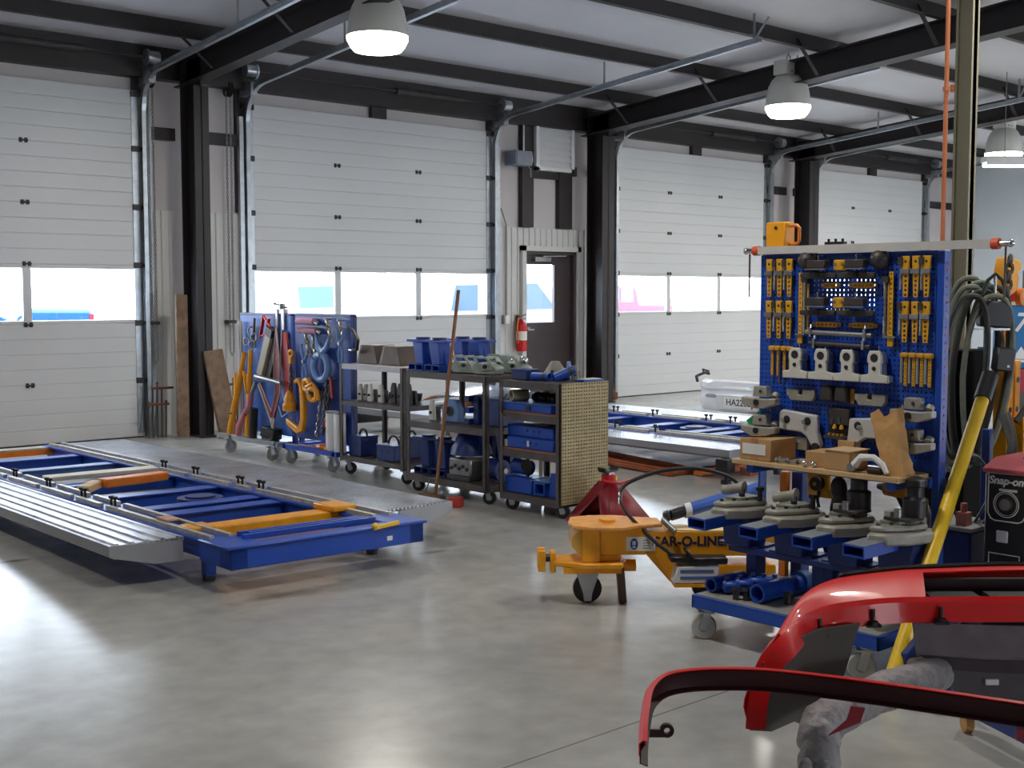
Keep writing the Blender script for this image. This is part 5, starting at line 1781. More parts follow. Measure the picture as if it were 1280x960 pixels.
P(t, 'ledge', MB().bx(XB - .06, XB - .006, yy_(.522), yy_(.41), .905, .92), DGREY)
for q in range(4):
    P(t, 'brass_tip', MB().bx(XB - .05, XB - .03, yy_(.435 + q * .021), yy_(.427 + q * .021), .92, .928), YEL_D)
for q in range(2):
    P(t, 'pin', MB().cyl((XB - .034, yy_(.437 + q * .035), .97), (XB - .034, yy_(.437 + q * .035), 1.0), .003, 6), CHROME)
    P(t, 'brass_bullet', MB().lathe([(.010, 0), (.010, .01), (.003, .02)], (XB - .034, yy_(.45 + q * .035), .948), 10), YEL_D)
S('square_lug', 'small grey square lug just above the shelf, right of the taped box', 'lug', MB().bx(XB - .03, XB - .008, yy_(.305), yy_(.238), .838, .895).cyl((XB - .032, yy_(.26), .872), (XB - .03, yy_(.26), .872), .008, 10), CAST, bevel=.006)
S('green_tag', 'green diamond tag sticking out at the left edge of the panel', 'tag', MB().prism([(3.465, 1.0), (3.545, .945), (3.475, .875), (3.455, .88)], 'x', XB - .01, XB - .006), GREEN)

# ---- things on the tan shelf
ZS = .798
t = T('taped_box', 'brown cardboard box with white label at the left end of the tan shelf', 'cardboard box', (4.55, 3.31, ZS))
P(t, 'carton', MB().bx(4.47, 4.66, 3.245, 3.412, ZS, .895), CARD, bevel=.003)
P(t, 'label', MB().bx(4.4665, 4.47, 3.27, 3.395, .825, .872), PAPER)
P(t, 'tape', MB().bx(4.4682, 4.4695, 3.31, 3.35, ZS, .895).bx(4.4690, 4.6, 3.31, 3.35, .895, .8962), mk('packing_tape', (176, 124, 86), .35))
P(t, 'strap', MB().bar((4.47, 3.40, .899), (4.64, 3.26, .899), .012, .004), BLACK)
t = T('carton', 'small open cardboard carton behind the middle of the tan shelf', 'cardboard box', (4.53, 3.03, ZS))
P(t, 'carton', MB().bx(4.5, 4.64, 2.985, 3.085, ZS, .862), CARD, bevel=.002)
t = T('carton', 'square cardboard carton in the middle of the tan shelf', 'cardboard box', (4.55, 2.92, ZS))
P(t, 'carton', MB().bx(4.475, 4.62, 2.853, 2.972, ZS, .878), CARD, bevel=.002)
P(t, 'top_flap', MB().bx(4.472, 4.625, 2.845, 2.975, .8785, .882), mk('pale_card', (206, 178, 140), .8))
P(t, 'side_mark', MB().bx(4.52, 4.56, 2.8522, 2.853, .815, .845), YEL_P)
S('carton', 'small cardboard carton stacked at the back over the square one', 'cardboard box', MB().bx(4.63, 4.688, 2.93, 3.01, .80, .905), CARD, bevel=.002)
t = T('paper_bag', 'crumpled brown paper bag standing at the right end of the tan shelf', 'bag', (4.56, 2.70, ZS))
rows = []
random.seed(11)
N = 22
for j in range(12):
    f = j / 11
    z = ZS + .002 + f * .235
    cy = 2.685 + .055 * f
    w_, d_ = .062 - .006 * math.sin(f * 5), .055 * (1 - .55 * f)
    r_ = []
    for i in range(N):
        a = 2 * PI * i / N
        c, s = math.cos(a), math.sin(a)
        sq = 1 / max(abs(c), abs(s)) ** .7
        j_ = 1 + random.uniform(-.09, .09)
        zz = z + (random.uniform(-.012, .03) if j == 11 else 0) + (.03 * max(0, -s) if j == 11 else 0)
        r_.append((4.57 + d_ * c * sq * j_, cy + w_ * s * sq * j_, zz))
    r_.append(r_[0])
    rows.append(r_)
P(t, 'paper', MB().sheet(rows, .0015), KRAFT)
P(t, 'bottom', MB().prism([(p[0], p[1]) for p in rows[0][:-1]], 'z', ZS, ZS + .003), KRAFT)
t = T('masking_gun', 'white plastic tape gun lying before the paper bag on the shelf', 'tape gun', (4.49, 2.79, ZS))
P(t, 'arm', MB().tube([(4.48, 2.83, ZS + .03), (4.48, 2.80, ZS + .065), (4.48, 2.74, ZS + .07), (4.48, 2.70, ZS + .045), (4.48, 2.68, ZS + .012)], .012, 8, rs=[.018, .016, .014, .014, .01]), WHITEP)
P(t, 'roller', MB().cyl((4.465, 2.84, ZS + .02), (4.50, 2.85, ZS + .02), .018, 12), CHROME)
P(t, 'handle', MB().cyl((4.49, 2.77, ZS + .014), (4.49, 2.71, ZS + .014), .014, 10), BLACK)
for i, (xx, yv) in enumerate(((4.48, 3.19), (4.49, 3.14), (4.50, 3.10), (4.52, 3.2))):
    t = T('hex_bolt', '%s steel bolt lying between the taped box and the cartons' % ('front left', 'front middle', 'front right', 'rear')[i], 'bolt', (xx, yv, ZS), group='bolts on the tan shelf')
    P(t, 'shank', MB().cyl((xx, yv + .02, ZS + .012), (xx, yv - .02, ZS + .012), .008, 8), STEEL)
    P(t, 'head', MB().cyl((xx, yv + .02, ZS + .012), (xx, yv + .032, ZS + .012), .0118, 6), STEEL)
for i, yv in enumerate((3.035, 2.995)):
    S('ball_stud', ('left', 'right')[i] + ' shiny ball stud on the front edge of the tan shelf', 'stud', MB().sph((4.468 + .005 * i, yv + .03, ZS + .0141), .014), CHROME, 'ball studs')

# ---- four anchoring clamps on blue pedestals
for i, yc in enumerate((3.42, 3.14, 2.87, 2.63)):
    x0 = 4.49
    t = T('anchor_pedestal', '%s blue pedestal with rectangular tube arm on the cart' % ('leftmost', 'second from left', 'third from left', 'rightmost')[i], 'pedestal', (x0, yc, .40), group='blue pedestals')
    P(t, 'column', MB().prism([(yc - .075, .402), (yc + .06, .402), (yc + .075, .535), (yc - .09, .535)], 'x', x0 - .04, x0 + .09), BLUE_D, bevel=.005)
    P(t, 'base_plate', MB().bx(x0 - .015, x0 + .125, yc - .11, yc + .11, .4005, .408), BLUE_D)
    ta_ = P(t, 'tube_arm', MB().rtube((x0 - .26, yc + .04, .525), (x0 - .04, yc + .02, .535), .105, .048, .006), BLUE, smooth=False)
    P(ta_, 'dusty_top', MB().bar((x0 - .257, yc + .04, .5505), (x0 - .04, yc + .02, .5605), .095, .002), mk('dusty_blue_grey', (132, 138, 146), .65))
    P(t, 'stop_tab', MB().bx(x0 - .06, x0 - .05, yc - .06, yc - .045, .535, .575), BEIGE)
    t = T('anchor_clamp', '%s grey cast anchoring clamp on a blue pedestal' % ('leftmost', 'second from left', 'third from left', 'rightmost')[i], 'clamp', (x0, yc, .537), group='anchoring clamps')
    z = .538
    pm = CAST
    P(t, 'lower_casting', MB().prism([(x0 - .15, yc + .05), (x0 - .14, yc - .03), (x0 - .06, yc - .09), (x0 + .06, yc - .125), (x0 + .14, yc - .08), (x0 + .14, yc + .09), (x0 + .02, yc + .11)], 'z', z, z + .045), pm, bevel=.008)
    P(t, 'upper_casting', MB().prism([(x0 - .12, yc + .06), (x0 - .11, yc), (x0 - .03, yc - .05), (x0 + .08, yc - .09), (x0 + .12, yc - .04), (x0 + .12, yc + .07), (x0, yc + .09)], 'z', z + .045, z + .07), pm, bevel=.008)
    P(t, 'cover_plate', MB().prism([(x0 - .04, yc + .06), (x0 - .02, yc - .02), (x0 + .07, yc - .06), (x0 + .10, yc), (x0 + .09, yc + .06)], 'z', z + .07, z + .085), mk('greenish_plate', (140, 146, 138), .5, .2), bevel=.003)
    if i < 2:
        m = MB().cyl((x0 - .01, yc + .09, z + .105), (x0 + .01, yc, z + .125), .022, 12).cyl((x0 + .01, yc, z + .125), (x0 + .012, yc - .012, z + .125), .03, 12)
        P(t, 'clamp_lever', m, CAST)
        P(t, 'lever_post', MB().cyl((x0 + .01, yc, z + .08), (x0 + .01, yc, z + .12), .014, 10), DGREY)
        P(t, 'hex_bolt', MB().cyl((x0 + .05, yc - .07, z + .07), (x0 + .05, yc - .07, z + .12), .012, 6).cyl((x0 + .05, yc - .07, z + .115), (x0 + .05, yc - .07, z + .13), .02, 6), DARKHW)
    else:
        P(t, 'vise_jaw', MB().bx(x0 - .03, x0 + .08, yc - .07, yc + .05, z + .085, z + .10), DGREY, bevel=.003)
        P(t, 'ram_body', MB().lathe([(.05, 0), (.05, .07), (.035, .08), (.035, .12), (.045, .125), (.045, .15), (.02, .16)], (x0 + .06, yc + .02 - .02 * i, z + .10), 14), BLACKP)
        P(t, 'ram_pin', MB().cyl((x0 - .02, yc - .01, z + .10), (x0 - .02, yc - .01, z + .135), .016, 10), STEEL)
        P(t, 'adjuster', MB().cyl((x0 - .02, yc + .03, z + .10), (x0 - .02, yc + .03, z + .12), .02, 6), CAST)
    for q in range(3):
        P(t, 'cap_screw', MB().cyl((x0 - .09 + q * .05, yc + .035 - q * .03, z + .07), (x0 - .09 + q * .05, yc + .035 - q * .03, z + .08), .009, 8), DARKHW)

# ---- below the shelf
t = T('yellow_winch_plate', 'yellow winch plate with black hub hanging under the left of the tan shelf', 'winch', (4.79, 3.22, .62))
P(t, 'plate', MB().prism([(3.275, .61), (3.12, .61), (3.12, .655), (3.16, .655), (3.16, .73), (3.28, .73)], 'x', 4.80, 4.815), YEL, bevel=.003)
P(t, 'hub', MB().cyl((4.77, 3.215, .675), (4.80, 3.215, .675), .032, 16), BLACKP)
P(t, 'hub_nut', MB().cyl((4.765, 3.215, .675), (4.77, 3.215, .675), .01, 6), YEL_D)
P(t, 'hook', MB().tube([(4.80, 3.215, .64), (4.79, 3.215, .60), (4.78, 3.20, .57)], .008, 8), BLACK)
S('orange_post', 'orange post behind the leftmost anchoring clamp', 'post', MB().bx(4.84, 4.87, 3.42, 3.46, .203, .70), ORANGE, bevel=.003)
S('blue_post', 'short dark blue post behind the orange one on the cart', 'post', MB().bx(4.88, 4.95, 3.36, 3.42, .203, .70), BLUE_D, bevel=.003)
t = T('leather_glove', 'black work glove hanging under the middle of the tan shelf', 'glove', (4.60, 2.98, .62))
m = MB().sph((4.60, 2.98, .70), .04, (.6, 1, 1.3)).sph((4.60, 2.975, .655), .036, (.6, 1, 1.2))
for q in range(4):
    m.tube([(4.60, 3.005 - q * .018, .65), (4.595, 3.01 - q * .021, .61), (4.60, 3.012 - q * .022, .585)], .009, 8)
P(t, 'glove', m, BLACK)
t = T('drill_motor', 'yellow and black drill hanging under the right of the tan shelf', 'drill', (4.72, 2.76, .62))
P(t, 'body', MB().cyl((4.78, 2.86, .70), (4.78, 2.75, .69), .035, 14), YEL)
P(t, 'grip', MB().bar((4.78, 2.79, .68), (4.78, 2.73, .58), .05, .035, up=(1, 0, 0)), BLACKP, bevel=.008)
P(t, 'chuck', MB().cyl((4.78, 2.86, .70), (4.78, 2.90, .70), .022, 12, r2=.012), DGREY)
S('white_bottle', 'white round-topped bottle standing by the rightmost anchoring clamp', 'bottle', MB().lathe([(.04, 0), (.042, .01), (.042, .22), (.03, .255), (.012, .27)], (4.72, 2.66, .402), 16), CAST)
S('pump_block', 'dark blue hydraulic block standing on the deck between pedestals', 'block', MB().bx(4.72, 4.85, 3.0, 3.12, .203, .45).cyl((4.72, 3.06, .42), (4.66, 3.06, .42), .04, 14), BLUE_D, bevel=.006)

# ---- on the deck mat
t = T('blue_sleeve', 'short blue steel sleeve lying at the left end of the cart deck', 'tube', (4.36, 3.38, .203))
P(t, 'sleeve', MB().pipe((4.33, 3.455, .2375), (4.55, 3.45, .2375), .034, .024), BLUE)
t = T('flanged_sleeve', 'large blue steel sleeve with collar lying on the cart deck', 'tube', (4.4, 3.0, .203))
P(t, 'sleeve', MB().pipe((4.32, 3.195, .2455), (4.61, 3.18, .2455), .042, .032), BLUE)
P(t, 'collar', MB().pipe((4.605, 3.18, .2535), (4.655, 3.178, .2535), .050, .033), BLUE_L)
for i, (xx, yv) in enumerate(((4.40, 3.36), (4.43, 3.31), (4.47, 3.27))):
    t = T('toothed_pad', '%s blue toothed pad in the heap on the cart deck' % ('left', 'middle', 'right')[i], 'pad', (xx, yv, .203), group='blue toothed pads')
    P(t, 'pad', MB().box((xx, yv, .232 + .012 * i), (.14, .05, .05), rot=(.2, .1, -.6)), BLUE, bevel=.012)
    for q in range(3):
        c = Vector((xx, yv, .262 + .012 * i)) + Euler((.2, .1, -.6)).to_matrix() @ Vector((-.05 + q * .05, 0, 0))
        P(t, 'tooth', MB().cyl(c, c + Vector((0, 0, .012)), .012, 6), BLUE_D)
for i, (xx, yv) in enumerate(((4.31, 3.30), (4.33, 3.26), (4.37, 3.255), (4.41, 3.10))):
    S('clamp_stud', '%s dark stud with nut between the two blue sleeves on the deck' % ('first', 'second', 'third', 'fourth')[i], 'stud', MB().cyl((xx, yv, .203), (xx, yv, .24), .014, 8).cyl((xx, yv, .24), (xx + .004, yv, .255), .022, 6), DARKHW, 'dark studs on the deck')
t = T('long_dark_bar', 'dark bar lying along the deck behind the large blue sleeve', 'bar', (4.64, 2.9, .203))
P(t, 'bar', MB().bar((4.66, 2.98, .22), (4.67, 2.68, .22), .05, .034), BLUE_D, bevel=.004)
P(t, 'bolt_row', MB().cyl((4.665, 2.9, .237), (4.665, 2.9, .25), .015, 6), DARKHW)
# ================================================================ yellow pulling tower on its trolley
YT = 4.28
t = T('pulling_tower', 'yellow pulling tower trolley on one black caster with foot pump', 'pulling tower', (4.8, YT, 0))
TOWER = [t]
P(t, 'lower_plate', MB().prism([(4.13, YT - .06), (4.36, YT - .14), (4.62, YT - .14), (4.66, YT - .06), (4.66, YT + .06), (4.62, YT + .14), (4.36, YT + .14), (4.13, YT + .06)], 'z', .195, .222), YEL, bevel=.006)
P(t, 'plate_web', MB().bx(4.2, 4.62, YT - .10, YT - .08, .165, .195).bx(4.2, 4.62, YT + .08, YT + .10, .165, .195), YEL)
P(t, 'tow_lug', MB().bx(4.02, 4.075, YT - .05, YT - .02, .165, .27).bx(4.02, 4.075, YT + .02, YT + .05, .165, .27).bx(4.11, 4.15, YT - .05, YT + .05, .16, .26), YEL, bevel=.004)
P(t, 'tow_pin', MB().cyl((4.03, YT, .225), (4.15, YT, .225), .02, 12), DGREY)
P(t, 'upright_block', MB().bx(4.33, 4.46, YT - .11, YT + .11, .222, .39), YEL, bevel=.004)
m = MB().prism([(4.26, .30), (4.26, .345), (4.33, .39), (4.33, .25)], 'y', YT - .1, YT + .1)
P(t, 'front_gusset', m, mk('tan_yellow', (200, 150, 60), .5))
P(t, 'body', MB().bx(4.46, 4.80, YT - .09, YT + .09, .255, .39).bx(4.46, 4.62, YT - .08, YT + .08, .222, .255), YEL, bevel=.005)
P(t, 'top_plate', MB().prism([(4.24, YT - .02), (4.27, YT - .12), (4.42, YT - .17), (4.62, YT - .17), (4.76, YT - .10), (4.92, YT - .08), (4.92, YT + .08), (4.76, YT + .12), (4.6, YT + .17), (4.42, YT + .17), (4.27, YT + .12)], 'z', .39, .408), mk('dusty_orange_top', (226, 158, 76), .5, var=.12, scale=9, dirt=(150, 110, 70), damt=.5), bevel=.004)
P(t, 'pivot_boss', MB().cyl((4.53, YT, .408), (4.53, YT, .422), .06, 20), YEL)
P(t, 'cross_pin', MB().cyl((4.62, YT, .185), (4.74, YT, .185), .03, 14), YEL)
P(t, 'drop_leg', MB().bar((4.645, YT - .01, .0), (4.62, YT - .01, .20), .055, .06, up=(0, 1, 0)), mk('brown_steel_leg', (96, 78, 66), .5, .3), bevel=.003)
# caster
m = MB().cyl((4.385, YT, .15), (4.385, YT, .168), .05, 16)
for e in (-1, 1):
    m.prism([(4.385 - .06, .165), (4.385 + .06, .165), (4.385 + .022, .05), (4.385 + .018, .012), (4.385 - .018, .012), (4.385 - .022, .05)], 'y', YT + e * .03 - .003, YT + e * .03 + .003)
f = P(t, 'caster', m, GALV)
P(f, 'wheel', MB().lathe([(.01, -.022), (.058, -.022), (.072, -.016), (.072, .016), (.058, .022), (.01, .022)], (4.385, YT, .072), 24, (0, 1, 0)), BLACK)
# long beam going right, lettering on its near side
bm = P(t, 'beam', MB().prism([(4.80, .375), (4.80, .255), (4.98, .115), (5.02, .115), (5.75, .115), (5.75, .20), (5.3, .20), (5.3, .245), (5.75, .245), (5.75, .36)], 'y', YT - .085, YT + .085), YEL, bevel=.004)
P(bm, 'dusty_top', MB().bar((4.95, YT, .3755), (5.75, YT, .3625), .166, .004), mk('dusty_cream_top', (222, 196, 140), .6, var=.1))
P(bm, 'rear_wheel', MB().lathe([(.01, -.03), (.07, -.03), (.085, -.02), (.085, .02), (.07, .03), (.01, .03)], (5.28, YT, .086), 20, (0, 1, 0)), BLACK)
# sticker
st = P(t, 'safety_sticker', MB().bx(4.655, 4.865, YT - .0925, YT - .09, .275, .345), PAPER)
P(st, 'blue_disc', MB().cyl((4.71, YT - .0925, .31), (4.71, YT - .0935, .31), .028, 22), mk('sign_blue', (30, 60, 150), .5))
P(st, 'face_mark', MB().bx(4.697, 4.723, YT - .0942, YT - .0935, .305, .325).bx(4.70, 4.72, YT - .0942, YT - .0935, .290, .300), PAPER)
for q in range(4):
    P(st, 'print_line', MB().bx(4.775, 4.82 + .01 * (q % 2), YT - .0932, YT - .0925, .325 - q * .013, .331 - q * .013), GREY)
P(st, 'side_mark', MB().bx(4.842, 4.85, YT - .0932, YT - .0925, .30, .335), BLUE)

t = T('foot_pump', 'white and blue foot pump with black pedal hung on the yellow beam', 'pump', (5.1, YT - .2, .12))
TOWER.append(t)
P(t, 'housing', MB().prism([(4.97, .135), (5.0, .22), (5.30, .225), (5.30, .135)], 'y', YT - .20, YT - .10), WHITEP, bevel=.006)
for z in (.155, .187):
    P(t, 'slot', MB().bx(5.02, 5.26, YT - .202, YT - .199, z, z + .016), mk('blue_slot', (90, 112, 160), .5))
P(t, 'pedal', MB().bar((4.95, YT - .16, .255), (5.1, YT - .16, .25), .09, .03).bar((5.06, YT - .16, .30), (5.13, YT - .16, .24), .09, .022).bar((5.10, YT - .16, .245), (5.36, YT - .16, .245), .09, .035), BLACKP, bevel=.006)
P(t, 'bottom_rail', MB().bx(4.98, 5.3, YT - .205, YT - .095, .118, .134), YEL)
P(t, 'hose_fitting', MB().cyl((4.98, YT - .16, .27), (4.94, YT - .16, .28), .016, 10), DARKHW)
t = T('pull_ram', 'light blue hydraulic ram with black head and white collar on the yellow tower', 'hydraulic ram', (5.0, YT - .04, .42))
TOWER.append(t)
a, b = Vector((4.97, YT - .03, .435)), Vector((5.72, YT + .10, .56))
P(t, 'barrel', MB().cyl(a.lerp(b, .22), b, .034, 18), mk('ram_blue', (64, 104, 186), .35))
P(t, 'collar', MB().cyl(a.lerp(b, .17), a.lerp(b, .23), .037, 18), WHITEP)
P(t, 'head', MB().cyl(a.lerp(b, .03), a.lerp(b, .17), .028, 16), BLACKP)
P(t, 'clevis', MB().box(a + Vector((-.01, 0, .0)), (.05, .06, .05), rot=(0, -.3, -.3)), DGREY, bevel=.006)
P(t, 'coupling', MB().cyl(a + Vector((-.05, -.03, -.01)), a + Vector((.03, -.10, -.06)), .018, 10), STEEL)
t = T('hydraulic_hose', 'black hydraulic hose looping from the foot pump over the yellow tower', 'hose', (4.9, 4.2, .28))
TOWER.append(t)
pts = [(4.94, YT - .16, .285), (4.85, YT - .13, .33), (4.74, YT - .06, .40), (4.66, YT + .0, .46), (4.63, YT + .05, .52), (4.66, YT + .08, .565), (4.75, YT + .10, .60), (4.95, YT + .12, .64), (5.2, YT + .14, .65), (5.42, YT + .13, .62), (5.52, YT + .12, .58), (5.54, YT + .10, .55)]


def smooth_pts(p, n=4):
    P_ = [Vector(q) for q in p]
    out = []
    for i in range(len(P_) - 1):
        p0, p1, p2, p3 = P_[max(i - 1, 0)], P_[i], P_[i + 1], P_[min(i + 2, len(P_) - 1)]
        for k in range(n):
            s = k / n
            out.append(.5 * ((2 * p1) + (p2 - p0) * s + (2 * p0 - 5 * p1 + 4 * p2 - p3) * s * s + (3 * p1 - p0 - 3 * p2 + p3) * s ** 3))
    out.append(P_[-1])
    return out


P(t, 'hose', MB().tube(smooth_pts(pts), .011, 8), BLACK)
P(t, 'ferrule', MB().cyl((4.63, YT + .035, .49), (4.637, YT + .06, .54), .014, 10), CHROME)



def settle(root, px_, k, ang, keep=('caster', 'wheel', 'rear_wheel')):
    """shorten the built pieces along the beam, then swing the thing about the caster"""
    rx = root.location.x

    def walk(o):
        for ch in o.children:
            xs = [v.co.x for v in ch.data.vertices]
            mid = (min(xs) + max(xs)) / 2
            for v in ch.data.vertices:
                if ch.name.split('.')[0] in keep:
                    v.co.x += (px_ + (mid + rx - px_) * k) - (mid + rx)
                else:
                    v.co.x = px_ + (v.co.x + rx - px_) * k - rx
            walk(ch)
    walk(root)
    M = Matrix.Translation((px_, YT, 0)) @ Matrix.Rotation(ang, 4, 'Z') @ Matrix.Translation((-px_, -YT, 0))
    root.location = M @ root.location
    root.rotation_euler = (0, 0, ang)


for r_ in TOWER:
    settle(r_, 4.36, .68, -R(40))
lt = text_mesh('lettering', 'CAR-O-LINER', .066, mk('dark_navy_lettering', (24, 26, 60), .5), None, (4.882 - 4.8, -.0866, .318), (PI / 2, 0, 0), bold=.002)
lt.parent = bm

# jack stand
t = T('jack_stand', 'red jack stand with ratchet post standing behind the yellow tower', 'jack stand', (6.06, 5.72, 0))
cx, cy = 6.06, 5.72
b, tp, zt = .21, .05, .27
m = MB()
for k in range(4):
    c, s = math.cos(k * PI / 2), math.sin(k * PI / 2)

    def q(u, z):
        v = -b + (b - tp) * z / zt
        return (cx + c * v - s * u, cy + s * v + c * u, z)
    A0, A1, T0, T1 = q(-b, 0), q(b, 0), q(-tp, zt), q(tp, zt)
    if k % 2:
        m._add([A0, A1, T1, T0], [(0, 1, 2, 3)])
    else:
        w0, w1, w2 = q(-.10, .05), q(.10, .05), q(0, .19)
        m._add([A0, A1, T1, T0, w0, w1, w2], [(0, 1, 5, 4), (1, 2, 6, 5), (0, 4, 6, 3), (3, 6, 2)])
fr = P(t, 'frame', m, DRED)
sd = fr.modifiers.new('plate', 'SOLIDIFY')
sd.thickness = .006
P(t, 'collar', MB().cyl((cx, cy, zt - .02), (cx, cy, .318), .046, 8), RED)
P(t, 'post', MB().bx(cx - .025, cx + .025, cy - .03, cy + .03, .315, .345), STEEL)
P(t, 'saddle', MB().prism([(cx - .075, .36), (cx - .06, .335), (cx + .06, .335), (cx + .075, .36), (cx + .07, .372), (cx + .04, .35), (cx - .04, .35), (cx - .07, .372)], 'y', cy - .035, cy + .035), BLACKP, bevel=.004)
P(t, 'lever', MB().tube([(cx - .11, cy - .05, .292), (cx - .05, cy - .06, .275), (cx + .04, cy - .065, .262), (cx + .15, cy - .05, .268)], .010, 8), RED)
P(t, 'warning_label', MB().bx(cx + .02, cx + .036, cy - .05, cy - .044, .28, .31), YEL_P)
# ================================================================ at the right: hoses, chain tower, welder
t = T('prop_pole', 'long yellow pole with black cap leaning across the right end of the tool cart', 'pole', (4.11, 2.45, 0))
A, B = Vector((4.11, 2.45, .0)), Vector((5.12, 2.575, 1.186))
P(t, 'pole', MB().cyl(A, A.lerp(B, .93), .029, 16), YEL_P)
P(t, 'cap', MB().cyl(A.lerp(B, .915), B, .036, 16), BLACKP)

t = T('chain_tower', 'yellow chain tower post standing behind the hanging hoses', 'tower', (6.08, 2.98, 0))
m = MB().bx(6.02, 6.075, 2.93, 3.01, 0, 1.2).bx(6.095, 6.15, 2.93, 3.01, 0, 1.2).bx(6.07, 6.10, 2.97, 3.01, 0, 1.62)
P(t, 'post', m, YEL, bevel=.004)
P(t, 'head', MB().prism([(6.04, 1.52), (6.13, 1.55), (6.15, 1.62), (6.13, 1.64), (6.17, 1.66), (6.16, 1.70), (6.05, 1.72), (6.02, 1.64)], 'y', 2.95, 3.03), YEL, bevel=.006)
P(t, 'chain_wheel', MB().cyl((6.16, 2.93, 1.52), (6.16, 2.96, 1.52), .045, 18), ORANGE)
for z in (.55, .8, .95, 1.1):
    for xx in (6.045, 6.12):
        P(t, 'pin_hole', MB().cyl((xx, 2.929, z), (xx, 2.932, z), .016, 12), BLACK)
P(t, 'foot', MB().bx(5.95, 6.22, 2.8, 3.12, 0, .04), YEL)
P(t, 'lower_guard', MB().bx(6.05, 6.20, 2.86, 2.925, .72, .92), YEL, bevel=.005)
for i, (a, b, w) in enumerate((((5.98, 2.92, 1.72), (5.96, 2.93, 1.40), 'left of'), ((6.14, 2.86, 1.5), (6.12, 2.85, .95), 'down the front of'), ((6.20, 2.88, 1.45), (6.22, 2.84, .7), 'right of'))):
    t2 = T('tower_chain', 'grey pulling chain hanging ' + w + ' the yellow chain tower', 'chain', b, group='tower chains')
    P(t2, 'links', MB().chain(a, b, .055, .009), STEEL if i else DSTEEL)
    P(t2, 'hook', MB().ring(Vector(b) - Vector((0, 0, .03)), .025, .009, ax=(0, 1, 0), n=14, a0=.6, a1=5.6), ORANGE)

t = T('air_hose_coil', 'thick coil of black-green hose hanging beside the perforated panel', 'hose', (5.68, 2.94, .72))
dirx = Vector((.742, -.670, 0))
for i in range(7):
    c = Vector((5.66, 2.955, 1.14)) + dirx * (.024 * i - .055) + Vector((.671, .741, 0)) * (.028 * ((i * 3) % 7 - 3))
    pts = []
    hw, hh = .105 + .005 * (i % 3), .385 + .022 * ((i * 2) % 5)
    for k in range(36):
        a = 2 * PI * k / 36
        sx = math.copysign(abs(math.cos(a)) ** .75, math.cos(a))
        sz = math.copysign(abs(math.sin(a)) ** .9, math.sin(a))
        pts.append(c + dirx * (hw * sx * (1 - .25 * (sz < 0) * abs(sz)) + .03 * math.sin(a)) + Vector((0, 0, hh * sz)))
    P(t, 'loop', MB().tube(pts, .0145, 8, closed=True), HOSE_G if i % 3 else HOSE)
t = T('hose_hanger', 'black half-round hanger with arched handle above the hose coil', 'hanger', (5.71, 2.86, 1.38))
ry = -.736
M_ = Matrix.Translation((5.71, 2.86, 0)) @ Matrix.Rotation(ry, 4, 'Z')
m = MB()
m.M = M_
m.prism([(-.078, 1.38), (.07, 1.37), (.078, 1.42), (.065, 1.47), (.03, 1.50), (-.03, 1.505), (-.065, 1.47), (-.08, 1.43)], 'y', -.04, .03)
P(t, 'drum', m, BLACKP, bevel=.008)
m = MB()
m.M = M_
m.tube([(-.075, 0, 1.42), (-.065, 0, 1.52), (-.035, 0, 1.60), (0, 0, 1.63), (.035, 0, 1.60), (.07, 0, 1.50), (.075, 0, 1.42)], .010, 8)
P(t, 'arch', m, mk('dark_green_handle', (44, 60, 52), .4))
m = MB()
m.M = M_
m.cyl((0, 0, 1.48), (0, 0, 1.63), .008, 8)
P(t, 'stem', m, CHROME)
m = MB()
m.M = M_
m.bx(-.085, .06, -.045, .03, 1.362, 1.372)
P(t, 'shelf_edge', m, GALV)
t = T('control_box', 'black control box hanging on a cable in front of the yellow tower', 'control box', (5.73, 2.82, 1.16))
m = MB()
m.M = Matrix.Translation((5.735, 2.82, 1.225)) @ Matrix.Rotation(-.736, 4, 'Z') @ Matrix.Rotation(.12, 4, 'Y')
m.bx(-.045, .045, -.035, .035, -.06, .055)
P(t, 'case', m, BLACKP, bevel=.008)
P(t, 'cable', MB().tube([(5.73, 2.82, 1.28), (5.74, 2.83, 1.33), (5.73, 2.85, 1.37)], .008, 8), STEEL)
P(t, 'button', MB().sph((5.722, 2.79, 1.19), .008), WHITEP)
t = T('paint_can', 'blue and white can on a hook behind the hose coil', 'can', (5.93, 3.0, 1.18))
P(t, 'body', MB().cyl((5.93, 3.02, 1.18), (5.93, 3.02, 1.27), .03, 16), BLUE_L)
P(t, 'label', MB().pipe((5.93, 3.02, 1.19), (5.93, 3.02, 1.21), .0308, .03), PAPER)
P(t, 'bail', MB().tube([(5.93, 3.02, 1.27), (5.94, 3.01, 1.33), (5.95, 3.0, 1.37)], .003, 6), STEEL)

t = T('black_filler_cabinet', 'tall black cabinet added to fill the dark gap behind the hose coil', 'cabinet', (5.9, 3.15, 0))  # added black box that darkens the gap behind the coil
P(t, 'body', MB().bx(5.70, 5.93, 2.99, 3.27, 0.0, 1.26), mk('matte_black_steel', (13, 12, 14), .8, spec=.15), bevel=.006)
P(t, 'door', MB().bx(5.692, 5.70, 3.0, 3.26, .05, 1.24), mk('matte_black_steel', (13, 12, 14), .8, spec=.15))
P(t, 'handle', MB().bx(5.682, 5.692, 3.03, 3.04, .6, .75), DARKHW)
t = T('hydraulic_unit', 'dark blue hydraulic unit with thin hoses right of the tool cart', 'pump', (5.3, 2.77, 0))
P(t, 'tank', MB().bx(5.15, 5.42, 2.66, 2.88, .03, .48), BLUE_D, bevel=.01)
P(t, 'top_tray', MB().bx(5.14, 5.43, 2.65, 2.89, .48, .50), GREY, bevel=.004)
P(t, 'mast', MB().bx(5.38, 5.42, 2.70, 2.74, .5, .92), BLUE_D, bevel=.004)
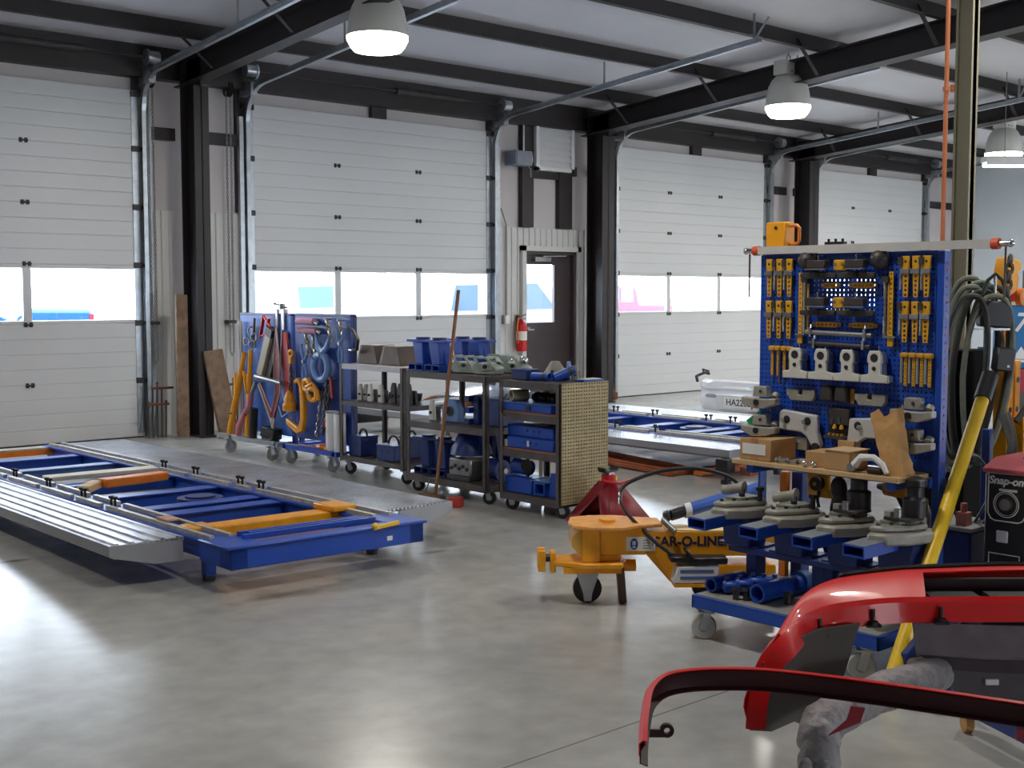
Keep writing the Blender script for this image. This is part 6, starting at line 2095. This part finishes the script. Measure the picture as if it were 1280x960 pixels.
for i, (xx, yv) in enumerate(((5.2, 2.70), (5.34, 2.84))):
    P(t, 'foot', MB().bx(xx - .03, xx + .03, yv - .03, yv + .03, 0, .03), BLACK)
P(t, 'valve', MB().box((5.2, 2.72, .53), (.05, .05, .06)).cyl((5.2, 2.72, .56), (5.2, 2.72, .60), .014, 10), mk('pink_valve', (196, 120, 104), .5))
TEAL = mk('teal_hose', (60, 92, 104), .45)
for i, pts in enumerate((((5.2, 2.74, .5), (5.12, 2.78, .72), (5.0, 2.72, .80), (4.86, 2.63, .78)), ((5.3, 2.72, .5), (5.26, 2.62, .68), (5.1, 2.60, .82), (4.9, 2.56, .86)), ((5.3, 2.68, .5), (5.34, 2.6, .62), (5.3, 2.56, .36), (5.26, 2.54, .1), (5.24, 2.52, .012)))):
    P(t, 'thin_hose', MB().tube(smooth_pts(pts), .007, 6), TEAL)

# welder: its panel faces the shop
t = T('welder', 'black welder with red top and white-lined dial panel at the right edge', 'welder', (5.25, 2.2, 0))
x0, y0, y1 = 4.98, 2.02, 2.515
P(t, 'case', MB().bx(x0, 5.55, y0, y1, .06, .785), BLACKP, bevel=.008)
P(t, 'red_cover', MB().prism([(x0 - .008, .785), (5.56, .785), (5.56, .80), (5.45, .84), (5.08, .84), (x0 - .008, .805)], 'y', y0 - .008, y1 + .008), mk('faded_red_cover', (176, 74, 84), .4, var=.06), bevel=.004)
P(t, 'lifting_handle', MB().tube([(5.1, 2.40, .835), (5.12, 2.40, .862), (5.3, 2.40, .862), (5.32, 2.40, .835)], .01, 8), DGREY)
WLINE = mk('white_panel_line', (224, 224, 224), .5)


def outline(m, a, b, z0, z1, xx, r=.006):
    m.tube([(xx, b, z0 + .03), (xx, b, z1), (xx, a, z1), (xx, a, z0 + .03), (xx, a + .012, z0 + .008), (xx, a + .03, z0), (xx, b - .03, z0), (xx, b - .012, z0 + .008)], r / 2, 6, closed=True)


m = MB()
outline(m, 2.335, 2.497, .585, .785, x0 - .002)
P(t, 'upper_outline', m, WLINE)
m = MB()
outline(m, 2.355, 2.488, .30, .445, x0 - .002)
P(t, 'lower_outline', m, WLINE)
P(t, 'rating_bar', MB().bx(x0 - .003, x0, 2.372, 2.45, .712, .722), WLINE)
d_ = P(t, 'dial', MB().pipe((x0 - .004, 2.418, .657), (x0, 2.418, .657), .056, .052, 32).pipe((x0 - .004, 2.418, .657), (x0, 2.418, .657), .047, .045, 32), WLINE)
P(d_, 'knob', MB().lathe([(.028, 0), (.024, .018), (.01, .02)], (x0, 2.418, .657), 20, (-1, 0, 0)), STEEL)
P(d_, 'dial_ring', MB().pipe((x0 - .003, 2.418, .657), (x0, 2.418, .657), .038, .030, 28), DGREY)
P(t, 'rocker_switch', MB().bx(x0 - .010, x0, 2.405, 2.455, .495, .545), WHITEP, bevel=.004)
text_mesh('lettering', 'Snap-on', .046, WLINE, t, (x0 - .003, 2.421, .755), (PI / 2, 0, -PI / 2), shear=.2, bold=.0012)
for yv in (2.08, 2.46):
    for xx in (5.05, 5.48):
        P(t, 'wheel', MB().cyl((xx, yv - .015, .035), (xx, yv + .015, .035), .035, 14), BLACK)
for i, pts in enumerate((((4.975, 2.40, .36), (4.88, 2.36, .34), (4.84, 2.22, .5), (4.86, 2.10, .68), (4.9, 2.0, .8)), ((4.975, 2.36, .38), (4.9, 2.4, .3), (4.86, 2.3, .36), (4.88, 2.16, .52), (4.93, 2.04, .66)))):
    P(t, 'welding_cable', MB().tube(smooth_pts(pts), .013, 8), HOSE)
t = T('welding_lead', 'bundle of black leads hanging between the hydraulic unit and the welder', 'cable', (5.1, 2.56, .1))
for i in range(4):
    o = .025 * i
    P(t, 'lead', MB().tube(smooth_pts([(5.55 - o, 2.70, .98), (5.42, 2.60 + o * .3, .84), (5.26 - o * .5, 2.575 + o * .2, .62), (5.17 - o, 2.555, .4 - o), (5.12 - o, 2.545, .2)]), .012, 8), HOSE if i % 2 else BLACK)
t = T('looped_lead', 'black cable arching over the yellow tower to the welder', 'cable', (6.0, 2.8, .6))
P(t, 'cable', MB().tube(smooth_pts([(5.80, 2.78, .92), (5.9, 2.74, 1.02), (6.0, 2.68, 1.0), (6.04, 2.64, .85), (5.9, 2.5, .4), (5.75, 2.42, .02)]), .015, 8), BLACK)

# blue cabinet with numerals
t = T('number_cabinet', 'blue steel cabinet with white 77 numerals at the right edge of the photo', 'cabinet', (8.95, 4.15, 0))
M_ = Matrix.Translation((8.74, 4.252, 0)) @ Matrix.Rotation(-.80, 4, 'Z')


def mm(fn):
    m = MB()
    m.M = M_
    fn(m)
    return m


SIGNB = mk('sign_cyan_blue', (20, 108, 170), .45, var=.05)
P(t, 'upper_case', mm(lambda m: m.bx(0, .62, 0, .4, .99, 1.45)), SIGNB, bevel=.006)
P(t, 'top_lid', mm(lambda m: m.bx(-.01, .63, -.01, .41, 1.45, 1.475)), mk('cream_lid', (206, 200, 170), .5))
P(t, 'red_drawer', mm(lambda m: m.bx(0, .62, 0, .4, .82, .985).bx(.01, .61, -.012, 0, .84, .965)), mk('dusty_red_drawer', (170, 40, 70), .5))
P(t, 'stand', mm(lambda m: m.bx(.02, .60, .02, .38, 0.0, .82)), DSTEEL)
P(t, 'white_stripe', mm(lambda m: m.bx(.0, .62, -.003, 0, 1.035, 1.055)), WHITEP)
P(t, 'triangle', mm(lambda m: m.prism([(.02, 1.06), (.14, 1.06), (.08, 1.15)], 'y', -.004, 0)), WHITEP)
lt = text_mesh('numerals', '77', .19, WHITEP, None, (0, 0, 0), (PI / 2, 0, -.80), align='LEFT', shear=.25, bold=.004)
lt.parent = t
lt.location = M_ @ Vector((.015, -.004, 1.32)) - t.location
t = T('warning_beacon', 'small red beacon with purple lens on the blue number cabinet', 'beacon', (8.8, 4.3, 1.475))
P(t, 'base', MB().cyl((8.82, 4.28, 1.476), (8.82, 4.28, 1.53), .04, 14), RED)
P(t, 'lens', MB().lathe([(.035, 0), (.035, .03), (.02, .055), (.005, .06)], (8.82, 4.28, 1.53), 14), mk('purple_lens', (110, 70, 190), .2))
S('spray_can', 'dusty pink can standing behind the red beacon', 'can', MB().lathe([(.04, 0), (.04, .22), (.03, .24), (.015, .26)], (8.93, 4.22, 1.476), 14), PURPGREY)

# low blue jack under the bumper
t = T('floor_jack', 'low dark blue floor jack with yellow label beside the tool cart', 'jack', (4.45, 2.3, 0))
P(t, 'side_frame', MB().prism([(4.22, .05), (4.9, .06), (4.9, .11), (4.45, .17), (4.30, .21), (4.22, .17)], 'y', 2.42, 2.45).prism([(4.22, .05), (4.9, .06), (4.9, .11), (4.45, .17), (4.30, .21), (4.22, .17)], 'y', 2.24, 2.27), BLUE_D, bevel=.004)
P(t, 'cross_plate', MB().bx(4.26, 4.85, 2.27, 2.42, .06, .12), BLUE, bevel=.004)
P(t, 'label', MB().bx(4.222, 4.226, 2.28, 2.30, .10, .15).box((4.34, 2.239, .15), (.07, .004, .035)), YEL_P)
P(t, 'caster', MB().cyl((4.26, 2.34, .035), (4.26, 2.37, .035), .035, 16).bx(4.24, 4.30, 2.33, 2.38, .04, .08), STEEL)
P(t, 'handle_socket', MB().cyl((4.28, 2.34, .17), (4.24, 2.34, .24), .03, 12), DARKHW)
P(t, 'lever_rod', MB().cyl((4.36, 2.25, .19), (4.18, 2.06, .10), .010, 8), CHROME)
# ================================================================ red bumper covers on a padded stand
BR = -.736
CB, SB = math.cos(BR), math.sin(BR)


def place(across, along):
    """floor position on the stand's own turned axes"""
    return (along * .6713 + across * .7412, along * .7412 - across * .6713)


ox, oy = place(1.515, 3.2)
t = T('bumper_cover', 'large red car bumper cover lying open side forward on the padded stand', 'bumper', (ox, oy, 0), (0, 0, BR))
K = dict(world=False)
# plan curves with heights, x along the bumper, y away from the open side
half_in = [(-.955, -.30, .50), (-.94, -.275, .59), (-.905, -.245, .66), (-.852, -.20, .70), (-.80, -.10, .702), (-.747, 0, .70), (-.66, .09, .70), (-.56, .14, .70), (-.46, .17, .70), (-.37, .178, .70), (0, .185, .70)]
half_out = [(-.959, -.295, .498), (-.945, -.27, .588), (-.911, -.24, .659), (-.86, -.19, .702), (-.812, -.08, .712), (-.752, .05, .724), (-.68, .17, .732), (-.58, .27, .735), (-.42, .35, .735), (-.315, .38, .735), (0, .42, .735)]
half_lip = [(.045, -.005, 0), (.045, -.006, -.01), (.042, -.01, -.03), (.03, -.012, -.05), (.016, -.014, -.06)] + [(.008, -.014, -.066)] * 6
half_skirt = [.0, .08, .15, .2, .24, .26, .25, .08, .08, .08, .09]


def full(h, flip=True):
    if isinstance(h[0], float):
        return h + h[-2::-1]
    return h + [(-q[0], q[1], q[2]) for q in reversed(h[:-1])]


out, inn, lip, skirt = full(half_out), full(half_in), full(half_lip), full(half_skirt)


def dense(q):
    if isinstance(q[0], float):
        return [q[i] + (q[i + 1] - q[i]) * k / 4 for i in range(len(q) - 1) for k in range(4)] + [q[-1]]
    return [tuple(v) for v in smooth_pts(q, 4)]


out, inn, lip, skirt = dense(out), dense(inn), dense(lip), dense(skirt)
n = len(out)
rows = [inn,
        [(a[0] + b[0] * .15, a[1] + b[1] * .8, a[2] + b[2] * .15) for a, b in zip(inn, lip)],
        [(a[0] + b[0], a[1] + b[1], a[2] + b[2]) for a, b in zip(inn, lip)]]
fl = P(t, 'inner_flange', MB().sheet(rows, .004), CARRED, **K)
# top surface: solid at both ends, a narrow strip over the grille
def top_patch(i0, i1, a, b):
    rs = []
    for s in (0, .12, .3, .5, .75, 1):
        f = a + (b - a) * s
        rs.append([(inn[i][0] + (out[i][0] - inn[i][0]) * f, inn[i][1] + (out[i][1] - inn[i][1]) * f, inn[i][2] + (out[i][2] - inn[i][2]) * math.sin(f * PI / 2)) for i in range(i0, i1 + 1)])
    return rs
m = MB()
m.sheet(top_patch(12, 36, 0, 1), .004)
m.sheet(top_patch(n - 37, n - 13, 0, 1), .004)
m.sheet(top_patch(36, n - 37, .82, 1), .004)
P(t, 'top_skin', m, CARRED, **K)
# outer face, cut away low where the lamp openings are
rows = []
for s in (0, .12, .3, .55, .8, 1):
    rows.append([(out[i][0] * (1 + .012 * math.sin(s * PI)), out[i][1] + .03 * math.sin(s * PI) * (i > 14 and i < n - 15), out[i][2] - s * skirt[i]) for i in range(4, n - 4)])
P(t, 'outer_face', MB().sheet(rows, .004), CARRED, **K)
rows = [[(out[i][0], out[i][1] + .005, out[i][2] + .012) for i in range(28, n - 28)], [(out[i][0], out[i][1] + .03, out[i][2] + .004) for i in range(28, n - 28)], [(out[i][0] * 1.003, out[i][1] + .042, out[i][2] - .015) for i in range(28, n - 28)]]
P(t, 'rubber_edge', MB().sheet(rows, .006), BLACKP, label='black rubber edge', **K)
# bare plastic inside of the side wrap
top = [(-.91, -.262, .65), (-.82, -.15, .665), (-.72, 0, .66), (-.575, .1, .65)]
bot = [(-.945, -.295, .495), (-.88, -.22, .465), (-.80, -.12, .455), (-.69, 0, .378)]
rows = [[tuple(a * (1 - s) + b * s for a, b in zip(p, q)) for p, q in zip(top, bot)] for s in (0, .33, .66, 1)]
P(t, 'side_liner', MB().sheet(rows, .004), mk('bare_inner_plastic', (74, 68, 62), .6, var=.12), label='dark unpainted inside of the side wrap', **K)
# inner panel seen below the flange
m = MB()
m.sheet([[(-.40, .20, .625), (-.2, .21, .615), (0, .21, .61), (.4, .21, .62), (.8, .16, .6)], [(-.385, .20, .53), (-.2, .205, .515), (0, .205, .51), (.4, .205, .52), (.8, .15, .5)]], .006)
P(t, 'inner_panel', m, PURPGREY, label='dusty grey inner panel', **K)
m = MB()
m.sheet([[(-.375, .195, .53), (-.2, .2, .515), (0, .2, .51), (.4, .2, .52)], [(-.31, .17, .50), (-.2, .17, .49), (0, .17, .485), (.4, .17, .49)], [(-.29, .17, .44), (-.18, .17, .40), (0, .17, .385), (.4, .17, .38)]], .006)
P(t, 'lower_absorber', m, mk('dark_dusty_plastic', (76, 68, 74), .6, var=.2, scale=12), **K)
P(t, 'white_clip', MB().bx(-.205, -.17, .155, .165, .46, .475), WHITEP, **K)
# grille opening: dark slotted plastic under the gap in the top skin
m = MB().bx(-.47, .47, .19, .39, .655, .662)
m.prism([(-.42, .665), (-.36, .715), (.36, .715), (.42, .665)], 'y', .34, .355)
g = P(t, 'grille', m, BLACKP, **K)
for i in range(4):
    P(g, 'slat', MB().bx(-.33 + i * .17, -.19 + i * .17, .25, .32, .664, .684), BLACKP, **K)
for cx_ in (-.70, -.53, -.335, .3):
    i = max(q for q in range(n - 1) if inn[q][0] <= cx_)
    f_ = (cx_ - inn[i][0]) / (inn[i + 1][0] - inn[i][0])
    yv = inn[i][1] + f_ * (inn[i + 1][1] - inn[i][1]) - .022
    P(t, 'push_clip', MB().cyl((cx_, yv - .002, .68), (cx_, yv - .002, .65), .006, 8).cyl((cx_, yv - .006, .648), (cx_, yv - .006, .640), .014, 10).bx(cx_ - .02, cx_ + .02, yv - .018, yv + .008, .633, .640), BLACK, **K)

# lower skirt strip, in front
sx_, sy_ = place(.98, 2.62)
t = T('bumper_skirt', 'narrow dark red bumper skirt strip resting on the padded arm in front', 'bumper skirt', (sx_, sy_, 0), (0, 0, BR))
pl = [(-.713, -.205), (-.706, -.14), (-.688, -.02), (-.665, .10), (-.63, .18), (-.58, .215), (-.50, .225), (-.38, .215), (-.2, .15), (0, .055), (.2, -.045), (.4, -.13), (.6, -.19)]
zz = [.648, .654, .657, .659, .66, .662, .664, .664, .662, .66, .658, .656, .655]
_sm = smooth_pts([(p[0], p[1], z) for p, z in zip(pl, zz)], 4)
pl = [(p.x, p.y) for p in _sm]
zz = [p.z for p in _sm]


def inset(i, d):
    a = Vector(pl[max(i - 1, 0)])
    b = Vector(pl[min(i + 1, len(pl) - 1)])
    tg = (b - a).normalized()
    return Vector((tg.y, -tg.x)) * d


rows = []
for (dx, dy, dz) in ((0, 0, -.004), (.004, 0, .0), (-.006, 0, .002), (-.014, 0, -.006), (-.014, 0, -.030)):
    rows.append([(pl[i][0] + inset(i, dx).x, pl[i][1] + inset(i, dx).y, zz[i] + dz) for i in range(len(pl))])
P(t, 'painted_lip', MB().sheet(rows, .003), CARRED, **K)
rows = [[(pl[i][0] + inset(i, -.002).x, pl[i][1] + inset(i, -.002).y, zz[i] - .004) for i in range(len(pl))],
        [(pl[i][0] + inset(i, -.012).x, pl[i][1] + inset(i, -.012).y, zz[i] - .02) for i in range(len(pl))],
        [(pl[i][0] + inset(i, -.012).x, pl[i][1] + inset(i, -.012).y, zz[i] - .046) for i in range(len(pl))],
        [(pl[i][0] + inset(i, .004).x, pl[i][1] + inset(i, .004).y, zz[i] - .052) for i in range(len(pl))]]
P(t, 'inner_channel', MB().sheet(rows, .003), mk('dark_maroon_inside', (58, 14, 20), .5, var=.15), label='dark unpainted inside channel', **K)
m = MB().bx(-.69, -.655, -.03, -.022, .592, .608)
m.pipe((-.648, -.03, .606), (-.648, -.018, .606), .015, .007)
P(t, 'ear', m, mk('dark_maroon_inside', (58, 14, 20), .5), **K)
P(t, 'mount_tab', MB().prism([(-.215, .612), (-.185, .608), (-.195, .575), (-.265, .545), (-.225, .58)], 'y', .11, .116), DRED, **K)
P(t, 'mount_tab', MB().bx(.1, .17, -.03, -.022, .585, .61), DRED, **K)
P(t, 'orange_clip', MB().box((.20, -.055, .592), (.02, .02, .025)), mk('orange_clip', (230, 80, 40), .4), **K)

# the stand
stx, sty = place(1.75, 3.75)
t = T('bumper_stand', 'wheeled bumper stand with an arm wrapped in taped grey foam', 'stand', (stx, sty, 0), (0, 0, BR))


def L(across, along, z):
    return (across - 1.75, along - 3.75, z)


pts = smooth_pts([L(.70, 2.76, .43), L(.708, 2.78, .485), L(.735, 2.86, .527), L(.905, 3.05, .53), L(1.06, 3.23, .505), L(1.195, 3.40, .478)], 5)
random.seed(3)
rs = [.049 + random.uniform(-.004, .004) for _ in pts]
rs[0] = .03
rs[1] = .046
P(t, 'foam_sleeve', MB().tube(pts, .056, 14, rs=rs), FOAMG, label='grey taped foam sleeve', **K)
m = MB()
for i in range(9):
    c = Vector(pts[2]) + Vector((random.uniform(-.05, .03), random.uniform(-.05, .01), random.uniform(-.08, .03)))
    m.sph(c, random.uniform(.012, .022), (1, .7, 1.3), 6)
P(t, 'torn_foam', m, FOAMG, **K)
P(t, 'arm_tube', MB().cyl(L(1.12, 3.40, .50), L(1.75, 3.75, .47), .022, 12), BEIGE, **K)
P(t, 'brace_tube', MB().cyl(L(1.18, 3.5, .46), L(1.42, 3.62, .39), .02, 12).cyl(L(1.42, 3.62, .39), L(1.75, 3.72, .36), .02, 12), BEIGE, **K)
P(t, 'mast', MB().cyl(L(1.75, 3.75, .08), L(1.75, 3.75, .62), .03, 14), BLUE_D, **K)
P(t, 'cross_arm', MB().cyl(L(1.75, 3.75, .6), L(1.75, 3.45, .62), .025, 12).cyl(L(1.75, 3.75, .6), L(2.3, 3.5, .6), .025, 12), BEIGE, **K)
P(t, 'foot_bar', MB().bar(L(1.75, 3.75, .10), L(1.60, 4.26, .10), .05, .05).bar(L(1.75, 3.75, .10), L(2.2, 3.7, .10), .05, .05).bar(L(1.75, 3.75, .10), L(1.65, 3.35, .10), .05, .05), BLUE_D, **K)
for (a, b) in ((1.60, 4.26), (2.2, 3.7), (1.65, 3.35)):
    w_ = P(t, 'caster', MB().bx(*[L(a, b, 0)[0] - .02, L(a, b, 0)[0] + .02, L(a, b, 0)[1] - .02, L(a, b, 0)[1] + .02], .06, .08), GALV, **K)
    c = L(a, b, .035)
    P(w_, 'wheel', MB().cyl((c[0] - .014, c[1], .035), (c[0] + .014, c[1], .035), .035, 16), mk('amber_wheel', (176, 128, 70), .4), **K)

# ================================================================ white bumper on the floor by the third door
t = T('white_bumper', 'white car bumper with number plate standing on the floor by the third door', 'bumper', (12.7, 9.65, 0))
ys_ = [10.48, 10.46, 10.40, 10.28, 10.1, 9.85, 9.5, 9.2, 8.98, 8.84, 8.78]
xs_ = [13.1, 12.92, 12.78, 12.68, 12.63, 12.60, 12.60, 12.62, 12.68, 12.82, 13.05]
rows = []
for f, z, d in ((0, .015, .05), (.1, .06, .01), (.3, .13, -.01), (.48, .20, -.015), (.52, .22, .0), (.72, .30, .0), (.78, .325, -.02), (.9, .39, -.01), (1, .42, .04)):
    rows.append([(xs_[i] + d * (1 if 0 < i < 10 else 0), ys_[i], z - (.05 * (f > .8) if i in (0, 10) else 0)) for i in range(len(ys_))])
P(t, 'shell', MB().sheet(rows, .004), CARWHITE, **{})
P(t, 'upper_step', MB().prism([(10.22, .30), (10.16, .40), (10.0, .43), (8.98, .43), (8.95, .30)], 'x', 12.585, 12.66), CARWHITE, bevel=.02)
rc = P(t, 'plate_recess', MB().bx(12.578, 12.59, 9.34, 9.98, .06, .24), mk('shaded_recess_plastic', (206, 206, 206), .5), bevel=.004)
np_ = P(t, 'number_plate', MB().bx(12.572, 12.578, 9.40, 9.86, .085, .215), PAPER, bevel=.004)
text_mesh('plate_text', 'HA2205', .115, mk('plate_ink', (50, 60, 70), .5), np_, (12.5715, 9.63, .15), (PI / 2, 0, -PI / 2), bold=.002)
P(t, 'red_seal', MB().bx(12.570, 12.572, 9.405, 9.43, .085, .11), RED)
P(t, 'lamp_slot', MB().prism([(10.17, .215), (10.14, .195), (10.03, .195), (10.0, .215), (10.03, .24), (10.14, .24)], 'x', 12.585, 12.60), GREY)
t = T('black_bracket', 'black bent bracket resting on the left end of the white bumper', 'bracket', (12.8, 10.42, .40))
P(t, 'arm', MB().tube([(12.95, 10.6, .36), (12.9, 10.58, .43), (12.8, 10.45, .46), (12.74, 10.3, .50), (12.72, 10.22, .49)], .02, 8), BLACKP)
P(t, 'hook', MB().tube([(12.76, 10.34, .48), (12.74, 10.34, .54), (12.74, 10.24, .52)], .013, 8), BLACKP)
# ================================================================ the yard seen through the door lights
ST('ground', MB().bx(-40, 90, YW + WT + .02, 110, -.2, -.02), mk('pale_yard_gravel', (176, 178, 184), .9, var=.05, scale=2))


def vehicle(name, label, cat, x, y, body, prof, wins, wheels, lights=(), flip=1, width=1.9, trim_z=None):
    """side-on vehicle: a profile polygon with bevelled body, glass panels on its near side, wheels"""
    t = T(name, label, cat, (x, y, 0))
    pr = [(x + flip * a, b) for a, b in prof]
    P(t, 'body', MB().prism(pr, 'y', y, y + width), body, bevel=.07, seg=2)
    for w in wins:
        P(t, 'window', MB().prism([(x + flip * a, b) for a, b in w], 'y', y - .012, y + width + .012), mk('vehicle_glass', (84, 106, 122), .15, var=.05))
    for a in wheels:
        wh = P(t, 'wheel', MB().cyl((x + flip * a, y - .02, .36), (x + flip * a, y + .22, .36), .36, 20).cyl((x + flip * a, y + width - .22, .36), (x + flip * a, y + width + .02, .36), .36, 20), BLACK)
        P(wh, 'rim', MB().cyl((x + flip * a, y - .03, .36), (x + flip * a, y - .015, .36), .22, 16), GALV)
    for (a, z0, z1, mt, nm) in lights:
        P(t, nm, MB().bx(min(x + flip * a, x + flip * a + flip * .07), max(x + flip * a, x + flip * a + flip * .07), y - .015, y + width + .015, z0, z1), mt)
    return t


TAIL = mk('tail_lamp_red', (214, 30, 40), .3)
# pickup: prof along +a from tail at 0 to nose
PICK = [(0, .5), (0, 1.28), (1.75, 1.30), (1.9, 1.80), (3.1, 1.80), (3.75, 1.25), (5.0, 1.15), (5.15, .9), (5.15, .5)]
PWIN = [[(2.05, 1.32), (2.1, 1.72), (2.55, 1.72), (2.55, 1.32)], [(2.65, 1.32), (2.65, 1.72), (3.05, 1.70), (3.5, 1.30)]]
vehicle('pickup_truck', 'teal blue pickup truck parked outside, seen through the leftmost door window', 'pickup truck', 8.5, 19.5, mk('teal_truck_paint', (0, 62, 112), .4, var=.03), PICK, PWIN, (1.0, 4.2), [(.0, .95, 1.2, TAIL, 'tail_lamp')], flip=-1)
VAN = [(0, .45), (0, 1.1), (.15, 2.1), (3.4, 2.1), (4.2, 1.35), (4.9, 1.15), (5.0, .45)]
WV = mk('white_vehicle_paint', (206, 208, 214), .4, var=.02)
vehicle('van', 'white van parked outside behind the left window of the second door', 'van', 12.4, 21.6, WV, VAN, [[(1.35, 1.22), (1.3, 1.66), (2.15, 1.68), (2.4, 1.24)]], (.9, 4.0), flip=1)
SUVP = [(0, .45), (.05, 1.15), (.25, 1.80), (2.6, 1.84), (3.3, 1.25), (4.5, 1.10), (4.6, .45)]
t = vehicle('suv', 'white van with a red roof light outside the middle window of the second door', 'car', 19.6, 24.3, WV, SUVP, [[(1.7, 1.25), (1.7, 1.70), (2.5, 1.72), (2.9, 1.27)]], (.9, 3.7), flip=-1)
P(t, 'roof_light', MB().bx(17.3, 17.9, 24.8, 25.1, 1.85, 1.93), mk('pink_roof_light', (226, 90, 130), .3))
P(t, 'wiper', MB().bar((15.6, 24.2, 1.18), (16.6, 24.2, 1.10), .04, .03).bar((16.1, 24.2, 1.14), (16.1, 24.2, 1.28), .03, .06), mk('blue_black', (40, 50, 110), .5))
vehicle('suv', 'silver estate car outside the right window of the second door', 'car', 12.3, 15.6, mk('silver_vehicle_paint', (170, 180, 196), .3), SUVP, [[(.5, 1.25), (.6, 1.66), (1.5, 1.68), (1.5, 1.25)], [(1.6, 1.25), (1.6, 1.68), (2.4, 1.70), (2.85, 1.27)]], (.9, 3.7), flip=1)
vehicle('box_truck', 'grey vehicle with raised hood seen through the glass of the walk door', 'truck', 17.0, 18.5, mk('grey_truck_paint', (66, 68, 80), .5), [(-.9, .4), (-.9, 1.60), (.35, 1.66), (.62, 1.60), (.40, 1.35), (.12, 1.0), (.05, .4)], [[(-.6, 1.0), (-.6, 1.2), (-.3, 1.2), (-.3, 1.0)]], (-.3,), flip=1, width=1.2)
RT = [(0, .5), (0, 1.22), (1.5, 1.24), (1.65, 1.74), (2.75, 1.74), (3.35, 1.25), (4.6, 1.12), (4.7, .5)]
vehicle('pickup_truck', 'red pickup truck parked outside the left window of the third door', 'pickup truck', 28.2, 24.0, mk('red_truck_paint', (150, 10, 44), .4), RT, [[(1.8, 1.28), (1.82, 1.66), (2.3, 1.66), (2.3, 1.28)], [(2.4, 1.28), (2.4, 1.66), (2.72, 1.65), (3.1, 1.28)]], (1.0, 3.8), flip=-1)
vehicle('car', 'distant white car outside the middle window of the third door', 'car', 37.0, 30.0, WV, [(0, .4), (0, .95), (.5, 1.4), (2.2, 1.42), (3.0, 1.0), (4.2, .9), (4.2, .4)], [[(.6, 1.0), (.75, 1.33), (2.1, 1.34), (2.6, 1.0)]], (.8, 3.4), flip=-1)
# ================================================================ light
W = bpy.data.worlds.new('overcast_sky')
SC.world = W
W.use_nodes = True
bg = W.node_tree.nodes['Background']
bg.inputs['Color'].default_value = (0.84, 0.92, 1.0, 1)
bg.inputs['Strength'].default_value = SKY
cam = bpy.data.cameras.new('camera')
co = bpy.data.objects.new('camera', cam)
COL.objects.link(co)
cam.sensor_width = 36
cam.lens = 36 * 1550 / 1280
co.location = (0, 0, 1.541)
co.rotation_euler = (PI / 2 - 0.0735, 0, -0.7360)
cam.clip_start = 0.05
cam.clip_end = 300
SC.camera = co
SC.view_settings.view_transform = 'Standard'
SC.view_settings.look = 'None'
SC.view_settings.gamma = 1
SC.view_settings.use_curve_mapping = False
SC.view_settings.exposure = EXPOSURE
SC.cycles.max_bounces = 10
SC.cycles.diffuse_bounces = 6
SC.cycles.transparent_max_bounces = 16
SC.cycles.sample_clamp_indirect = 6.0
